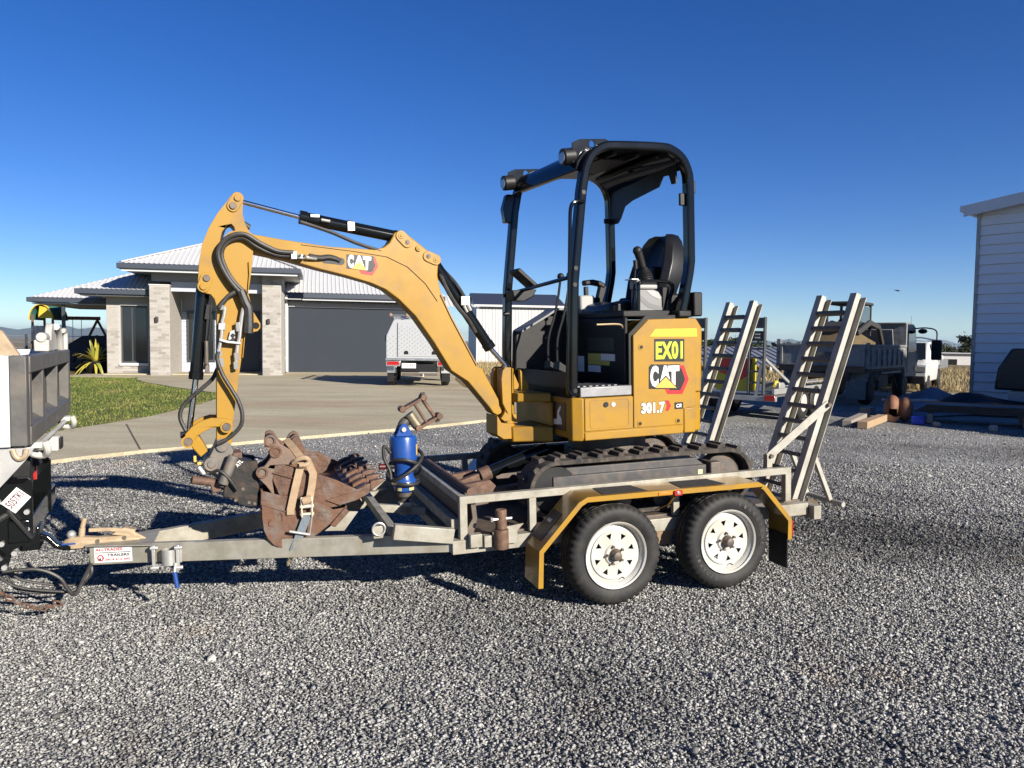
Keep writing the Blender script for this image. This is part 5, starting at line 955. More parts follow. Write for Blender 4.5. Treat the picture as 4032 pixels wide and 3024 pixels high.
# wide toothed bucket
wb = Thing('toothed_bucket', 'wide rusty digging bucket with a row of teeth, nested behind the strapped narrow bucket', 'bucket', (-1.6, 1.1, .44), TR)
shB = [(-1.335, .700), (-1.41, .652), (-1.52, .615), (-1.66, .60), (-1.78, .63), (-1.865, .72), (-1.885, .82), (-1.868, .90)]
wb.part('shell', M().prism(arcpoly(shB, .012), .602, 1.70), RUST)
sideB = [(-1.868, .903), (-1.65, .816), (-1.535, .769), (-1.412, .700), (-1.365, .722), (-1.344, .697), (-1.344, .676), (-1.411, .643), (-1.498, .62), (-1.60, .600), (-1.70, .60), (-1.80, .63), (-1.872, .71), (-1.892, .83)]
for v in (.590, 1.701): wb.part('side_plate', M().prism(sideB, v, v+.012), RUST, bevel=.003)
wb.part('side_cutter', M().prism([(-1.60, .655), (-1.45, .688), (-1.345, .70), (-1.345, .674), (-1.42, .640), (-1.52, .618)], .578, .5895), RUST, bevel=.003)
wb.part('lip', M().prism([(-1.44, .645), (-1.335, .695), (-1.345, .712), (-1.45, .665)], .603, 1.699), RUST, bevel=.003)
for k in range(7):
    v = .625+k*.175
    ta = wb.part('tooth_adapter', M().loft([[(-1.42, v-.028, .645), (-1.42, v+.028, .645), (-1.42, v+.028, .70), (-1.42, v-.028, .70)], [(-1.36, v-.03, .672), (-1.36, v+.03, .672), (-1.36, v+.03, .728), (-1.36, v-.03, .728)], [(-1.325, v-.024, .696), (-1.325, v+.024, .696), (-1.325, v+.024, .732), (-1.325, v-.024, .732)]]), RUST, bevel=.005)
    wb.part('tooth', M().loft([[(-1.335, v-.030, .684), (-1.335, v+.030, .684), (-1.335, v+.030, .742), (-1.335, v-.030, .742)], [(-1.29, v-.026, .712), (-1.29, v+.026, .712), (-1.29, v+.026, .750), (-1.29, v-.026, .750)], [(-1.245, v-.016, .738), (-1.245, v+.016, .738), (-1.245, v+.016, .750), (-1.245, v-.016, .750)]]), RUST, ta, .005)
for v in (1.02, 1.22): wb.part('hanger', M().prism([(-1.87, .87), (-1.70, .83), (-1.68, .90), (-1.71, .985), (-1.735, 1.0), (-1.765, .98), (-1.80, .92)], v, v+.02), RUST, bevel=.004)
wb.part('hanger_pin', M().cyl((-1.735, .95, .965), (-1.735, 1.26, .965), .016, 14).cyl((-1.735, .945, .965), (-1.735, .985, .965), .026, 14), RUSTD)
# narrow bucket in front
nb = Thing('narrow_bucket', 'rusty trenching bucket strapped down on the drawbar, its ears pointing up', 'bucket', (-1.75, .72, .394), TR)
shA = [(-1.482, .612), (-1.586, .520), (-1.646, .475), (-1.715, .436), (-1.775, .408), (-1.838, .400), (-1.90, .432), (-1.93, .472), (-1.947, .53), (-1.955, .60), (-1.957, .675), (-1.952, .75)]
nb.part('shell', M().prism(arcpoly(shA, .012), .562, .87), RUST, smooth=50)
sideA = [(-1.956, .749), (-1.961, .675), (-1.957, .595), (-1.952, .525), (-1.934, .47), (-1.905, .429), (-1.87, .404), (-1.838, .394), (-1.768, .403), (-1.715, .43), (-1.646, .472), (-1.586, .516), (-1.482, .61), (-1.56, .603), (-1.62, .64), (-1.75, .69), (-1.86, .715)]
for v in (.550, .871): nb.part('side_plate', M().prism(sideA, v, v+.0115), RUST, bevel=.003)
nb.part('wear_plate', M().prism([(-1.955, .665), (-1.957, .60), (-1.95, .52), (-1.93, .47), (-1.90, .43), (-1.838, .398), (-1.768, .407), (-1.70, .44), (-1.62, .497), (-1.72, .555), (-1.80, .60)], .543, .5495), RUST, bevel=.003)
nb.part('lip_lug', M().hexa([(-1.585, .535, .515), (-1.555, .535, .50), (-1.47, .535, .585), (-1.495, .535, .61), (-1.585, .575, .515), (-1.555, .575, .50), (-1.47, .575, .585), (-1.495, .575, .61)]), RUST, bevel=.004)
nb.part('gusset_plate', M().prism([(-1.875, .905), (-1.65, .816), (-1.62, .74), (-1.75, .69), (-1.86, .715), (-1.89, .80)], .556, .566), RUST, bevel=.003)
for v in (.60, .80):
    nb.part('ear', M().prism(D['bucket_ear'], v-.045, v-.012), MATS['dark_rusty_steel'] if v > .7 else mat('worn_ear_steel', (.17, .13, .105), .6, .3, (.26, .15, .09), 10, .7, .15, 60), bevel=.006)
for (x, z), mt in zip(D['bucket_pins'], (RUST, RUSTD, RUSTD)):
    nb.part('pin_boss', M().lathe([(0, .034), (.010, .034), (.010, .021), (0, .021)], (x-.012, .555, z+.0), (0, -1, 0), 22, caps=False), RUST, bevel=.002)
    nb.part('pin', M().cyl((x-.012, .55 if mt is RUST else .556, z), (x-.012, .83, z), .021, 18), RUST if mt is RUST else mat('dark_bore', (.015, .012, .01), .9))
for pts in ([(-1.905, .58), (-1.92, .565), (-1.915, .545), (-1.895, .54)], [(-1.868, .60), (-1.855, .615), (-1.845, .585), (-1.85, .57)], [(-1.955, .667), (-1.87, .635), (-1.79, .603)], [(-1.89, .845), (-1.80, .812), (-1.76, .80)]):
    nb.part('weld_bead', M().tube([(p[0], .541 if p[1] < .64 else .549, p[1]) for p in pts], .004, 6, sub=3), RUST)
# ratchet strap
rs = Thing('ratchet_strap', 'tan ratchet strap with pale buckle and blue tail over the rusty buckets', 'strap', (-1.79, .54, .33), TR)
sv = (1, 0, 0)
rs.part('webbing', M().ribbon([(-1.80, .80, 1.00), (-1.765, .64, .965), (-1.725, .545, .915), (-1.735, .530, .88), (-1.77, .528, .75), (-1.80, .528, .63), (-1.80, .530, .60)], .042, .004, (1, 0, .25)), STRP, label='tan webbing')
rs.part('webbing', M().ribbon([(-1.725, .538, .905), (-1.69, .526, .885), (-1.668, .522, .83), (-1.678, .52, .76), (-1.692, .518, .695), (-1.697, .518, .66)], .042, .004, (1, 0, .25)), STRP, label='tan webbing')
rs.part('knot', M().tube([(-1.775, .535, .895), (-1.75, .515, .918), (-1.71, .505, .925), (-1.69, .515, .905), (-1.705, .51, .885), (-1.745, .51, .885)], .014, 8, sub=4), STRP)
rk = rs.part('ratchet', M().box((-1.745, .498, .585), (-1.735, .525, .70)).box((-1.688, .498, .585), (-1.678, .525, .70)).cyl((-1.75, .512, .60), (-1.672, .512, .60), .009, 10).cyl((-1.75, .512, .645), (-1.672, .512, .645), .012, 10).box((-1.735, .500, .675), (-1.688, .508, .70)), mat('zinc_cream', (.66, .60, .46), .45, .4), bevel=.002)
rs.part('ratchet_roll', M().cyl((-1.735, .508, .675), (-1.685, .508, .685), .024, 14), STRP, rk)
rs.part('ratchet_handle', M().cyl((-1.812, .50, .512), (-1.70, .50, .482), .008, 10).cyl((-1.70, .505, .49), (-1.682, .505, .60), .004, 8), GALB, rk)
rs.part('tail_webbing', M().ribbon([(-1.71, .515, .595), (-1.735, .517, .53), (-1.765, .52, .46), (-1.79, .525, .40), (-1.805, .56, .345)], .046, .004, (1, 0, .25)), STRB, label='faded blue webbing')
rs.part('hook', M().tube([(-1.81, .575, .345), (-1.82, .59, .315), (-1.825, .60, .29), (-1.82, .625, .285), (-1.815, .64, .30)], .006, 8).beam((-1.79, .56, .36), (-1.82, .59, .31), .035, .004), mat('zinc_hook', (.55, .45, .28), .4, .6))
# auger drive standing in the cradle
AU = (-1.06, .97)
ag = Thing('auger_drive', 'blue hydraulic auger drive wrapped in black hose, standing on the drawbar', 'auger drive', (AU[0], AU[1], .44), TR)
ag.part('gearbox', M().lathe([(.79, .082), (.80, .090), (.940, .090), (.955, .084), (.958, .02)], (AU[0], AU[1], 0), (0, 0, 1), 32), BLU, bevel=.003)
ag.part('lower_housing', M().lathe([(.585, .05), (.60, .066), (.628, .070), (.632, .082), (.652, .084), (.665, .078), (.69, .062), (.74, .062), (.77, .075), (.789, .08)], (AU[0], AU[1], 0), (0, 0, 1), 32), BLU)
ag.part('output_shaft', M().lathe([(.49, .028), (.54, .03), (.56, .048), (.584, .05)], (AU[0], AU[1], 0), (0, 0, 1), 20), STL)
ag.part('socket_post', M().box((AU[0]-.04, AU[1]-.04, .44), (AU[0]+.04, AU[1]+.04, .52)), GAL, bevel=.004)
for s in (-1, 1):
    ag.part('clevis_lug', M().prism([(AU[0]-.055, .957), (AU[0]+.055, .957), (AU[0]+.028, 1.02), (AU[0]+.01, 1.04), (AU[0]-.012, 1.04), (AU[0]-.028, 1.02)], AU[1]+s*.045-.006, AU[1]+s*.045+.006), BLU, bevel=.004)
ag.part('clevis_pin', M().cyl((AU[0]-.004, AU[1]-.066, 1.003), (AU[0]-.004, AU[1]+.066, 1.003), .015, 14), GALB)
ag.part('knuckle', M().tube([(-1.064, .97, 1.0), (-1.055, .97, 1.035), (-1.025, .97, 1.055), (-.99, .97, 1.06)], .033, 14, sub=4), STL)
hd = ag.part('hitch_head', M().cyl((-1.02, .95, 1.10), (-.965, .95, 1.015), .034, 18), mat('brass_worn', (.30, .25, .16), .45, .5, (.14, .12, .1), 18, .6), bevel=.003)
d_ = Vector((.152, 0, .077)).normalized()
for p in ((-1.065, 1.128), (-.962, 1.0)):
    a = Vector((p[0]-.005, .95, p[1])); b = a+Vector((.148, 0, .076)); 
    ag.part('hitch_plate', M().beam(a, b, .07, .020, up=(-.45, 0, .9)).cyl(a+Vector((.004, -.04, .004)), a+Vector((.004, .04, .004)), .022, 14).cyl(b+Vector((-.004, -.04, 0)), b+Vector((-.004, .04, 0)), .022, 14), RUSTD, hd, .004)
ag.part('hitch_rod', M().cyl((-.932, .95, 1.195), (-.848, .95, 1.068), .013, 12), RUSTD, hd); ag.part('hitch_rod', M().cyl((-.985, .95, 1.165), (-.905, .95, 1.035), .010, 12), RUSTD, hd)
for a, b in (((-.925, .95, 1.205), (-.928, .95, 1.235)), ((-.835, .95, 1.065), (-.828, .95, 1.035)), ((-1.075, .95, 1.135), (-1.082, .95, 1.15))): ag.part('nut', M().cyl(a, b, .016, 6), STL, hd)
def loop(w0, r, tilt, dr, ph, a0, a1, n=18):
    return [(AU[0]+(r+dr*math.sin(a*1.5))*math.cos(a), AU[1]+(r+dr*math.sin(a*1.5))*math.sin(a), w0+tilt*math.cos(a-ph)) for a in np.linspace(a0, a1, n)]
ag.part('hose', M().tube(loop(.76, .118, .085, .01, 0.4, .3, 6.6), .0115, 9, sub=3), HOSE); ag.part('hose', M().tube(loop(.74, .105, -.075, .012, 1.2, 1.0, 7.0), .0115, 9, sub=3), HOSE)
ag.part('hose', M().tube(loop(.665, .09, .02, .006, 2, 0, 6.0), .012, 9, sub=3), HOSE)
ag.part('hose', M().tube([(-1.15, .94, .85), (-1.19, .93, .90), (-1.195, .93, .83), (-1.16, .92, .74), (-1.15, .91, .66), (-1.11, .90, .655)], .011, 9), HOSE)
ag.part('hose_cap', M().cyl((-1.228, .94, .767), (-1.185, .94, .765), .020, 14), mat('maroon_cap', (.09, .012, .012), .4), bevel=.003)
ag.part('coupler', M().cyl((-1.185, .94, .765), (-1.13, .94, .763), .014, 12), BLM)
for a0, a1, z0, z1 in ((-.62, -.25, .83, .90), ): 
    m = M(); ks = np.linspace(a0, a1, 6); vs = [(AU[0]+.0908*math.cos(a), AU[1]+.0908*math.sin(a), z) for z in (z0, z1) for a in ks]; m.add(vs, [(i, i+1, 7+i, 6+i) for i in range(5)]); ag.part('sticker', m, DYL)
for a0, a1 in ((-1.3, -.7), (-2.4, -2.0)):
    m = M(); ks = np.linspace(a0, a1, 7); vs = [(AU[0]+.0712*math.cos(a), AU[1]+.0712*math.sin(a), z) for z in (.603, .625) for a in ks]; m.add(vs, [(i, i+1, 8+i, 7+i) for i in range(6)]); ag.part('sticker', m, mat('faded_yellow_sticker', (.55, .47, .20), .5))
# ================================================================== white tipper truck that tows the trailer (only its tail is in view)
TFm = frame((-2.301, 3.62, 0), (-.9063, -.4226, 0), (-.4226, .9063, 0), (0, 0, 1))
tk = Thing('tow_truck', 'white tipping-tray truck at the left edge, its steel tailgate facing the trailer', 'truck', (1.2, .955, gh(-3.8, 4.0)), TFm)
STG = mat('tray_grey_steel', (.095, .092, .088), .5, .3, (.15, .14, .125), 7, .7, .08, 40, rrange=(.38, .62), col3=(.30, .22, .14), scale3=9, amt3=.2)
tk.part('tray_side', M().box((.075, -.03, 1.00), (2.9, .02, 1.43)).box((.09, -.034, 1.40), (2.9, -.0305, 1.432)), WHT, bevel=.006, label='white painted tray side')
tk.part('tray_side', M().box((.075, 1.89, 1.00), (2.9, 1.94, 1.43)), WHT, bevel=.006)
tk.part('side_skirt', M().box((.13, -.032, .80), (2.7, .0, .985)), WHT, bevel=.008)
tk.part('corner_post', M().box((.004, -.035, 1.003), (.0735, .045, 1.43)), STG, bevel=.004)
tk.part('corner_post', M().box((.004, 1.865, 1.003), (.0735, 1.945, 1.43)), STG, bevel=.004)
tk.part('tray_floor', M().box((.07, .02, .95), (2.9, 1.89, .997)), STG)
tg = tk.part('tailgate', M().box((.06, .047, 1.02), (.072, 1.863, 1.41)), STG)
tk.part('tailgate_top_rail', M().box((-.004, .047, 1.345), (.0595, 1.863, 1.428)), STG, tg, .006)
tk.part('tailgate_bottom_rail', M().hexa([(-.004, .047, .998), (-.004, 1.863, .998), (.0595, 1.863, .998), (.0595, .047, .998), (-.004, .047, 1.085), (-.004, 1.863, 1.085), (.0595, 1.863, 1.125), (.0595, .047, 1.125)]), STG, tg, .005)
for e in (.048, .50, 1.14, 1.807): tk.part('tailgate_rib', M().box((.0, e, 1.0905), (.0595, e+.055, 1.3445)), STG, tg, .003)
tk.part('weld', M().tube([(.057, .11, 1.30), (.057, .11, 1.20), (.057, .112, 1.13), (.05, .18, 1.125)], .004, 6).tube([(.057, .565, 1.31), (.057, .566, 1.20), (.05, .59, 1.125)], .004, 6).tube([(.057, 1.205, 1.31), (.057, 1.206, 1.22)], .004, 6), GALB, tg)
tk.part('corner_gusset', M().prism([(.03, 1.432), (.10, 1.55), (.5, 1.55), (.5, 1.432)], -.025, .02), BTAN, bevel=.004)
tk.part('side_hinge', M().box((.10, .05, 1.43), (.14, .14, 1.45)).cyl((.12, .05, 1.45), (.12, .14, 1.45), .02, 12), BTAN)
# white top hinge brackets at the far corner
for e in (1.48, ):
    hg = tk.part('hinge_bracket', M().prism([(e-.18, 1.43), (e+.36, 1.43), (e+.28, 1.50), (e+.17, 1.585), (e+.12, 1.605), (e+.05, 1.60), (e+.01, 1.57), (e-.02, 1.50)], .06, .10, ax=0), WHTD, bevel=.008)
    tk.part('hinge_arm', M().tube([(.05, e+.14, 1.585), (.05, e+.22, 1.57), (.05, e+.30, 1.52), (.05, e+.37, 1.43)], .022, 10), WHTD, hg)
    tk.part('hinge_stay', M().tube([(.03, e+.36, 1.56), (.03, e+.43, 1.565), (.03, e+.47, 1.545), (.03, e+.48, 1.48), (.03, e+.48, 1.43)], .016, 10), WHTD, hg)
    tk.part('hinge_block', M().box((.04, e-.33, 1.43), (.12, e-.16, 1.50)).cyl((.08, e-.34, 1.515), (.08, e-.16, 1.515), .03, 12), WHTD, hg, .006)
# latches and lamps below the tailgate
for e in (.16, 1.50):
    lt = tk.part('tailgate_latch', M().tube([(-.04, e+.03, .995), (-.05, e+.04, .95), (-.03, e+.08, .92), (.02, e+.08, .93), (.03, e+.05, .97)], .018, 10).box((-.03, e, .965), (.03, e+.11, .995)), BTAN if 0 else WHTD, bevel=.004)
tk.part('latch_rod', M().cyl((.0, .2, .965), (.0, 1.7, .965), .014, 10), WHTD)
wl_ = tk.part('work_lamp', M().box((-.02, .95, .84), (.06, 1.08, .93)), WHTD, bevel=.012); tk.part('lamp_lens', M().box((-.034, .965, .852), (-.0205, 1.065, .918)), BLM, wl_, .006)
cgp = tk.part('corner_gusset_plate', M().prism([(-.05, -.44), (-.05, .12), (.0, .12), (.0, -.44)], .995, .998, ax=2) if 0 else M().prism([(.13, .80), (.125, .992), (-.02, .992), (.02, .93)], .0, .008), GALB, bevel=.001)
tk.part('rope_hook', M().tube([(.07, -.01, .985), (.06, -.012, .955), (.04, -.012, .94), (.02, -.012, .955), (.015, -.01, .985)], .012, 8), BTAN)
# chassis, towbar and brackets
ch_ = tk.part('chassis', M().box((.10, .55, .62), (3.2, .63, .80)).box((.10, 1.28, .62), (3.2, 1.36, .80)).box((.10, .63, .68), (.18, 1.28, .80)), BLM, bevel=.008)
tk.part('rear_bracket', M().prism([(.05, .44), (.05, .76), (.10, .80), (.22, .80), (.30, .60), (.30, .30), (.17, .30), (.14, .40)], .42, .44), BLK, ch_, .003, label='black bracket plate with pale bolts')
tk.part('rear_bracket', M().prism([(.05, .44), (.05, .76), (.10, .80), (.22, .80), (.30, .60), (.30, .30), (.17, .30), (.14, .40)], 1.20, 1.22), BLK, ch_, .003)
tk.part('towbar', M().box((.06, .40, .44), (.16, 1.50, .56)), BLK, ch_, .008); tk.part('towbar_drop', M().box((.05, .66, .33), (.15, .82, .46)), BLK, ch_, .006)
for x, z in ((.075, .60), (.075, .51), (.20, .66), (.19, .44), (.18, .315), (.135, .385), (.235, .52)): tk.part('bracket_bolt', M().cyl((x, .400, z), (x, .4195, z), .014, 8), GALB, ch_)
tk.part('mud_guard_edge', M().beam((.05, .41, .46), (.16, .41, .62), .02, .06, up=(0, 1, 0)), BLM, ch_, .004); tk.part('chassis_hose', M().tube([(.15, .40, .60), (.22, .39, .55), (.26, .38, .45), (.19, .38, .36)], .018, 8), HOSE, ch_)
tong = tk.part('tow_tongue', M().rail([(.06, .735, .40), (.02, .735, .385), (-.02, .735, .335), (-.06, .735, .318), (-.17, .735, .318)], .075, .03), BLK, bevel=.008)
tk.part('tow_ball', M().cyl((-.096, .735, .335), (-.096, .735, .37), .018, 14).ball((-.096, .735, .385), .025, 14, 8), GALB, tong); tk.part('tow_ball_nut', M().cyl((-.096, .735, .29), (-.096, .735, .302), .022, 6), GALB, tong)
tk.part('pin_tag', M().box((-.05, .69, .337), (-.12, .70, .345)), BLU, tong)
tk.part('lamp_bar', M().box((.04, .30, .80), (.12, .46, .90)), BLM, ch_, .006)
tk.part('rear_lamp', M().beam((.035, .46, .835), (.055, .46, .90), .06, .06), BLM, ch_, .006); tk.part('tail_lamp_lens', M().box((.035, .47, .76), (.05, .49, .87)), LRD, ch_)
tk.part('pale_lamp', M().hexa([(.06, .40, .78), (.115, .40, .78), (.115, .43, .78), (.06, .43, .78), (.075, .40, .875), (.125, .40, .86), (.125, .43, .86), (.075, .43, .875)]), WHT, ch_, .004)
# hanging number plate
po = Vector((.118, .405, .605)); pxd = Vector((-.06, .0, .095)).normalized(); pyd = Vector((.085, 0, .062)).normalized()
pxd = Vector((-.62, 0, .60)); pxd.normalize(); pyd = Vector((.60, 0, .62)); pyd.normalize()
q0 = Vector((.125, .402, .598))
def plate(T_, par, o, xd, yd, w, h_, s, n, ink, sg=1):
    o, xd, yd = Vector(o), Vector(xd), Vector(yd); nn = xd.cross(yd).normalized()*sg
    p = T_.part('number_plate', M().add([o, o+xd*w, o+xd*w+yd*h_, o+yd*h_, o-nn*.003, o+xd*w-nn*.003, o+xd*w+yd*h_-nn*.003, o+yd*h_-nn*.003], [(0, 1, 2, 3), (7, 6, 5, 4), (0, 4, 5, 1), (1, 5, 6, 2), (2, 6, 7, 3), (3, 7, 4, 0)]), DWH, par)
    T_.part('lettering', text(M(), s, o+xd*w*.07+yd*h_*.32+nn*.0012, xd, yd, w*.86, h_*.5, .02), ink, p); return p
pl = plate(tk, ch_, q0, (-.66, 0, .75), (.75, 0, .66), .108, .085, '505TKI', 6, mat('plate_maroon', (.10, .015, .03), .4), -1)
# tyres under the tray
for e in (.16, 1.56):
    tk.part('rear_wheel', M().lathe([(0, .17), (.0, .30), (.03, .355), (.06, .37), (.16, .37), (.20, .355), (.22, .30), (.22, .17)], (1.25, e, gh(-3.8, 4.0)+.37), (0, 1, 0), 36), RUB)
# ================================================================== house
HX = Vector((math.cos(R(14)), math.sin(R(14)), 0)); HY = Vector((-math.sin(R(14)), math.cos(R(14)), 0))
HFm = frame((-12.01, 25.27, .25), HX, HY, (0, 0, 1))
ho = Thing('house', 'cream brick house with white corrugated hip roofs and a wide grey garage door', 'house', (3, 3, 0), HFm)
def b_brick(new, lk, src, b):
    oi = new('ShaderNodeObjectInfo'); c = ramp(new, lk, oi.outputs['Random'], [(0, (.31, .28, .25)), (.3, (.40, .375, .34)), (.6, (.44, .415, .38)), (.85, (.385, .355, .32)), (1, (.27, .245, .22))])
    n = ramp(new, lk, noise(new, lk, src, 14, 4), [(.3, (.88, .88, .88)), (.7, (1.08, 1.08, 1.08))])
    mm = new('ShaderNodeMix'); mm.data_type = 'RGBA'; mm.blend_type = 'MULTIPLY'; mm.inputs[0].default_value = 1; lk(c, mm.inputs[6]); lk(n, mm.inputs[7]); lk(mm.outputs[2], b.inputs['Base Color'])
BRICK = gmat('cream_brick', b_brick)
MORT = mat('pale_mortar', (.46, .44, .40), .9, 0, (.41, .385, .345), 9, .6)
GUT = mat('dark_gutter_paint', (.055, .065, .085), .4); SOF = mat('soffit_paint', (.44, .45, .44), .6); FASC = mat('fascia_pale', (.55, .57, .58), .5)
RFW = mat('white_roof_steel', (.64, .64, .63), .5, .05, (.60, .60, .59), 3, .5); GDR = mat('grey_garage_door', (.033, .040, .053), .6, 0, (.038, .045, .058), 1.2, .6, spec=.15)
BOARD = mat('pale_blue_weatherboard', (.47, .51, .58), .55, 0, (.43, .47, .54), 6, .5); FRM = mat('dark_window_frame', (.05, .055, .06), .4)
WALLD = mat('grey_render', (.30, .31, .33), .7, 0, (.26, .27, .29), 5, .5)
def corr(s_pts, o, sdir, tdir, nrm, pitch=.15, hgt_=.016):
    """corrugated sheet over a convex polygon given in (s,t) on the slope"""
    o, sdir, tdir, nrm = Vector(o), Vector(sdir), Vector(tdir), Vector(nrm)
    P = s_pts; s0, s1 = min(p[0] for p in P), max(p[0] for p in P); m = M(); cols = []
    s = s0+.001; k = 0
    while s < s1:
        for ds, hh_ in ((0, 0), (.55, 0), (.66, 1), (.86, 1)):
            x = s+ds*pitch
            if x >= s1: break
            ts = []
            for i in range(len(P)):
                a, b = P[i-1], P[i]
                if (a[0]-x)*(b[0]-x) <= 0 and a[0] != b[0]: ts.append(a[1]+(b[1]-a[1])*(x-a[0])/(b[0]-a[0]))
            if len(ts) >= 2: cols.append((x, min(ts), max(ts), hh_*hgt_))
        s += pitch
    vs = []
    for x, t0, t1, hh_ in cols: vs += [o+sdir*x+tdir*t0+nrm*hh_, o+sdir*x+tdir*t1+nrm*hh_]
    return m.add(vs, [(2*i, 2*i+2, 2*i+3, 2*i+1) for i in range(len(cols)-1)])
def hip_face(o, sdir, inward, poly, pitch_deg, cp=.15):
    c, s = math.cos(R(pitch_deg)), math.sin(R(pitch_deg)); iw = Vector(inward); t = iw*c+Vector((0, 0, s)); n = -iw*s+Vector((0, 0, c))
    return corr([(a, b/c) for a, b in poly], o, sdir, t, n, cp)
def gutter(pts, z0, z1, par=None):
    g_ = ho.part('gutter', M().rail([(p[0], p[1], (z0+z1)/2) for p in pts], .12, z1-z0), GUT, par, .015); return g_
X1, Y1 = (1, 0, 0), (0, 1, 0)
# roofs -----------------------------------------------------------
pitch = 23; ey = -.6
pr = ho.part('porch_roof', hip_face((-.73, ey, 3.62), X1, (0, 1, 0), [(0, 0), (5.49, 0), (2.745, 2.745)], pitch), RFW, smooth=0)
ho.part('roof_slope', hip_face((-.73, ey+5.49, 3.62), (0, -1, 0), (1, 0, 0), [(0, 0), (5.49, 0), (2.745, 2.745)], pitch), RFW, pr, smooth=0)
ho.part('roof_slope', hip_face((4.76, ey, 3.62), (0, 1, 0), (-1, 0, 0), [(0, 0), (5.49, 0), (2.745, 2.745)], pitch), RFW, pr, smooth=0)
apz = 3.62+2.745*math.tan(R(pitch))
for a in ((-.73, ey), (4.76, ey), (-.73, ey+5.49), (4.76, ey+5.49)): ho.part('hip_capping', M().beam((a[0], a[1], 3.655), (2.015, ey+2.745, apz+.03), .16, .03), RFW, pr)
ho.part('porch_soffit', M().box((-.70, ey+.05, 3.41), (4.73, 3.2, 3.44)), SOF, pr)
gutter([(-.76, 2.2), (-.76, ey-.03), (4.79, ey-.03), (4.79, 2.2)], 3.44, 3.61, pr)
ho.part('fascia', M().box((-.70, ey+.0, 3.36), (4.73, ey+.03, 3.4395)), FASC, pr)
# left room roof
lr = ho.part('left_roof', hip_face((-2.24, .4, 2.83), X1, (0, 1, 0), [(0, 0), (2.2, 0), (2.2, 3.4), (3.4, 3.4), (2.2, 2.2)] if 0 else [(0, 0), (3.4, 0), (3.4, 3.4)], pitch), RFW, smooth=0)
ho.part('roof_slope', hip_face((-2.24, 7.2, 2.83), (0, -1, 0), (1, 0, 0), [(0, 0), (6.8, 0), (3.4, 3.4)], pitch), RFW, lr, smooth=0)
gutter([(-2.27, 2.4), (-2.27, .37), (-.02, .37)], 2.65, 2.82, lr); ho.part('left_soffit', M().box((-2.2, .42, 2.60), (-.02, 1.2, 2.63)), SOF, lr)
# verandah and main roof
mr = ho.part('main_roof', hip_face((-4.34, 2.5, 2.60), X1, (0, 1, 0), [(0, 0), (16, 0), (11.2, 4.8), (4.8, 4.8)], pitch), RFW, smooth=0)
ho.part('roof_slope', hip_face((-4.34, 12.1, 2.60), (0, -1, 0), (1, 0, 0), [(0, 0), (9.6, 0), (4.8, 4.8)], pitch), RFW, mr, smooth=0)
gutter([(-4.37, 9), (-4.37, 2.47), (-1.6, 2.47)], 2.43, 2.59, mr); ho.part('verandah_soffit', M().box((-4.3, 2.55, 2.37), (-1.5, 8, 2.40)), FASC, mr)
ho.part('verandah_post', M().box((-3.42, 2.7, .0), (-3.32, 2.8, 2.37)), FRM)
# garage roof
gr_ = ho.part('garage_roof', hip_face((4.15, 2.2, 2.98), X1, (0, 1, 0), [(0, 0), (5.95, 0), (3.45, 2.5), (0, 2.5)], pitch), RFW, smooth=0)
ho.part('roof_slope', hip_face((10.10, 2.2, 2.98), (0, 1, 0), (-1, 0, 0), [(0, 0), (5.0, 0), (2.5, 2.5)], pitch), RFW, gr_, smooth=0)
gutter([(4.85, 2.17), (10.13, 2.17), (10.13, 6)], 2.78, 2.97, gr_); ho.part('garage_soffit', M().box((4.2, 2.24, 2.72), (10.05, 2.75, 2.75)), SOF, gr_)
ho.part('garage_fascia', M().box((4.82, 2.215, 2.70), (10.05, 2.235, 2.78)), FASC, gr_)
# walls -----------------------------------------------------------
def bwall(n, a, b): return ho.part(n, M().box(a, b), MORT)
w1 = bwall('porch_pillar', (0, 0, -.1), (.61, 2.25, 2.97)); w2 = bwall('porch_pillar', (3.55, .0, -.1), (4.17, 2.7, 3.40))
wl_a = bwall('left_wall', (-1.55, 1.0, -.1), (-1.12, 1.25, 2.62)); bwall('left_wall', (-.27, 1.0, -.1), (0, 1.25, 2.62)); bwall('left_wall', (-1.12, 1.0, -.1), (-.27, 1.25, .36)); bwall('left_wall', (-1.12, 1.0, 2.31), (-.27, 1.25, 2.62))
bwall('end_wall', (-1.55, 1.2505, -.1), (-1.35, 9, 2.62))
ho.part('pillar_cap', M().box((-.02, -.02, 2.97), (.63, 2.25, 3.0)), mat('cap_white', (.72, .70, .66), .6), w1)
BM = {}
def brick_obj(par, x0, x1, yface, z, axis=0, n=[0], rest=[]):
    wdt = round(x1-x0, 3)
    if wdt not in BM:
        me = M().box((0, -.008, .0), (wdt, .004, .076)).mesh('brick', None, 0); me.materials.append(BRICK); BM[wdt] = me
    o = bpy.data.objects.new('brick', BM[wdt]); COL.objects.link(o); o.parent = par; o.location = Vector((x0, yface, z))-ho.base
def lay(par, x0, x1, y, z0, z1, voids=()):
    r = 0; z = z0; total = 0
    while z+.076 <= z1+.001:
        x = x0+.005-(.12 if r % 2 else 0)
        while x < x1-.02:
            a, b = max(x, x0+.004), min(x+.23, x1-.004)
            if b-a > .04:
                ok = True
                for vx0, vx1, vz0, vz1 in voids:
                    if z+.07 > vz0 and z < vz1 and b > vx0 and a < vx1:
                        if a < vx0-.04: b = vx0-.004
                        elif b > vx1+.04: a = vx1+.004
                        else: ok = False
                if ok: LAY.append((par, round(a, 3), round(a+round((b-a)/.03)*.03, 3) if b-a < .2 else round(a+.23, 3), y, z))
            x += .24
        z += .086; r += 1
LAY = []
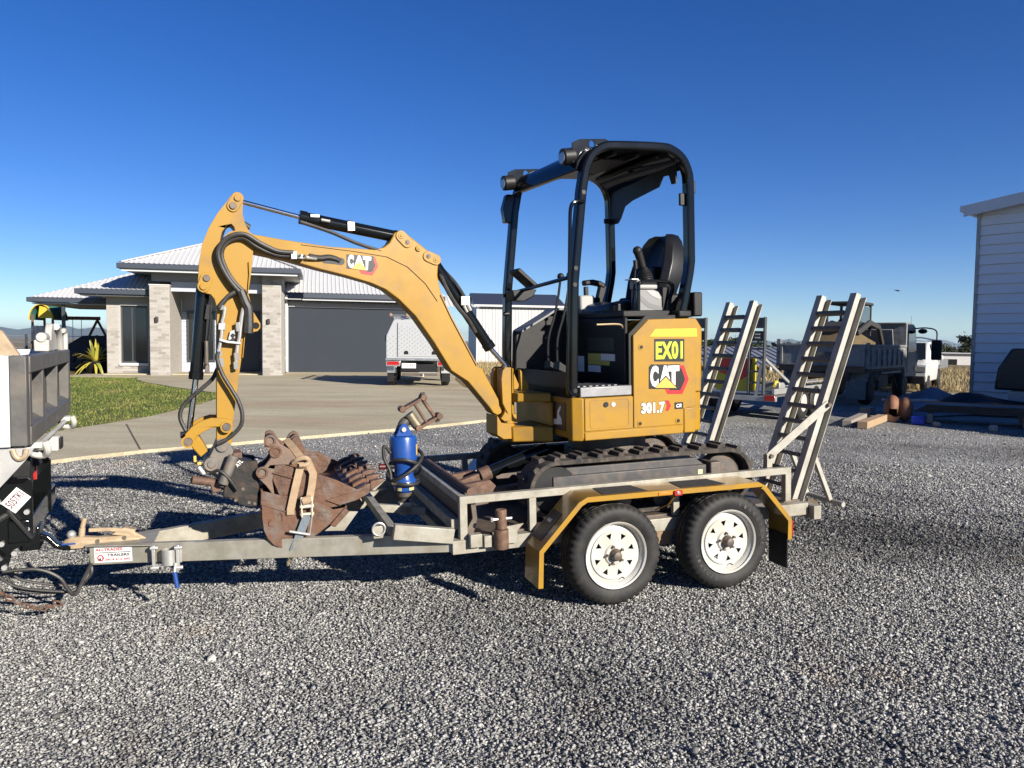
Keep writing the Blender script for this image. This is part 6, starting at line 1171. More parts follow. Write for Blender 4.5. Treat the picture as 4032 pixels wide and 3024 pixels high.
lay(w1, 0, .61, 0, 0, 2.96); lay(w2, 3.55, 4.17, 0, 0, 3.38); lay(wl_a, -1.55, 0, 1.0, 0, 2.60, [(-1.15, -.24, .33, 2.34)])
for it in LAY[:300]: brick_obj(*it)
rest = M()
for par, a, b, y, z in LAY[300:]: rest.box((a, y-.008, z), (b, y+.004, z+.076))
if rest.v: ho.part('brick', rest, BRICK, wl_a, smooth=0, kind='stuff')
# side of the porch pillar: coursed by material lines in relief
ho.part('pillar_side_course', M().box((.606, .01, .0), (.614, 2.19, 2.96)), mat('brick_side', (.42, .395, .355), .85, 0, (.35, .315, .28), 9, .7, .25, 12, stretch=(1, .35, 1)), w1)
# window of the left room
wf = ho.part('window', M().box((-1.12, 1.10, .36), (-1.07, 1.18, 2.31)).box((-.32, 1.10, .36), (-.27, 1.18, 2.31)).box((-1.07, 1.10, .36), (-.32, 1.18, .42)).box((-1.07, 1.10, 2.25), (-.32, 1.18, 2.31)).box((-.80, 1.11, .42), (-.75, 1.17, 2.25)), FRM)
ho.part('pane', M().box((-1.069, 1.135, .421), (-.801, 1.145, 2.249)), GLS, wf); ho.part('pane', M().box((-.749, 1.135, .421), (-.321, 1.145, 2.249)), GLS, wf)
ho.part('sill', M().box((-1.16, .93, .27), (-.23, 1.04, .36)), MATS['cap_white'], wf, .01); ho.part('lintel', M().box((-1.14, .985, 2.32), (-.25, .998, 2.36)), MATS['cap_white'], wf)
# porch back wall: weatherboards, side window, dark entry
ho.part('entry_wall', M().box((.612, 2.25, -.1), (3.55, 2.45, 3.40)), WALLD)
for k in range(13):
    z = .02+k*.165
    for a, b in ((.615, .80), (1.74, 2.0)):
        if z < 2.1: ho.part('weatherboard', M().hexa([(a, 2.20, z), (b, 2.20, z), (b, 2.249, z), (a, 2.249, z), (a, 2.225, z+.163), (b, 2.225, z+.163), (b, 2.249, z+.163), (a, 2.249, z+.163)]), BOARD)
for k in range(2): ho.part('weatherboard', M().box((.80, 2.205, .02+k*.17), (1.74, 2.249, .185+k*.17)), BOARD)
sw_ = ho.part('side_window', M().box((.80, 2.15, .38), (.86, 2.22, 2.20)).box((1.68, 2.15, .38), (1.74, 2.22, 2.20)).box((.86, 2.15, .38), (1.68, 2.22, .45)).box((.86, 2.15, 2.12), (1.68, 2.22, 2.20)), FRM)
ho.part('pane', M().box((.861, 2.18, .451), (1.679, 2.19, 2.119)), GLS, sw_)
ho.part('entry_door', M().box((2.3, 2.18, .05), (3.3, 2.249, 2.25)), mat('dark_door', (.03, .03, .035), .4), bevel=.01)
ho.part('door_handle', M().cyl((2.42, 2.13, 1.05), (2.42, 2.13, 1.35), .02, 10), ALU)
ho.part('porch_beam', M().box((.612, .32, 2.80), (3.548, .50, 3.12)), BOARD); ho.part('beam_board', M().box((.612, .30, 2.96), (3.548, .3195, 3.115)), BOARD); ho.part('porch_frieze', M().box((.0, .34, 3.121), (3.548, .48, 3.41)), WALLD)
for x, c in ((.23, 0), (3.76, 0)): ho.part('wall_lamp', M().box((x-.045, -.11, 1.76), (x+.045, -.0085, 1.93)), mat('lamp_bronze', (.10, .075, .06), .4, .5), w1 if x < 1 else w2, .008)
# garage
ho.part('garage_wall', M().box((4.171, 2.7, -.1), (4.30, 3.0, 2.72)).box((9.25, 2.7, -.1), (9.95, 3.0, 2.72)).box((4.30, 2.7, 2.46), (9.25, 3.0, 2.72)), WALLD)
gd = ho.part('garage_door', M().box((4.30, 2.79, -.02), (9.25, 2.84, 2.46)), GDR)
for k in range(4): ho.part('door_panel', M().box((4.31, 2.785, .0+k*.615), (9.24, 2.7895, .6135+k*.615)), GDR, gd)
ho.part('end_wall', M().box((9.75, 3.0005, -.1), (9.95, 9, 2.72)), MORT)
ho.part('downpipe', M().box((4.19, 2.55, .0), (4.27, 2.64, 2.9)), mat('cream_pipe', (.72, .69, .62), .5), bevel=.015)
for z in (.5, 1.25, 2.0): ho.part('pipe_clip', M().box((4.18, 2.54, z), (4.28, 2.65, z+.03)), MATS['cream_pipe'])
ho.part('floor_slab', M().box((-1.5, .3, -.15), (4.2, 2.24, .02)), CONC)
# ================================================================== ute with aluminium canopy
UTm = frame((-2.58, 21.01, gh(-2.58, 21)+.037), (math.cos(R(6)), math.sin(R(6)), 0), (-math.sin(R(6)), math.cos(R(6)), 0), (0, 0, 1))
ut = Thing('work_ute', 'silver checker-plate canopy ute parked on the driveway before the garage', 'ute', (0, 2.0, 0), UTm)
CHK = mat('checker_plate', (.56, .57, .57), .4, .3, (.48, .49, .49), 10, .6, .05, 40, rrange=(.28, .45))
cb = ut.part('canopy_box', M().prism([(-.89, .775), (.89, .775), (.89, 1.38), (.70, 1.80), (.64, 1.845), (-.64, 1.845), (-.70, 1.80), (-.89, 1.38)], 0, 1.75), CHK, bevel=.012)
dr = ut.part('rear_door', M().prism([(-.575, .83), (.64, .83), (.64, 1.70), (.60, 1.735), (-.54, 1.735), (-.575, 1.70)], -.014, -.0005), CHK, cb, .005)
tread = M(); k = 0
for i in range(17):
    for j in range(15):
        x, z = -.54+i*.073, .90+j*.057
        if (i+j) % 2 == 0 and z < 1.69 and x < .61 and not (z < .98 and (abs(x+.343) < .09 or abs(x-.416) < .09)):
            d = Vector((.7, 0, .7)); q = Vector((-.7, 0, .7)); c = Vector((x, -.0145, z)); tread.add([c-d*.03, c-q*.009+Vector((0, -.004, 0)), c+d*.03, c+q*.009+Vector((0, -.004, 0))], [(0, 1, 2, 3)])
for i in range(4):
    for j in range(9):
        x, z = -.85+i*.073, .85+j*.065
        if (i+j) % 2 == 0: c = Vector((x, -.0006, z)); d = Vector((.7, 0, .7)); q = Vector((-.7, 0, .7)); tread.add([c-d*.03, c-q*.009+Vector((0, -.004, 0)), c+d*.03, c+q*.009+Vector((0, -.004, 0))], [(0, 1, 2, 3)])
ut.part('tread_pattern', tread, mat('bright_tread', (.80, .81, .82), .25, .8), dr, smooth=0, kind='stuff')
for x in (-.343, .416): ut.part('door_handle', M().prism([(x-.06, .885), (x+.06, .885), (x+.06, .95), (x+.03, .985), (x-.03, .985), (x-.06, .95)], -.026, -.0145), BLM, dr, .008)
ut.part('door_frame_line', M().box((-.592, -.008, .80), (-.580, -.0006, 1.75)), FRM, dr)
ut.part('tray_rail', M().box((-.905, -.03, .715), (.905, 1.9, .774)), ALU, cb, .004)
for s in (-1, 1):
    tl_ = ut.part('tail_lamp', M().box((s*.50, -.045, .555), (s*.89, -.028, .70)), ALU, None, .006); ut.part('lens', M().box((s*.535, -.05, .59), (s*.86, -.0455, .685)), LRD, tl_, .004)
    ut.part('mud_flap', M().box((s*.64, .25, .12), (s*.87, .26, .50)), BLM)
    ut.part('side_skirt', M().box((s*.62, .20, .36), (s*.88, .235, .55)), CHK if s > 0 else ALU, None, .006)
    ut.part('mirror', M().box((s*.93, 2.35, 1.22), (s*1.06, 2.42, 1.42)), BLM, None, .03)
    for y in (.62, 3.35):
        wh = ut.part('wheel', M().lathe([(-.11, .19), (-.115, .30), (-.09, .345), (-.05, .36), (.05, .36), (.09, .345), (.115, .30), (.11, .19)], (s*.74, y, .36), (1, 0, 0), 32), RUB); ut.part('rim', M().cyl((s*.74-.10, y, .36), (s*.74+.10, y, .36), .19, 20), BLM, wh)
plate(ut, None, (-.46, -.052, .505), (1, 0, 0), (0, 0, 1), .385, .135, '022 ES1', 6, mat('plate_red', (.45, .05, .05), .4))
ut.part('bumper', M().box((-.50, .0, .40), (.52, .25, .62)), BLM, None, .02); tb_ = ut.part('towbar', M().box((-.45, -.04, .30), (.52, .04, .36)), STL, None, .01); ut.part('tow_hitch', M().beam((.12, -.10, .30), (.10, .10, .22), .06, .06).ball((.12, -.12, .34), .03), GALB, tb_, .005)
ut.part('chassis', M().box((-.4, .3, .42), (.4, 4.2, .60)), BLM)
cab = ut.part('cab', M().loft([[(x*k, y, z) for x, z in ((-.86, .55), (.86, .55), (.88, 1.05), (.70, zt), (-.70, zt), (-.88, 1.05))] for y, zt, k in ((1.78, 1.55, 1), (1.95, 1.78, 1), (2.7, 1.78, 1), (3.35, 1.12, 1), (4.25, 1.02, .98), (4.4, .85, .95))]), WHT, bevel=.03)
ut.part('rear_glass', M().box((-.55, 1.765, 1.15), (.55, 1.779, 1.50)), GLS, cab)
# ladder rack and ladder on the roof
rk_ = ut.part('roof_rack', M().cyl((-.69, .05, 1.90), (.69, .05, 1.90), .022, 10).cyl((-.69, 1.6, 1.90), (.69, 1.6, 1.90), .022, 10), ALU)
for x in (-.66, .66):
    for y in (.05, 1.6): ut.part('rack_post', M().box((x-.02, y-.02, 1.80), (x+.02, y+.02, 1.885)), ALU, rk_)
ld = Thing('ladder', 'aluminium ladder lying on the roof of the silver canopy ute', 'ladder', (-.54, 1.0, 1.925), UTm)
for x in (-.76, -.32): ld.part('stile', M().box((x-.02, -.12, 1.925), (x+.02, 2.6, 1.99)), ALU, bevel=.004)
for y in np.linspace(.0, 2.5, 9): ld.part('rung', M().cyl((-.74, y, 1.957), (-.34, y, 1.957), .014, 8), ALU)
ld.part('rubber_foot', M().box((-.79, -.17, 1.915), (-.73, -.121, 2.0)), mat('orange_brown_rubber', (.35, .2, .12), .7), bevel=.008); ld.part('rubber_foot', M().box((-.35, -.17, 1.915), (-.29, -.121, 2.0)), MATS['orange_brown_rubber'], bevel=.008)
# ================================================================== white steel shed behind
WSm = frame((-2.15, 46.0, gh(0, 46)), (math.cos(R(8)), math.sin(R(8)), 0), (-math.sin(R(8)), math.cos(R(8)), 0), (0, 0, 1))
ws = Thing('steel_shed', 'white ribbed steel shed with dark roof seen through the excavator canopy', 'shed', (2.5, 3, 0), WSm)
WRB = mat('white_wall_steel', (.60, .595, .57), .5, .05, (.55, .545, .52), 4, .5)
ws.part('front_wall', corr([(0, 0), (5.2, 0), (5.2, 3.45), (0, 3.45)], (0, 0, 0), (1, 0, 0), (0, 0, 1), (0, -1, 0), .2, .02), WRB, smooth=0)
ws.part('side_wall', M().prism([(0.02, 0), (6, 0), (6, 3.4), (3, 4.25), (.02, 3.4)], -.02, .02, ax=0), WRB)
ws.part('side_wall', M().prism([(0.02, 0), (6, 0), (6, 3.4), (3, 4.25), (.02, 3.4)], 5.18, 5.22, ax=0), WRB)
ws.part('roof', M().hexa([(-.2, -.2, 3.42), (5.4, -.2, 3.42), (5.4, 3, 4.27), (-.2, 3, 4.27), (-.2, -.2, 3.50), (5.4, -.2, 3.50), (5.4, 3, 4.35), (-.2, 3, 4.35)]), mat('dark_roof_steel', (.05, .055, .068), .4, .1), bevel=.01)
ws.part('roof', M().hexa([(-.2, 6.2, 3.42), (5.4, 6.2, 3.42), (5.4, 3.01, 4.27), (-.2, 3.01, 4.27), (-.2, 6.2, 3.50), (5.4, 6.2, 3.50), (5.4, 3.01, 4.35), (-.2, 3.01, 4.35)]), MATS['dark_roof_steel'])
ws.part('gutter', M().box((-.22, -.30, 3.36), (5.42, -.205, 3.48)), WHT); ws.part('corner_flashing', M().box((-.04, -.05, 0), (.1, -.031, 3.45)), WHT)
# ================================================================== play equipment and garden beside the house
pf = Thing('play_fort', 'timber cubby fort with green and yellow canvas canopy', 'play fort', (0, 0, 0), frame((-18.35, 30.2, gh(-18.35, 30.2)), (.64, 0, 0), (0, .64, 0), (0, 0, .98)))
TIM = mat('brown_timber', (.20, .105, .065), .75, 0, (.13, .075, .05), 9, .6)
for x in (-.62, .62):
    for y in (-.6, .6): pf.part('post', M().box((x-.05, y-.05, 0), (x+.05, y+.05, 2.15)), TIM)
pf.part('platform', M().box((-.7, -.7, 1.0), (.7, .7, 1.1)), TIM)
for k in range(5): pf.part('panel_board', M().box((-.66+k*.27, -.69, 1.1), (-.66+k*.27+.24, -.66, 1.72)), mat('dark_green_board', (.03, .05, .045), .6) if k > 2 else WHTD)
GC = mat('green_canvas', (.035, .14, .11), .8, 0, (.05, .17, .13), 8, .5); YC = mat('yellow_canvas', (.72, .52, .05), .8)
ar = [(.74*math.cos(a), 1.95+.62*math.sin(a)) for a in np.linspace(0, math.pi, 13)]
pf.part('canopy', M().prism(arcpoly(ar, .02), -.7, .7), GC, smooth=50)
pf.part('canopy_trim', M().prism(arcpoly(ar, .035), -.80, -.705), YC, smooth=50); pf.part('canopy_trim', M().prism(arcpoly(ar, .035), .705, .8), YC, smooth=50)
pf.part('end_curtain', M().prism([(-.2, 2.02), (.68, 2.02), (.6, 2.25), (.3, 2.45), (-.1, 2.5)], -.72, -.715), YC)
ss = Thing('swing_set', 'brown timber swing frame standing beside the play fort', 'swing set', (0, 0, 0), frame((-17.35, 30.9, gh(-17.3, 30.9)), (1, 0, 0), (0, 1, 0), (0, 0, 1)))
ss.part('top_beam', M().box((-.8, -.05, 1.95), (.65, .05, 2.09)), TIM)
for s in (-1, 1): ss.part('leg', M().beam((.55, 0, 1.95), (.55+s*.75, s*.5, 0), .09, .09), TIM)
ss.part('brace', M().beam((.1, 0, 1.2), (1.0, 0, 1.2), .07, .09), TIM)
for x in (-.45, -.1): ss.part('chain', M().cyl((x, 0, 1.95), (x, 0, .6), .012, 6), GALB)
ss.part('swing_seat', M().box((-.47, -.1, .56), (-.08, .1, .6)), mat('seat_green', (.03, .12, .06), .5))
pt = Thing('potted_bromeliad', 'yellow-green spiky plant in a dark pot beside the brick wall', 'potted plant', (0, 0, 0), frame((-14.55, 26.6, gh(-14.5, 26.6)+.02), (1, 0, 0), (0, 1, 0), (0, 0, 1)))
pt.part('pot', M().lathe([(0, .26), (.02, .28), (.36, .36), (.40, .38), (.42, .36), (.38, .33), (.36, .05)], (0, 0, 0), (0, 0, 1), 20), BLM)
for k in range(46):
    a = random.uniform(0, 6.28); el = random.uniform(-.2, 1.35); L_ = random.uniform(.6, 1.15); hd_ = Vector((math.cos(a), math.sin(a), 0)); pts = []
    for t in np.linspace(0, 1, 5): pts.append(Vector((0, 0, .4))+hd_*(L_*t*math.cos(el)+.05)+Vector((0, 0, L_*t*math.sin(el)-.42*t*t*L_*(1 if el < .9 else .45))))
    sd2 = hd_.cross(Vector((0, 0, 1))); vs = []; fs = []
    for i, p in enumerate(pts):
        w_ = .055*(1-(i/4)**2)+.004; vs += [p-sd2*w_+Vector((0, 0, .012)), p, p+sd2*w_+Vector((0, 0, .012))]
    for i in range(4): fs += [(i*3, i*3+1, i*3+4, i*3+3), (i*3+1, i*3+2, i*3+5, i*3+4)]
    lf = M().add(vs, fs); c = random.random()
    pt.part('leaf', lf, mat('leaf_yellow', (.50, .42, .06), .5) if c < .45 else (mat('leaf_lime', (.30, .34, .05), .5) if c < .8 else mat('leaf_straw', (.55, .46, .20), .6)), smooth=60)
# fence and garden wall behind the lawn
fn = Thing('wire_fence', 'post and rail wire fence beyond the lawn with the plain behind', 'fence', (0, 0, 0), frame((-26, 33.5, gh(-19, 33.5)), (1, .0, 0), (0, 1, 0), (0, 0, 1)))
for k in range(9): fn.part('post', M().box((k*1.55-.04, -.04, 0), (k*1.55+.04, .04, 1.35)), GUT)
for z in (.25, .5, .75, 1.0, 1.28): fn.part('wire', M().cyl((0, 0, z), (12.4, 0, z), .012, 6), GALB)
gw = Thing('garden_screen', 'dark shade-cloth covered garden bed beside the verandah', 'garden screen', (0, 0, 0), frame((-16.4, 30.2, gh(-16, 30.2)), (1, 0, 0), (0, 1, 0), (0, 0, 1)))
gw.part('cover', M().hexa([(-2.6, -.5, 0), (1.2, -.5, 0), (1.2, 2.2, 0), (-2.6, 2.2, 0), (-.7, .1, 1.32), (1.1, .0, 1.34), (1.1, 1.6, 1.34), (-.7, 1.6, 1.32)]), mat('dark_shade_cloth', (.025, .033, .05), .8), bevel=.05)
def leafmass(name, label, cat, c, rad, n, cols, group=None, leaf=.12, trunk=None, fr=None):
    t = Thing(name, label, cat, (0, 0, 0), fr or frame(c, (1, 0, 0), (0, 1, 0), (0, 0, 1)), group); rx, ry, rz = rad; r_ = np.random.default_rng(abs(hash(str(c))) % 9999 if 0 else int(abs(c[0]*31+c[1]*7)) % 9999)
    z0 = trunk or 0.0
    if trunk: 
        t.part('trunk', M().cyl((0, 0, -.2), (0, 0, z0+rz*.6), .05*rz+.04, 8, .03), mat('bark', (.11, .085, .065), .9, 0, (.17, .14, .11), 9, .6))
    K = max(5, int(9*rx)); cl = r_.normal(size=(K, 3)); cl /= np.linalg.norm(cl, axis=1)[:, None]; cl *= r_.uniform(.25, .95, (K, 1))
    cl[:, 2] = np.abs(cl[:, 2])*1.0 if not trunk else cl[:, 2]
    P = cl[r_.integers(0, K, n)]+r_.normal(0, .2, (n, 3)); P = P*np.array([rx, ry, rz*(.5 if trunk else 1)])+np.array([0, 0, z0+(rz*.5 if trunk else 0)])
    P[:, 2] = np.maximum(P[:, 2], .03)
    a = r_.normal(size=(n, 3)); a /= np.linalg.norm(a, axis=1)[:, None]; b = np.cross(a, r_.normal(size=(n, 3))); b /= np.linalg.norm(b, axis=1)[:, None]
    s = (leaf*r_.uniform(.6, 1.4, n))[:, None]; V = np.stack([P-a*s, P-b*s*.5, P+a*s, P+b*s*.5], 1).reshape(-1, 3)
    me = bpy.data.meshes.new('crown'); me.from_pydata(V.tolist(), [], np.arange(4*n).reshape(-1, 4).tolist()); me.materials.append(cols); t.link('crown', me); return t
def b_leaf(c1, c2, c3):
    def f(new, lk, src, b): lk(ramp(new, lk, noise(new, lk, src, 2.2, 4), [(.3, c1), (.5, c2), (.7, c3)]), b.inputs['Base Color'])
    return f
LFD = gmat('dark_leaf', b_leaf((.018, .028, .012), (.035, .05, .02), (.06, .075, .03))); LFG = gmat('grey_leaf', b_leaf((.035, .045, .025), (.06, .07, .04), (.10, .10, .06)))
leafmass('hedge_bush', 'dark low bush growing behind the spiky potted plant', 'bush', (-15.4, 29.4, gh(-15.4, 29.4)), (1.5, .7, .85), 1500, LFD, leaf=.09)
HAZE = .00004
# ================================================================== grey tipper with a loader in its tray
F3 = frame((8.83, 19.0, gh(8.8, 19)), (.643, .766, 0), (-.766, .643, 0), (0, 0, 1))
tp = Thing('tipper_truck', 'grey tipper truck with a loader in its tray, parked in the shed shadow', 'truck', (2.4, 1.05, 0), F3)
TPG = mat('tipper_grey_paint', (.27, .28, .275), .5, .1, (.19, .19, .185), 5, .7, .05, 30, col3=(.10, .075, .055), scale3=6, amt3=.6)
TPD = mat('tipper_dark_steel', (.045, .045, .047), .6, .2, (.08, .07, .06), 8, .6)
def tpp(n, m, mt=TPG, par=None, b=.01, **k): return tp.part(n, m, mt, par, b, **k)
gate = tpp('tailgate', M().box((-.03, .03, 1.03), (.0, 2.16, 1.52)))
for e in (.03, .69, 1.35, 2.09): tpp('tailgate_rib', M().box((-.07, e, 1.03), (-.0305, e+.07, 1.52)), TPG, gate)
tpp('tailgate_rail', M().box((-.075, .02, 1.50), (.0, 2.18, 1.56)), TPG, gate); tpp('tailgate_rail', M().box((-.075, .02, 1.00), (.0, 2.18, 1.035)), TPG, gate)
tpp('sign_panel', M().box((-.045, .82, 1.16), (-.0305, 1.28, 1.36)), mat('grimy_panel', (.16, .15, .14), .7, 0, (.05, .045, .04), 14, .9), gate)
tpp('tail_post', M().box((.001, 2.17, .95), (.10, 2.28, 1.68))); tpp('tail_post', M().box((.001, -.05, .95), (.10, .029, 1.60)))
tpp('rear_beam', M().box((-.02, .02, .84), (.12, 2.2, .999)), mat('rust_beam', (.16, .10, .06), .8, 0, (.09, .065, .05), 8, .7))
for e in (-.04, 2.17):
    sd_ = tpp('tray_side', M().box((.101, e, .93), (3.70, e+.06, 1.50)))
    for k in range(7): tpp('side_rib', M().box((.22+k*.51, e-.03 if e < 1 else e+.0605, 1.0), (.30+k*.51, e-.0005 if e < 1 else e+.09, 1.44)), TPG, sd_)
    tpp('side_rail', M().box((.10, e-.04 if e < 1 else e-.0, 1.5005), (3.7, e+.06 if e < 1 else e+.10, 1.56)), TPG, sd_)
tpp('tray_floor', M().box((.05, .02, .86), (3.70, 2.17, .929)), TPD)
tpp('headboard', M().box((3.701, -.05, .95), (3.80, 2.28, 2.20))); tpp('headboard_canopy', M().box((3.60, -.05, 2.15), (4.2, 2.28, 2.201)))
for e in (.45, 1.65): tpp('chassis_rail', M().box((.2, e, .60), (5.3, e+.1, .84)), TPD)
for e, s in ((.08, 1), (1.82, 1)):
    tpp('mudguard', M().rail([(.25, e+.16, .62), (.40, e+.16, .86), (1.2, e+.16, .86), (1.35, e+.16, .62)], .42, .02), TPG, None, .003)
    tpp('mud_flap', M().box((.10, e-.06, .16), (.12, e+.42, .62)), mat('grey_flap', (.14, .15, .155), .7, 0, (.10, .10, .10), 10, .6))
    for u in (.80, 4.25):
        w_ = tpp('wheel', M().lathe([(0, .20), (0, .33), (.03, .375), (.06, .385), (.2, .385), (.24, .375), (.26, .33), (.26, .20)], (u, e, .385), (0, 1, 0), 32), RUB, None, 0); tpp('rim', M().lathe([(.02, .19), (.05, .12), (.06, .05), (.02, .05)], (u, e, .385), (0, 1, 0), 20), TPG, w_, 0)
tpp('under_guard', M().box((1.5, .02, .78), (3.5, .05, .84)), TPG); tpp('tool_locker', M().box((1.6, .10, .42), (2.5, .5, .76)), TPD)
tpp('prop_strut', M().beam((2.7, .05, .84), (3.3, .05, .35), .03, .03), mat('strut_ochre', (.22, .16, .05), .7))
cbt = tpp('cab', M().loft([[(x, e, z) for x, z in ((4.05, .62), (5.5, .62), (5.62, 1.05), (5.5, 1.35), (5.25, 2.10), (5.0, 2.18), (4.05, 2.18))] for e in (.05, .12, 2.08, 2.15)]), TPG, None, .03)
tpp('side_window', M().prism([(4.35, 1.35), (5.36, 1.35), (5.16, 1.98), (4.35, 1.98)], .035, .049), GLS, cbt, 0); tpp('windscreen', M().add([(5.492, .2, 1.40), (5.492, 2.0, 1.40), (5.262, 2.0, 2.05), (5.262, .2, 2.05)], [(0, 1, 2, 3)]), GLS, cbt, 0)
tpp('door_seam', M().box((4.30, .042, .75), (4.315, .0495, 2.0)), TPD, cbt, 0)
tpp('head_lamp_cover', M().box((5.2, .03, .78), (5.55, .0495, .95)), LEN, cbt)
tpp('door_grip', M().beam((5.30, .02, 1.38), (5.45, .02, 1.05), .03, .04), WHTD, cbt)
mi = tpp('mirror', M().box((5.42, -.62, 1.12), (5.52, -.34, 1.72)), BLM, cbt, .04); tpp('mirror_arm', M().tube([(5.2, .05, 2.06), (5.35, -.20, 2.08), (5.46, -.45, 2.0), (5.47, -.48, 1.70)], .02, 8), BLM, mi, 0)
tpp('round_mirror', M().ball((5.32, -.12, 1.98), .13, 12, 8, (1, 1, .6)), BLM, cbt, 0)
# compact loader sitting in the tray
lo = Thing('compact_loader', 'dark yellow compact loader with glazed cab standing in the tipper tray', 'loader', (2.0, 1.05, .93), F3)
LYB = mat('loader_ochre', (.17, .12, .055), .55, 0, (.10, .08, .05), 6, .6); LBK = TPD
lo.part('body', M().prism([(.45, 1.25), (3.1, 1.25), (3.2, 1.62), (2.4, 1.75), (1.2, 1.95), (.75, 1.95), (.45, 1.6)], .62, 1.48), LYB, bevel=.05)
lo.part('bonnet', M().prism([(.55, 1.95), (1.5, 1.95), (1.5, 2.18), (.9, 2.15)], .66, 1.44), LBK, bevel=.05)
cl_ = lo.part('cab_roof', M().box((1.35, .60, 2.64), (2.75, 1.50, 2.72)), LBK, bevel=.03)
for x in (1.42, 2.66):
    for e in (.64, 1.42): lo.part('cab_post', M().box((x-.04, e, 1.80), (x+.04, e+.06, 2.639)), LBK, cl_)
lo.part('cab_rear', M().box((1.40, .70, 1.80), (1.43, 1.41, 2.15)), LBK, cl_); lo.part('cab_glass', M().box((1.47, .655, 2.0), (2.61, .665, 2.60)), mat('tinted_cab_glass', (.05, .07, .08), .05, 0, coat=.3), cl_)
lo.part('operator_seat', M().box((1.7, .9, 1.76), (2.1, 1.25, 2.25)), BLM, bevel=.05)
for e in (.50, 1.49): lo.part('loader_arm', M().rail([(.9, e, 1.85), (2.0, e, 2.15), (2.9, e, 2.05), (3.35, e, 1.55)], .10, .14), LBK, bevel=.02)
lo.part('bucket', M().prism(arcpoly([(3.25, 1.0), (3.55, 1.05), (3.6, 1.45), (3.4, 2.0)], .05), .25, 1.85), mat('pale_bucket_steel', (.30, .31, .30), .55, .3, (.22, .22, .21), 6, .7), bevel=.01)
for x in (.95, 2.55):
    for e in (.36, 1.52): lo.part('wheel', M().lathe([(0, .15), (0, .27), (.03, .31), (.2, .31), (.23, .27), (.23, .15)], (x, e, 1.245), (0, 1, 0), 24), RUB)
# ================================================================== equipment trailer with two upright ramps
F2 = frame((4.66, 13.6, gh(4.9, 14)), (.64, .77, 0), (-.77, .64, 0), (0, 0, 1))
t2 = Thing('equipment_trailer', 'grey flat trailer with two upright ramps and a red and yellow panel behind the excavator', 'trailer', (2, .8, 0), F2)
RG = mat('ramp_dark_grey', (.085, .09, .092), .5, .3, (.13, .13, .125), 6, .6); T2G = mat('trailer2_galvanised', (.45, .45, .43), .5, .4, (.33, .33, .31), 8, .7)
t2.part('deck', M().box((.02, .02, .50), (3.2, 1.75, .56)), mat('deck_checker', (.20, .20, .20), .5, .4, (.13, .13, .13), 10, .7), bevel=.005)
t2.part('tail_frame', M().box((-.06, -.08, .44), (.019, 1.85, .53)), T2G, bevel=.005)
for e in (.0, 1.75):
    t2.part('side_rail', M().box((.02, e-.03, .561), (3.2, e+.02, .66)), T2G, bevel=.004)
t2.part('mesh_floor_bar', M().box((.1, .05, .561), (3.0, .10, .58)), T2G)
for e0, e1 in ((.15, .46), (1.29, 1.60)):
    rp2 = t2.part('ramp', M().box((-.05, e0, .56), (.03, e0+.035, 1.95)), RG, bevel=.004, label='dark grey upright ramp'); t2.part('stile', M().box((-.05, e1-.035, .56), (.03, e1, 1.95)), RG, rp2, .004)
    t2.part('top_plate', M().box((-.04, e0+.0355, 1.75), (.0, e1-.0355, 1.94)), RG, rp2)
    t2.part('lamp_panel', M().box((-.045, e0+.04, 1.52), (.0, e1-.04, 1.70)), mat('panel_black', (.03, .032, .035), .5), rp2)
    for z in (1.58, 1.64): t2.part('lamp_strip', M().box((-.05, e0+.09, z-.012), (-.046, e1-.12, z+.012)), WHTD, rp2)
    for z in (.75, .95, 1.2, 1.36, 1.46): t2.part('rung', M().box((-.04, e0+.0355, z), (.01, e1-.0355, z+.035)), RG, rp2)
t2.part('ramp_stay', M().beam((.03, .17, 1.2), (1.0, .02, .70), .03, .05), T2G, bevel=.003); t2.part('ramp_foot', M().beam((-.03, .30, .50), (-.03, .20, 1.1), .04, .05), T2G)
pn = t2.part('warning_panel', M().box((.05, .34, .60), (.09, 1.10, 1.20)), mat('panel_yellow', (.50, .42, .02), .5), bevel=.01)
t2.part('red_stripe', M().add([(.048, .46, .90), (.048, .62, .80), (.048, 1.10, .95), (.048, 1.10, 1.19), (.048, .40, 1.19)], [(0, 1, 2, 3, 4)]), DRD, pn)
t2.part('winch_post', M().box((.6, .1, .58), (.9, .4, .75)), T2G, bevel=.01); t2.part('yellow_strap', M().tube([(.35, .1, .70), (.5, .15, .74), (.7, .2, .76), (.85, .15, .72)], .03, 8), mat('strap_yellow', (.6, .48, .06), .7))
tl2 = t2.part('tail_lamp', M().box((-.075, -.07, .45), (-.061, .12, .55)), LRD, bevel=.01)
for u in (1.50, 2.25):
    for e in (-.05, 1.62):
        w_ = t2.part('wheel', M().lathe([(0, .17), (0, .28), (.03, .32), (.16, .32), (.19, .28), (.19, .17)], (u, e, .34), (0, 1, 0), 28), RUB); t2.part('rim', M().lathe([(-.002, .17), (.02, .14), (.03, .05), (.01, .04)], (u, e, .34), (0, 1, 0), 20), RIM, w_)
t2.part('mudguard', M().box((1.15, -.06, .72), (2.6, .16, .75)), T2G, bevel=.01)
for e in (.5, 1.2): t2.part('drawbar', M().beam((3.2, e, .50), (4.7, .85, .52), .06, .08), T2G)
t2.part('coupling', M().box((4.65, .80, .47), (4.95, .90, .55)), mat('coupling_bronze', (.4, .32, .2), .5, .4), bevel=.01)
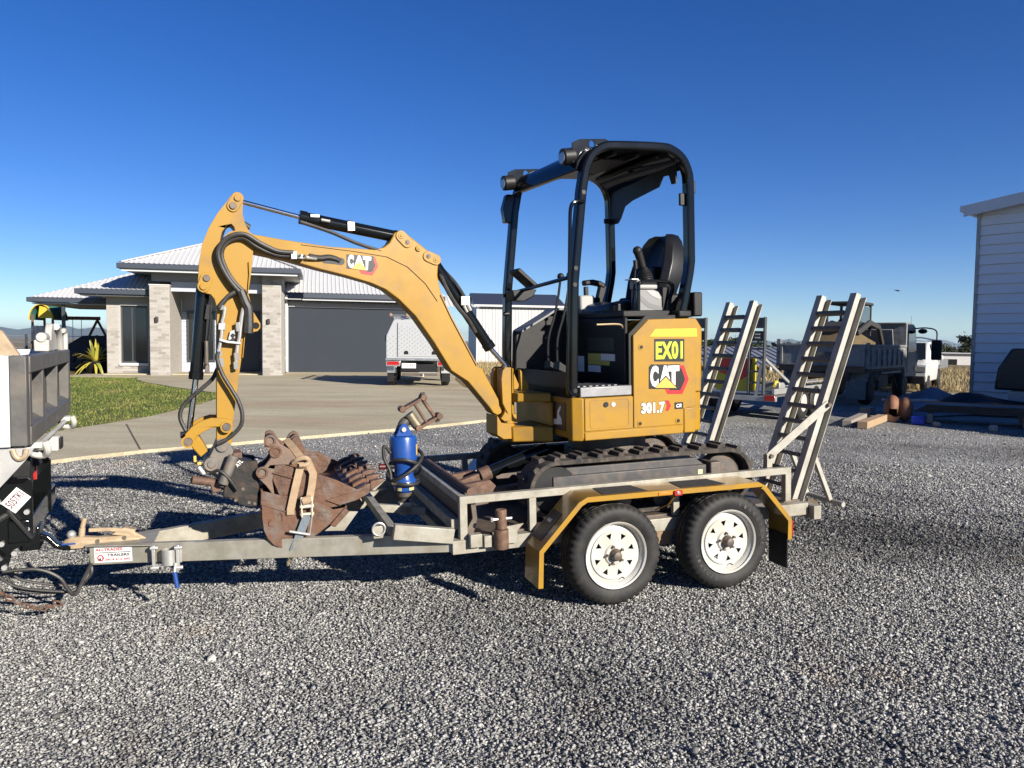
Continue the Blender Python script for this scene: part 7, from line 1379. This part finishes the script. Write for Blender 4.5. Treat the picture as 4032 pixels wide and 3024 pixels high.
# ================================================================== white ute behind the tipper
u2 = Thing('white_ute', 'white tray ute half hidden behind the grey tipper', 'ute', (0, 0, 0), frame((12.95, 25.6, gh(13, 25.6)), (.815, -.58, 0), (.58, .815, 0), (0, 0, 1)))
cb2 = u2.part('cab', M().loft([[(x, y, z) for x, z in ((-.85, .35), (.85, .35), (.9, .95), (.68, zt), (-.68, zt), (-.9, .95))] for y, zt in ((-.1, .96), (.15, 1.02), (1.05, 1.06), (1.75, 1.68), (2.7, 1.72), (2.85, 1.6))]), WHT, bevel=.04)
u2.part('windscreen', M().add([(-.70, 1.02, 1.09), (.70, 1.02, 1.09), (.60, 1.66, 1.66), (-.60, 1.66, 1.66)], [(0, 1, 2, 3)]), GLS, cb2)
u2.part('side_glass', M().add([(.905, 1.5, 1.08), (.905, 2.6, 1.08), (.72, 2.6, 1.62), (.73, 1.75, 1.62)], [(0, 1, 2, 3)]), GLS, cb2)
u2.part('bull_bar', M().box((-.86, -.28, .30), (.86, -.11, .56)), BLM, bevel=.03)
for s in (-1, 1):
    u2.part('head_lamp', M().box((s*.5, -.12, .68), (s*.85, -.05, .88)), LEN, cb2, .02); u2.part('mirror', M().box((s*.95, 1.35, 1.08), (s*1.18, 1.45, 1.24)), BLM if s < 0 else WHT, cb2, .03)
    for y in (.55, 3.5): u2.part('wheel', M().lathe([(-.11, .18), (-.11, .33), (-.05, .37), (.05, .37), (.11, .33), (.11, .18)], (s*.76, y, .37), (1, 0, 0), 24), RUB)
tr3 = u2.part('tray', M().box((-.95, 2.95, .75), (.95, 5.2, .82)), ALU); u2.part('tray_side', M().box((.92, 2.95, .821), (.95, 5.2, 1.08)), ALU, tr3); u2.part('tray_side', M().box((-.95, 2.95, .821), (-.92, 5.2, 1.08)), ALU, tr3)
u2.part('head_rack', M().tube([(-.85, 2.92, .82), (-.8, 2.92, 1.75), (.8, 2.92, 1.75), (.85, 2.92, .82)], .03, 8, sub=3), ALU, tr3)
for x, h_ in ((-.3, 1.35), (.35, 1.6)): u2.part('aerial', M().cyl((x, -.2, .95), (x+.03, -.2, .95+h_), .012, 6, .004), BLM)
# ================================================================== big clad shed at the right edge
SD = Vector((.68, -.73, 0)).normalized(); SN = Vector((-SD.y, SD.x, 0)); SN = -SN if SN.y > 0 else SN   # SN faces the camera side
SHm = frame((13.02, 21.58, gh(12.9, 21.6)), SD, -SN, (0, 0, 1))
sh = Thing('clad_shed', 'tall pale shed with horizontal cladding boards at the right edge', 'shed', (6, 1.2, 0), SHm)
CLD = mat('pale_cladding', (1.0, 1.0, .98), .5, 0, (.94, .94, .93), 3, .5); TRM = mat('shed_trim', (.78, .80, .80), .45)
W_ = 12.0; EH = 5.42; SL = .14
sh.part('gable_wall', M().prism([(0.02, -.2), (W_-.02, -.2), (W_-.02, EH), (W_/2, EH+SL*W_/2), (.02, EH)], .02, .2), CLD)
pitchb = .272
for k in range(24):
    z = .02+k*pitchb; z1 = z+pitchb-.004
    xa = max(.06, (z1-EH)/SL) if z1 > EH else .06; xb = W_-xa
    if xb-xa < 1: continue
    sh.part('cladding_board', M().hexa([(xa, -.045, z+.012), (xb, -.045, z+.012), (xb, .019, z+.012), (xa, .019, z+.012), (xa, -.002, z1), (xb, -.002, z1), (xb, .019, z1), (xa, .019, z1)]), CLD, smooth=0)
sh.part('corner_trim', M().box((-.03, -.05, 0), (.058, .10, EH)), WHTD); sh.part('side_wall', M().box((.02, .201, -.2), (.12, 2.6, EH)), CLD)
for s in (0, 1):
    a, b = (-.28, EH-.03) if s == 0 else (W_+.28, EH-.03), (W_/2, EH+SL*W_/2+.03)
    rf = sh.part('roof', M().prism([a, b, (b[0], b[1]+.07), (a[0], a[1]+.07)], -.34, 2.7), mat('shed_roof_steel', (.45, .47, .48), .4, .2))
    sh.part('barge_board', M().prism([(a[0], a[1]-.22), (b[0], b[1]-.22), (b[0], b[1]+.09), (a[0], a[1]+.09)], -.37, -.341), TRM, rf)
    sh.part('rake_soffit', M().prism([(a[0], a[1]-.05), (b[0], b[1]-.05), (b[0], b[1]-.01), (a[0], a[1]-.01)], -.34, .0), FASC, rf)
sh.part('gutter', M().box((-.38, -.36, EH-.10), (-.281, 2.7, EH+.06)), TRM)
# ================================================================== things lying in front of the shed
def loc(x, y, rot=0): return frame((x, y, gh(x, y)), (math.cos(R(rot)), math.sin(R(rot)), 0), (-math.sin(R(rot)), math.cos(R(rot)), 0), (0, 0, 1))
PLK = mat('sawn_timber', (.42, .29, .17), .8, 0, (.32, .215, .125), 5, .6, .1, 60, stretch=(1, 8, 8)); PLW = mat('weathered_timber', (.33, .28, .23), .85, 0, (.24, .2, .17), 6, .6, stretch=(1, 8, 8))
def plank(a, b, w, t, mt, label, group=None):
    a, b = Vector(a), Vector(b); d = b-a; fr_ = loc(a.x, a.y, math.degrees(math.atan2(d.y, d.x))); fr_[2][3] += t*0
    m = M().box((0, -w/2, 0), (d.length, w/2, t)); me = m.mesh('timber_beam', None, 0); me.materials.append(mt); o = bpy.data.objects.new('timber_beam', me); COL.objects.link(o); o.matrix_world = fr_
    o['label'] = label; o['category'] = 'timber'; o['group'] = 'timber offcuts on the gravel'; bv = o.modifiers.new('bevel', 'BEVEL'); bv.width = .006; return o
plank((6.12, 13.85), (7.1, 15.35), .16, .12, PLW, 'weathered grey timber beam, the left one of the pair on the gravel')
plank((6.30, 13.62), (7.38, 15.1), .17, .13, PLK, 'fresh tan timber beam, the right one of the pair on the gravel')
plank((7.42, 15.95), (7.75, 16.4), .2, .2, PLW, 'short pale timber block behind the two beams')
# rusty lobed float with a torn side
fl_ = Thing('rusty_float', 'rust-brown lobed steel float with a torn black opening beside a blue box', 'float', (0, 0, 0), loc(7.80, 15.35, -27))
RB = mat('orange_rust', (.26, .115, .055), .7, .1, (.16, .07, .04), 7, .7, .1, 40)
def lobe(c, r, sx): 
    m = M(); n, k = 22, 13; vs = []; fs = []
    for j in range(k+1):
        ph = math.pi*j/k
        for i in range(n):
            t = 2*math.pi*i/n; rr = r*(1+.05*math.cos(3*t)*math.sin(ph)); vs.append((c[0]+sx*math.cos(ph)*r*.62, c[1]+rr*math.sin(ph)*math.cos(t), c[2]+rr*math.sin(ph)*math.sin(t)))
    for j in range(k):
        for i in range(n):
            if j in (4, 5, 6, 7, 8, 9) and i in (11, 12, 13, 14, 15) and c[0] < 0 and not (j > 7 and i < 13) and not (j < 6 and i > 13): continue
            fs.append((j*n+i, (j+1)*n+i, (j+1)*n+(i+1) % n, j*n+(i+1) % n))
    return m.add(vs, fs)
fl_.part('shell', lobe((-.10, 0, .26), .262, 1), RB, smooth=60); fl_.part('shell', lobe((.13, .02, .245), .245, 1), RB, smooth=60)
fl_.part('torn_flap', M().add([(-.33, -.22, .02), (-.02, -.30, .0), (.06, -.26, .12), (-.05, -.245, .10), (-.18, -.25, .16)], [(0, 1, 2, 3, 4)]), RB)
solo('blue_box', M().box((-.11, -.09, 0), (.11, .09, .12)).box((-.12, -.10, .12), (.12, .10, .145)).tf(loc(7.95, 14.85, -30)), mat('blue_plastic', (.02, .06, .55), .4), 'small blue plastic box lying against the rusty float', 'box', bevel=.01)
# stack of roofing sheets on bearers
st = Thing('roofing_sheets', 'stack of grey corrugated roofing sheets on timber bearers before the shed', 'sheet stack', (0, 0, 0), loc(8.35, 15.75, -30))
SHT = mat('grey_sheet_steel', (.28, .30, .33), .4, .5, (.20, .22, .25), 6, .6)
for k in range(5):
    st.part('roofing_sheet', corr([(0, 0), (.95, 0), (.95, 7.2), (0, 7.2)], (.02+k*.05, .55-k*.03, .20+k*.035), (0, -1, 0), (1, 0, 0), (0, 0, 1), .19, .028), SHT, smooth=0)
for x in (.3, 1.9, 3.5, 5.1, 6.7): st.part('bearer', M().box((x-.05, -.65, 0), (x+.05, .7, .19)), PLW, bevel=.006)
st.part('top_angle', M().box((.1, -.5, .41), (7.0, -.45, .43)), mat('rusty_angle', (.22, .12, .07), .8)); st.part('end_rail', M().cyl((-.6, -.2, .40), (.4, .1, .41), .025, 8), WHTD)
tarpB = mat('blue_grey_tarp', (.22, .25, .31), .6, 0, (.15, .17, .22), 5, .6, .2, 20); tarpK = mat('black_plastic_film', (.012, .012, .014), .35, 0, (.02, .02, .022), 9, .5, .3, 14)
def tarp(name, label, x, y, rx, ry, hz, mt, seed, rot=0):
    r_ = random.Random(seed); m = M(); n = 15; ph = [(r_.uniform(2, 7), r_.uniform(2, 7), r_.uniform(0, 6)) for _ in range(5)]; vs = []
    for i in range(n):
        for j in range(n):
            a, b = i/(n-1)*2-1, j/(n-1)*2-1; env = max(0, 1-max(abs(a), abs(b))**3); z = env*hz*(.55+.45*sum(math.sin(p*a+q*b+t) for p, q, t in ph)/2.6)
            vs.append((a*rx*(1+.1*math.sin(b*5+seed)), b*ry*(1+.1*math.sin(a*4+seed)), max(.012, z+.02)))
    m.add(vs, [(i*n+j, (i+1)*n+j, (i+1)*n+j+1, i*n+j+1) for i in range(n-1) for j in range(n-1)]); m.tf(loc(x, y, rot))
    o = solo(name, m, mt, label, 'tarpaulin', smooth=60); so_ = o.modifiers.new('thick', 'SOLIDIFY'); so_.thickness = .01; return o
tarp('tarpaulin', 'pale blue-grey tarpaulin crumpled beside the rusty float', 9.3, 17.3, .9, .6, .38, tarpB, 2, 20)
tarp('tarpaulin', 'small pale tarpaulin heap nearest the shed corner', 11.2, 20.2, .75, .6, .5, tarpB, 5, 0)
tarp('tarpaulin', 'black plastic sheet spread over a low heap before the shed', 11.2, 17.6, 1.7, .8, .42, tarpK, 8, -30)
tarp('tarpaulin', 'dark rag heap lying on the roofing sheets near the pallet', 12.3, 16.6, .9, .6, .5, tarpK, 11, -30)
bx = Thing('covered_crate', 'tall crate under black plastic standing on a pallet against the shed', 'crate', (0, 0, 0), loc(11.62, 18.35, -40))
bx.part('cover', M().prism([(0, .52), (2.2, .52), (2.2, 1.52), (.32, 1.52), (.06, 1.05)], 0, 1.2), tarpK, bevel=.05)
for y in (.05, .55, 1.05): bx.part('pallet_block', M().box((.3, y, .12), (2.1, y+.12, .50)), mat('pallet_pale', (.46, .43, .40), .8), bevel=.01)
for k in range(5): bx.part('pallet_board', M().box((.1+k*.45, -.05, .0), (.42+k*.45, 1.25, .118)), PLW, bevel=.005)
bx.part('pale_panel', M().box((.75, -.03, .13), (1.5, .04, .49)), mat('pale_board', (.45, .43, .42), .7))
for k, (x, y, s) in enumerate(((8.15, 14.55, .09), (8.9, 14.0, .11), (8.75, 13.75, .07), (7.3, 15.35, .10), (9.3, 13.6, .10))):
    m = M(); stn = [(s*random.uniform(.7, 1.2)*math.sin(p)*math.cos(t), s*random.uniform(.7, 1.2)*math.sin(p)*math.sin(t), s*.6*math.cos(p)+s*.4) for p in (.6, 1.5, 2.4) for t in np.linspace(0, 5.24, 6)]
    bm = bmesh.new(); [bm.verts.new(p) for p in stn]; bmesh.ops.convex_hull(bm, input=bm.verts); m.v = [v.co[:] for v in bm.verts]; bm.verts.index_update(); m.f = [tuple(v.index for v in f.verts) for f in bm.faces]; bm.free(); m.tf(loc(x, y))
    solo('rock', m, mat('pale_rock', (.42, .37, .30), .85, 0, (.32, .27, .21), 8, .6), ['pale rock below the blue box on the gravel', 'largest pale rock in front of the roofing sheets', 'smaller pale rock in front of the roofing sheets', 'pale rock between the timber beams and the rusty float', 'pale rock at the near right end of the roofing sheets'][k], 'rock', 'loose rocks by the sheet stack', smooth=0)
# ================================================================== distance
fs_ = Thing('far_shed', 'distant low white shed on the dry field at the right', 'shed', (0, 0, 0), frame((35.7, 66, gh(36, 66)), (.97, -.25, 0), (.25, .97, 0), (0, 0, 1)))
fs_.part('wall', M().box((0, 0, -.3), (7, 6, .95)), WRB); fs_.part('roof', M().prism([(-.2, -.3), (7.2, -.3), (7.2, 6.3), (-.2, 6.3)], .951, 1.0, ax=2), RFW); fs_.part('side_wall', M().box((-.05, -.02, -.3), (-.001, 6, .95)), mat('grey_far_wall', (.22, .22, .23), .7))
fs_.part('doorway', M().box((1.6, -.05, -.2), (2.5, -.001, .45)), GLS); fs_.part('door_frame', M().box((1.5, -.08, -.2), (1.59, -.051, .52)).box((2.51, -.08, -.2), (2.6, -.051, .52)).box((1.59, -.08, .46), (2.51, -.051, .52)), WHT)
gf = Thing('field_roof', 'long low grey corrugated roof in the field left of the tipper', 'roof', (0, 0, 0), frame((10.4, 43, gh(12, 43)), (.995, .1, 0), (-.1, .995, 0), (0, 0, 1)))
gf.part('roof_sheet', corr([(0, 0), (13, 0), (13, 5), (0, 5)], (0, 0, .35), (1, 0, 0), (0, .98, .2), (0, -.2, .98), .45, .05), mat('grey_field_steel', (.26, .27, .30), .5, .3), smooth=0)
for x in (.2, 4.4, 8.6, 12.8):
    for y in (.1, 4.8): gf.part('post', M().box((x-.06, y-.06, -.3), (x+.06, y+.06, .33+y*.2)), GALB)
k = 0
TREES = [('small rounded grey-green tree above the tree line left of the tipper', 44, 120, 1.5, 3.4), ('low dark tree directly behind the far white shed', 45, 84, 2.4, 2.2), ('broad grey-green tree right of the far white shed', 52, 92, 2.6, 2.3), ('dark bushy tree far behind the white ute', 42, 90, 2.4, 2.4), ('dark small tree at the left foot of the pale clad shed', 40.5, 68, .9, 2.6), ('grey-green tree beyond the long low field roof', 27, 88, 2.8, 2.2), ('dark tree left of the long low field roof', 21, 92, 3, 2.1), ('wide dark tree behind the tipper headboard', 36, 92, 3, 2.2)]
for lb_, x, y, r_, h_ in TREES: leafmass('field_tree', lb_, 'tree', (x, y, gh(x, y)), (r_, r_*.8, h_*.7), 1600, LFG if k % 2 == 0 else LFD, 'trees across the field', .14, h_*.25); k += 1
def band(name, label, y, x0, x1, n, hmax, seed, mt):
    r_ = np.random.default_rng(seed); x = r_.uniform(x0, x1, n); yy = y+r_.normal(0, 5, n); z = hgt(x, yy); top = hmax*(.45+.35*np.sin(x*.13+seed)+.2*np.sin(x*.41)); P = np.stack([x, yy, z+r_.random(n)**.7*np.maximum(top, .5)], -1)
    a = r_.normal(size=(n, 3)); a /= np.linalg.norm(a, axis=1)[:, None]; b = np.cross(a, r_.normal(size=(n, 3))); b /= np.linalg.norm(b, axis=1)[:, None]; s = r_.uniform(.25, .6, n)[:, None]
    V = np.stack([P-a*s, P-b*s*.6, P+a*s, P+b*s*.6], 1).reshape(-1, 3); me = bpy.data.meshes.new(name); me.from_pydata(V.tolist(), [], np.arange(4*n).reshape(-1, 4).tolist()); me.materials.append(mt)
    o = bpy.data.objects.new(name, me); COL.objects.link(o); o['kind'] = 'stuff'; o['label'] = label; o['category'] = 'scrub'
band('scrub', 'far band of dark scrub across the field on the right', 120, 5, 130, 14000, 3.6, 4, LFD)
band('scrub', 'far scrub on the plain at the left', 150, -140, -40, 7000, 5, 9, LFG)
# dry grass tussocks near the white ute
n = 14000; gx_ = rng.uniform(10.5, 30, n); gy_ = rng.uniform(26, 60, n); ok = gx_ < gy_*.68; gx_, gy_ = gx_[ok], gy_[ok]
x5 = rng.uniform(-2.0, 3, 5000); y5 = rng.uniform(29.5, 44, 5000); gx_ = np.concatenate([gx_, x5]); gy_ = np.concatenate([gy_, y5]); n = len(gx_); gz_ = hgt(gx_, gy_)-.03
an = rng.uniform(0, 6.283, n); hh = rng.uniform(.08, .32, n); wd = rng.uniform(.01, .03, n); ln = rng.normal(0, .1, (n, 2))
V = np.stack([np.stack([gx_-np.cos(an)*wd, gy_-np.sin(an)*wd, gz_], -1), np.stack([gx_+np.cos(an)*wd, gy_+np.sin(an)*wd, gz_], -1), np.stack([gx_+ln[:, 0], gy_+ln[:, 1], gz_+hh], -1)], 1).reshape(-1, 3)
me = bpy.data.meshes.new('dry_grass'); me.from_pydata(V.tolist(), [], np.arange(3*n).reshape(-1, 3).tolist()); me.materials.append(mat('straw', (.42, .33, .17), .9, 0, (.28, .2, .09), .4, .8)); o = bpy.data.objects.new('dry_grass', me); COL.objects.link(o); o['kind'] = 'stuff'; o['label'] = 'dry straw-coloured grass on the field behind the yard'; o['category'] = 'grass'
# workshop out of view to the right, whose shadow lies over the tipper and the sheet stack
wk = Thing('workshop', 'steel workshop out of view on the right, casting the long shade over the tipper', 'workshop', (4, 5, 0), frame((19.5, 1.8, gh(19, 3)), (.88, .48, 0), (-.48, .88, 0), (0, 0, 1)))
wk.part('wall', M().box((0, 0, -.2), (8, 10, 5.5)), CLD); wk.part('roof', M().prism([(-.3, 5.5), (8.3, 5.5), (8.3, 5.6), (4, 6.4), (-.3, 5.6)], -.3, 10.3), MATS['shed_roof_steel']); wk.part('roller_door', M().box((-.02, 3, 0), (-.001, 6.5, 3.2)), GDR)
# a bird over the far trees
m = M().add([(-.28, 0, .06), (-.1, -.05, .02), (0, -.09, 0), (.1, -.05, .02), (.28, 0, .05), (.1, .05, .01), (0, .16, -.01), (-.1, .05, .01), (0, 0, .05), (0, 0, -.04)], [(0, 1, 8, 7), (1, 2, 8), (2, 3, 8), (3, 4, 5, 8), (5, 6, 8), (6, 7, 8), (0, 7, 9, 1), (1, 9, 2), (2, 9, 3), (3, 9, 5, 4), (5, 9, 6), (6, 9, 7)])
m.tf(Matrix.Translation((22.6, 45, 4.75))); solo('bird', m, BLM, 'small dark bird flying in the sky above the tipper', 'bird')
# ================================================================== air
hz = M().box((-24000, -20000, -60), (24000, 24000, 240)); hme = hz.mesh('haze', None, 0); hm = bpy.data.materials.new('haze_air'); hm.use_nodes = True; hn = hm.node_tree.nodes; hn.clear()
pv = hn.new('ShaderNodeVolumePrincipled'); pv.inputs['Color'].default_value = (.62, .82, 1, 1); pv.inputs['Density'].default_value = HAZE; pv.inputs['Anisotropy'].default_value = .2
ho_ = hn.new('ShaderNodeOutputMaterial'); hm.node_tree.links.new(pv.outputs[0], ho_.inputs['Volume']); hme.materials.append(hm)
hob = bpy.data.objects.new('haze', hme); COL.objects.link(hob); hob['kind'] = 'stuff'; hob['label'] = 'thin blue haze over the far plain and hills'; hob['category'] = 'haze'
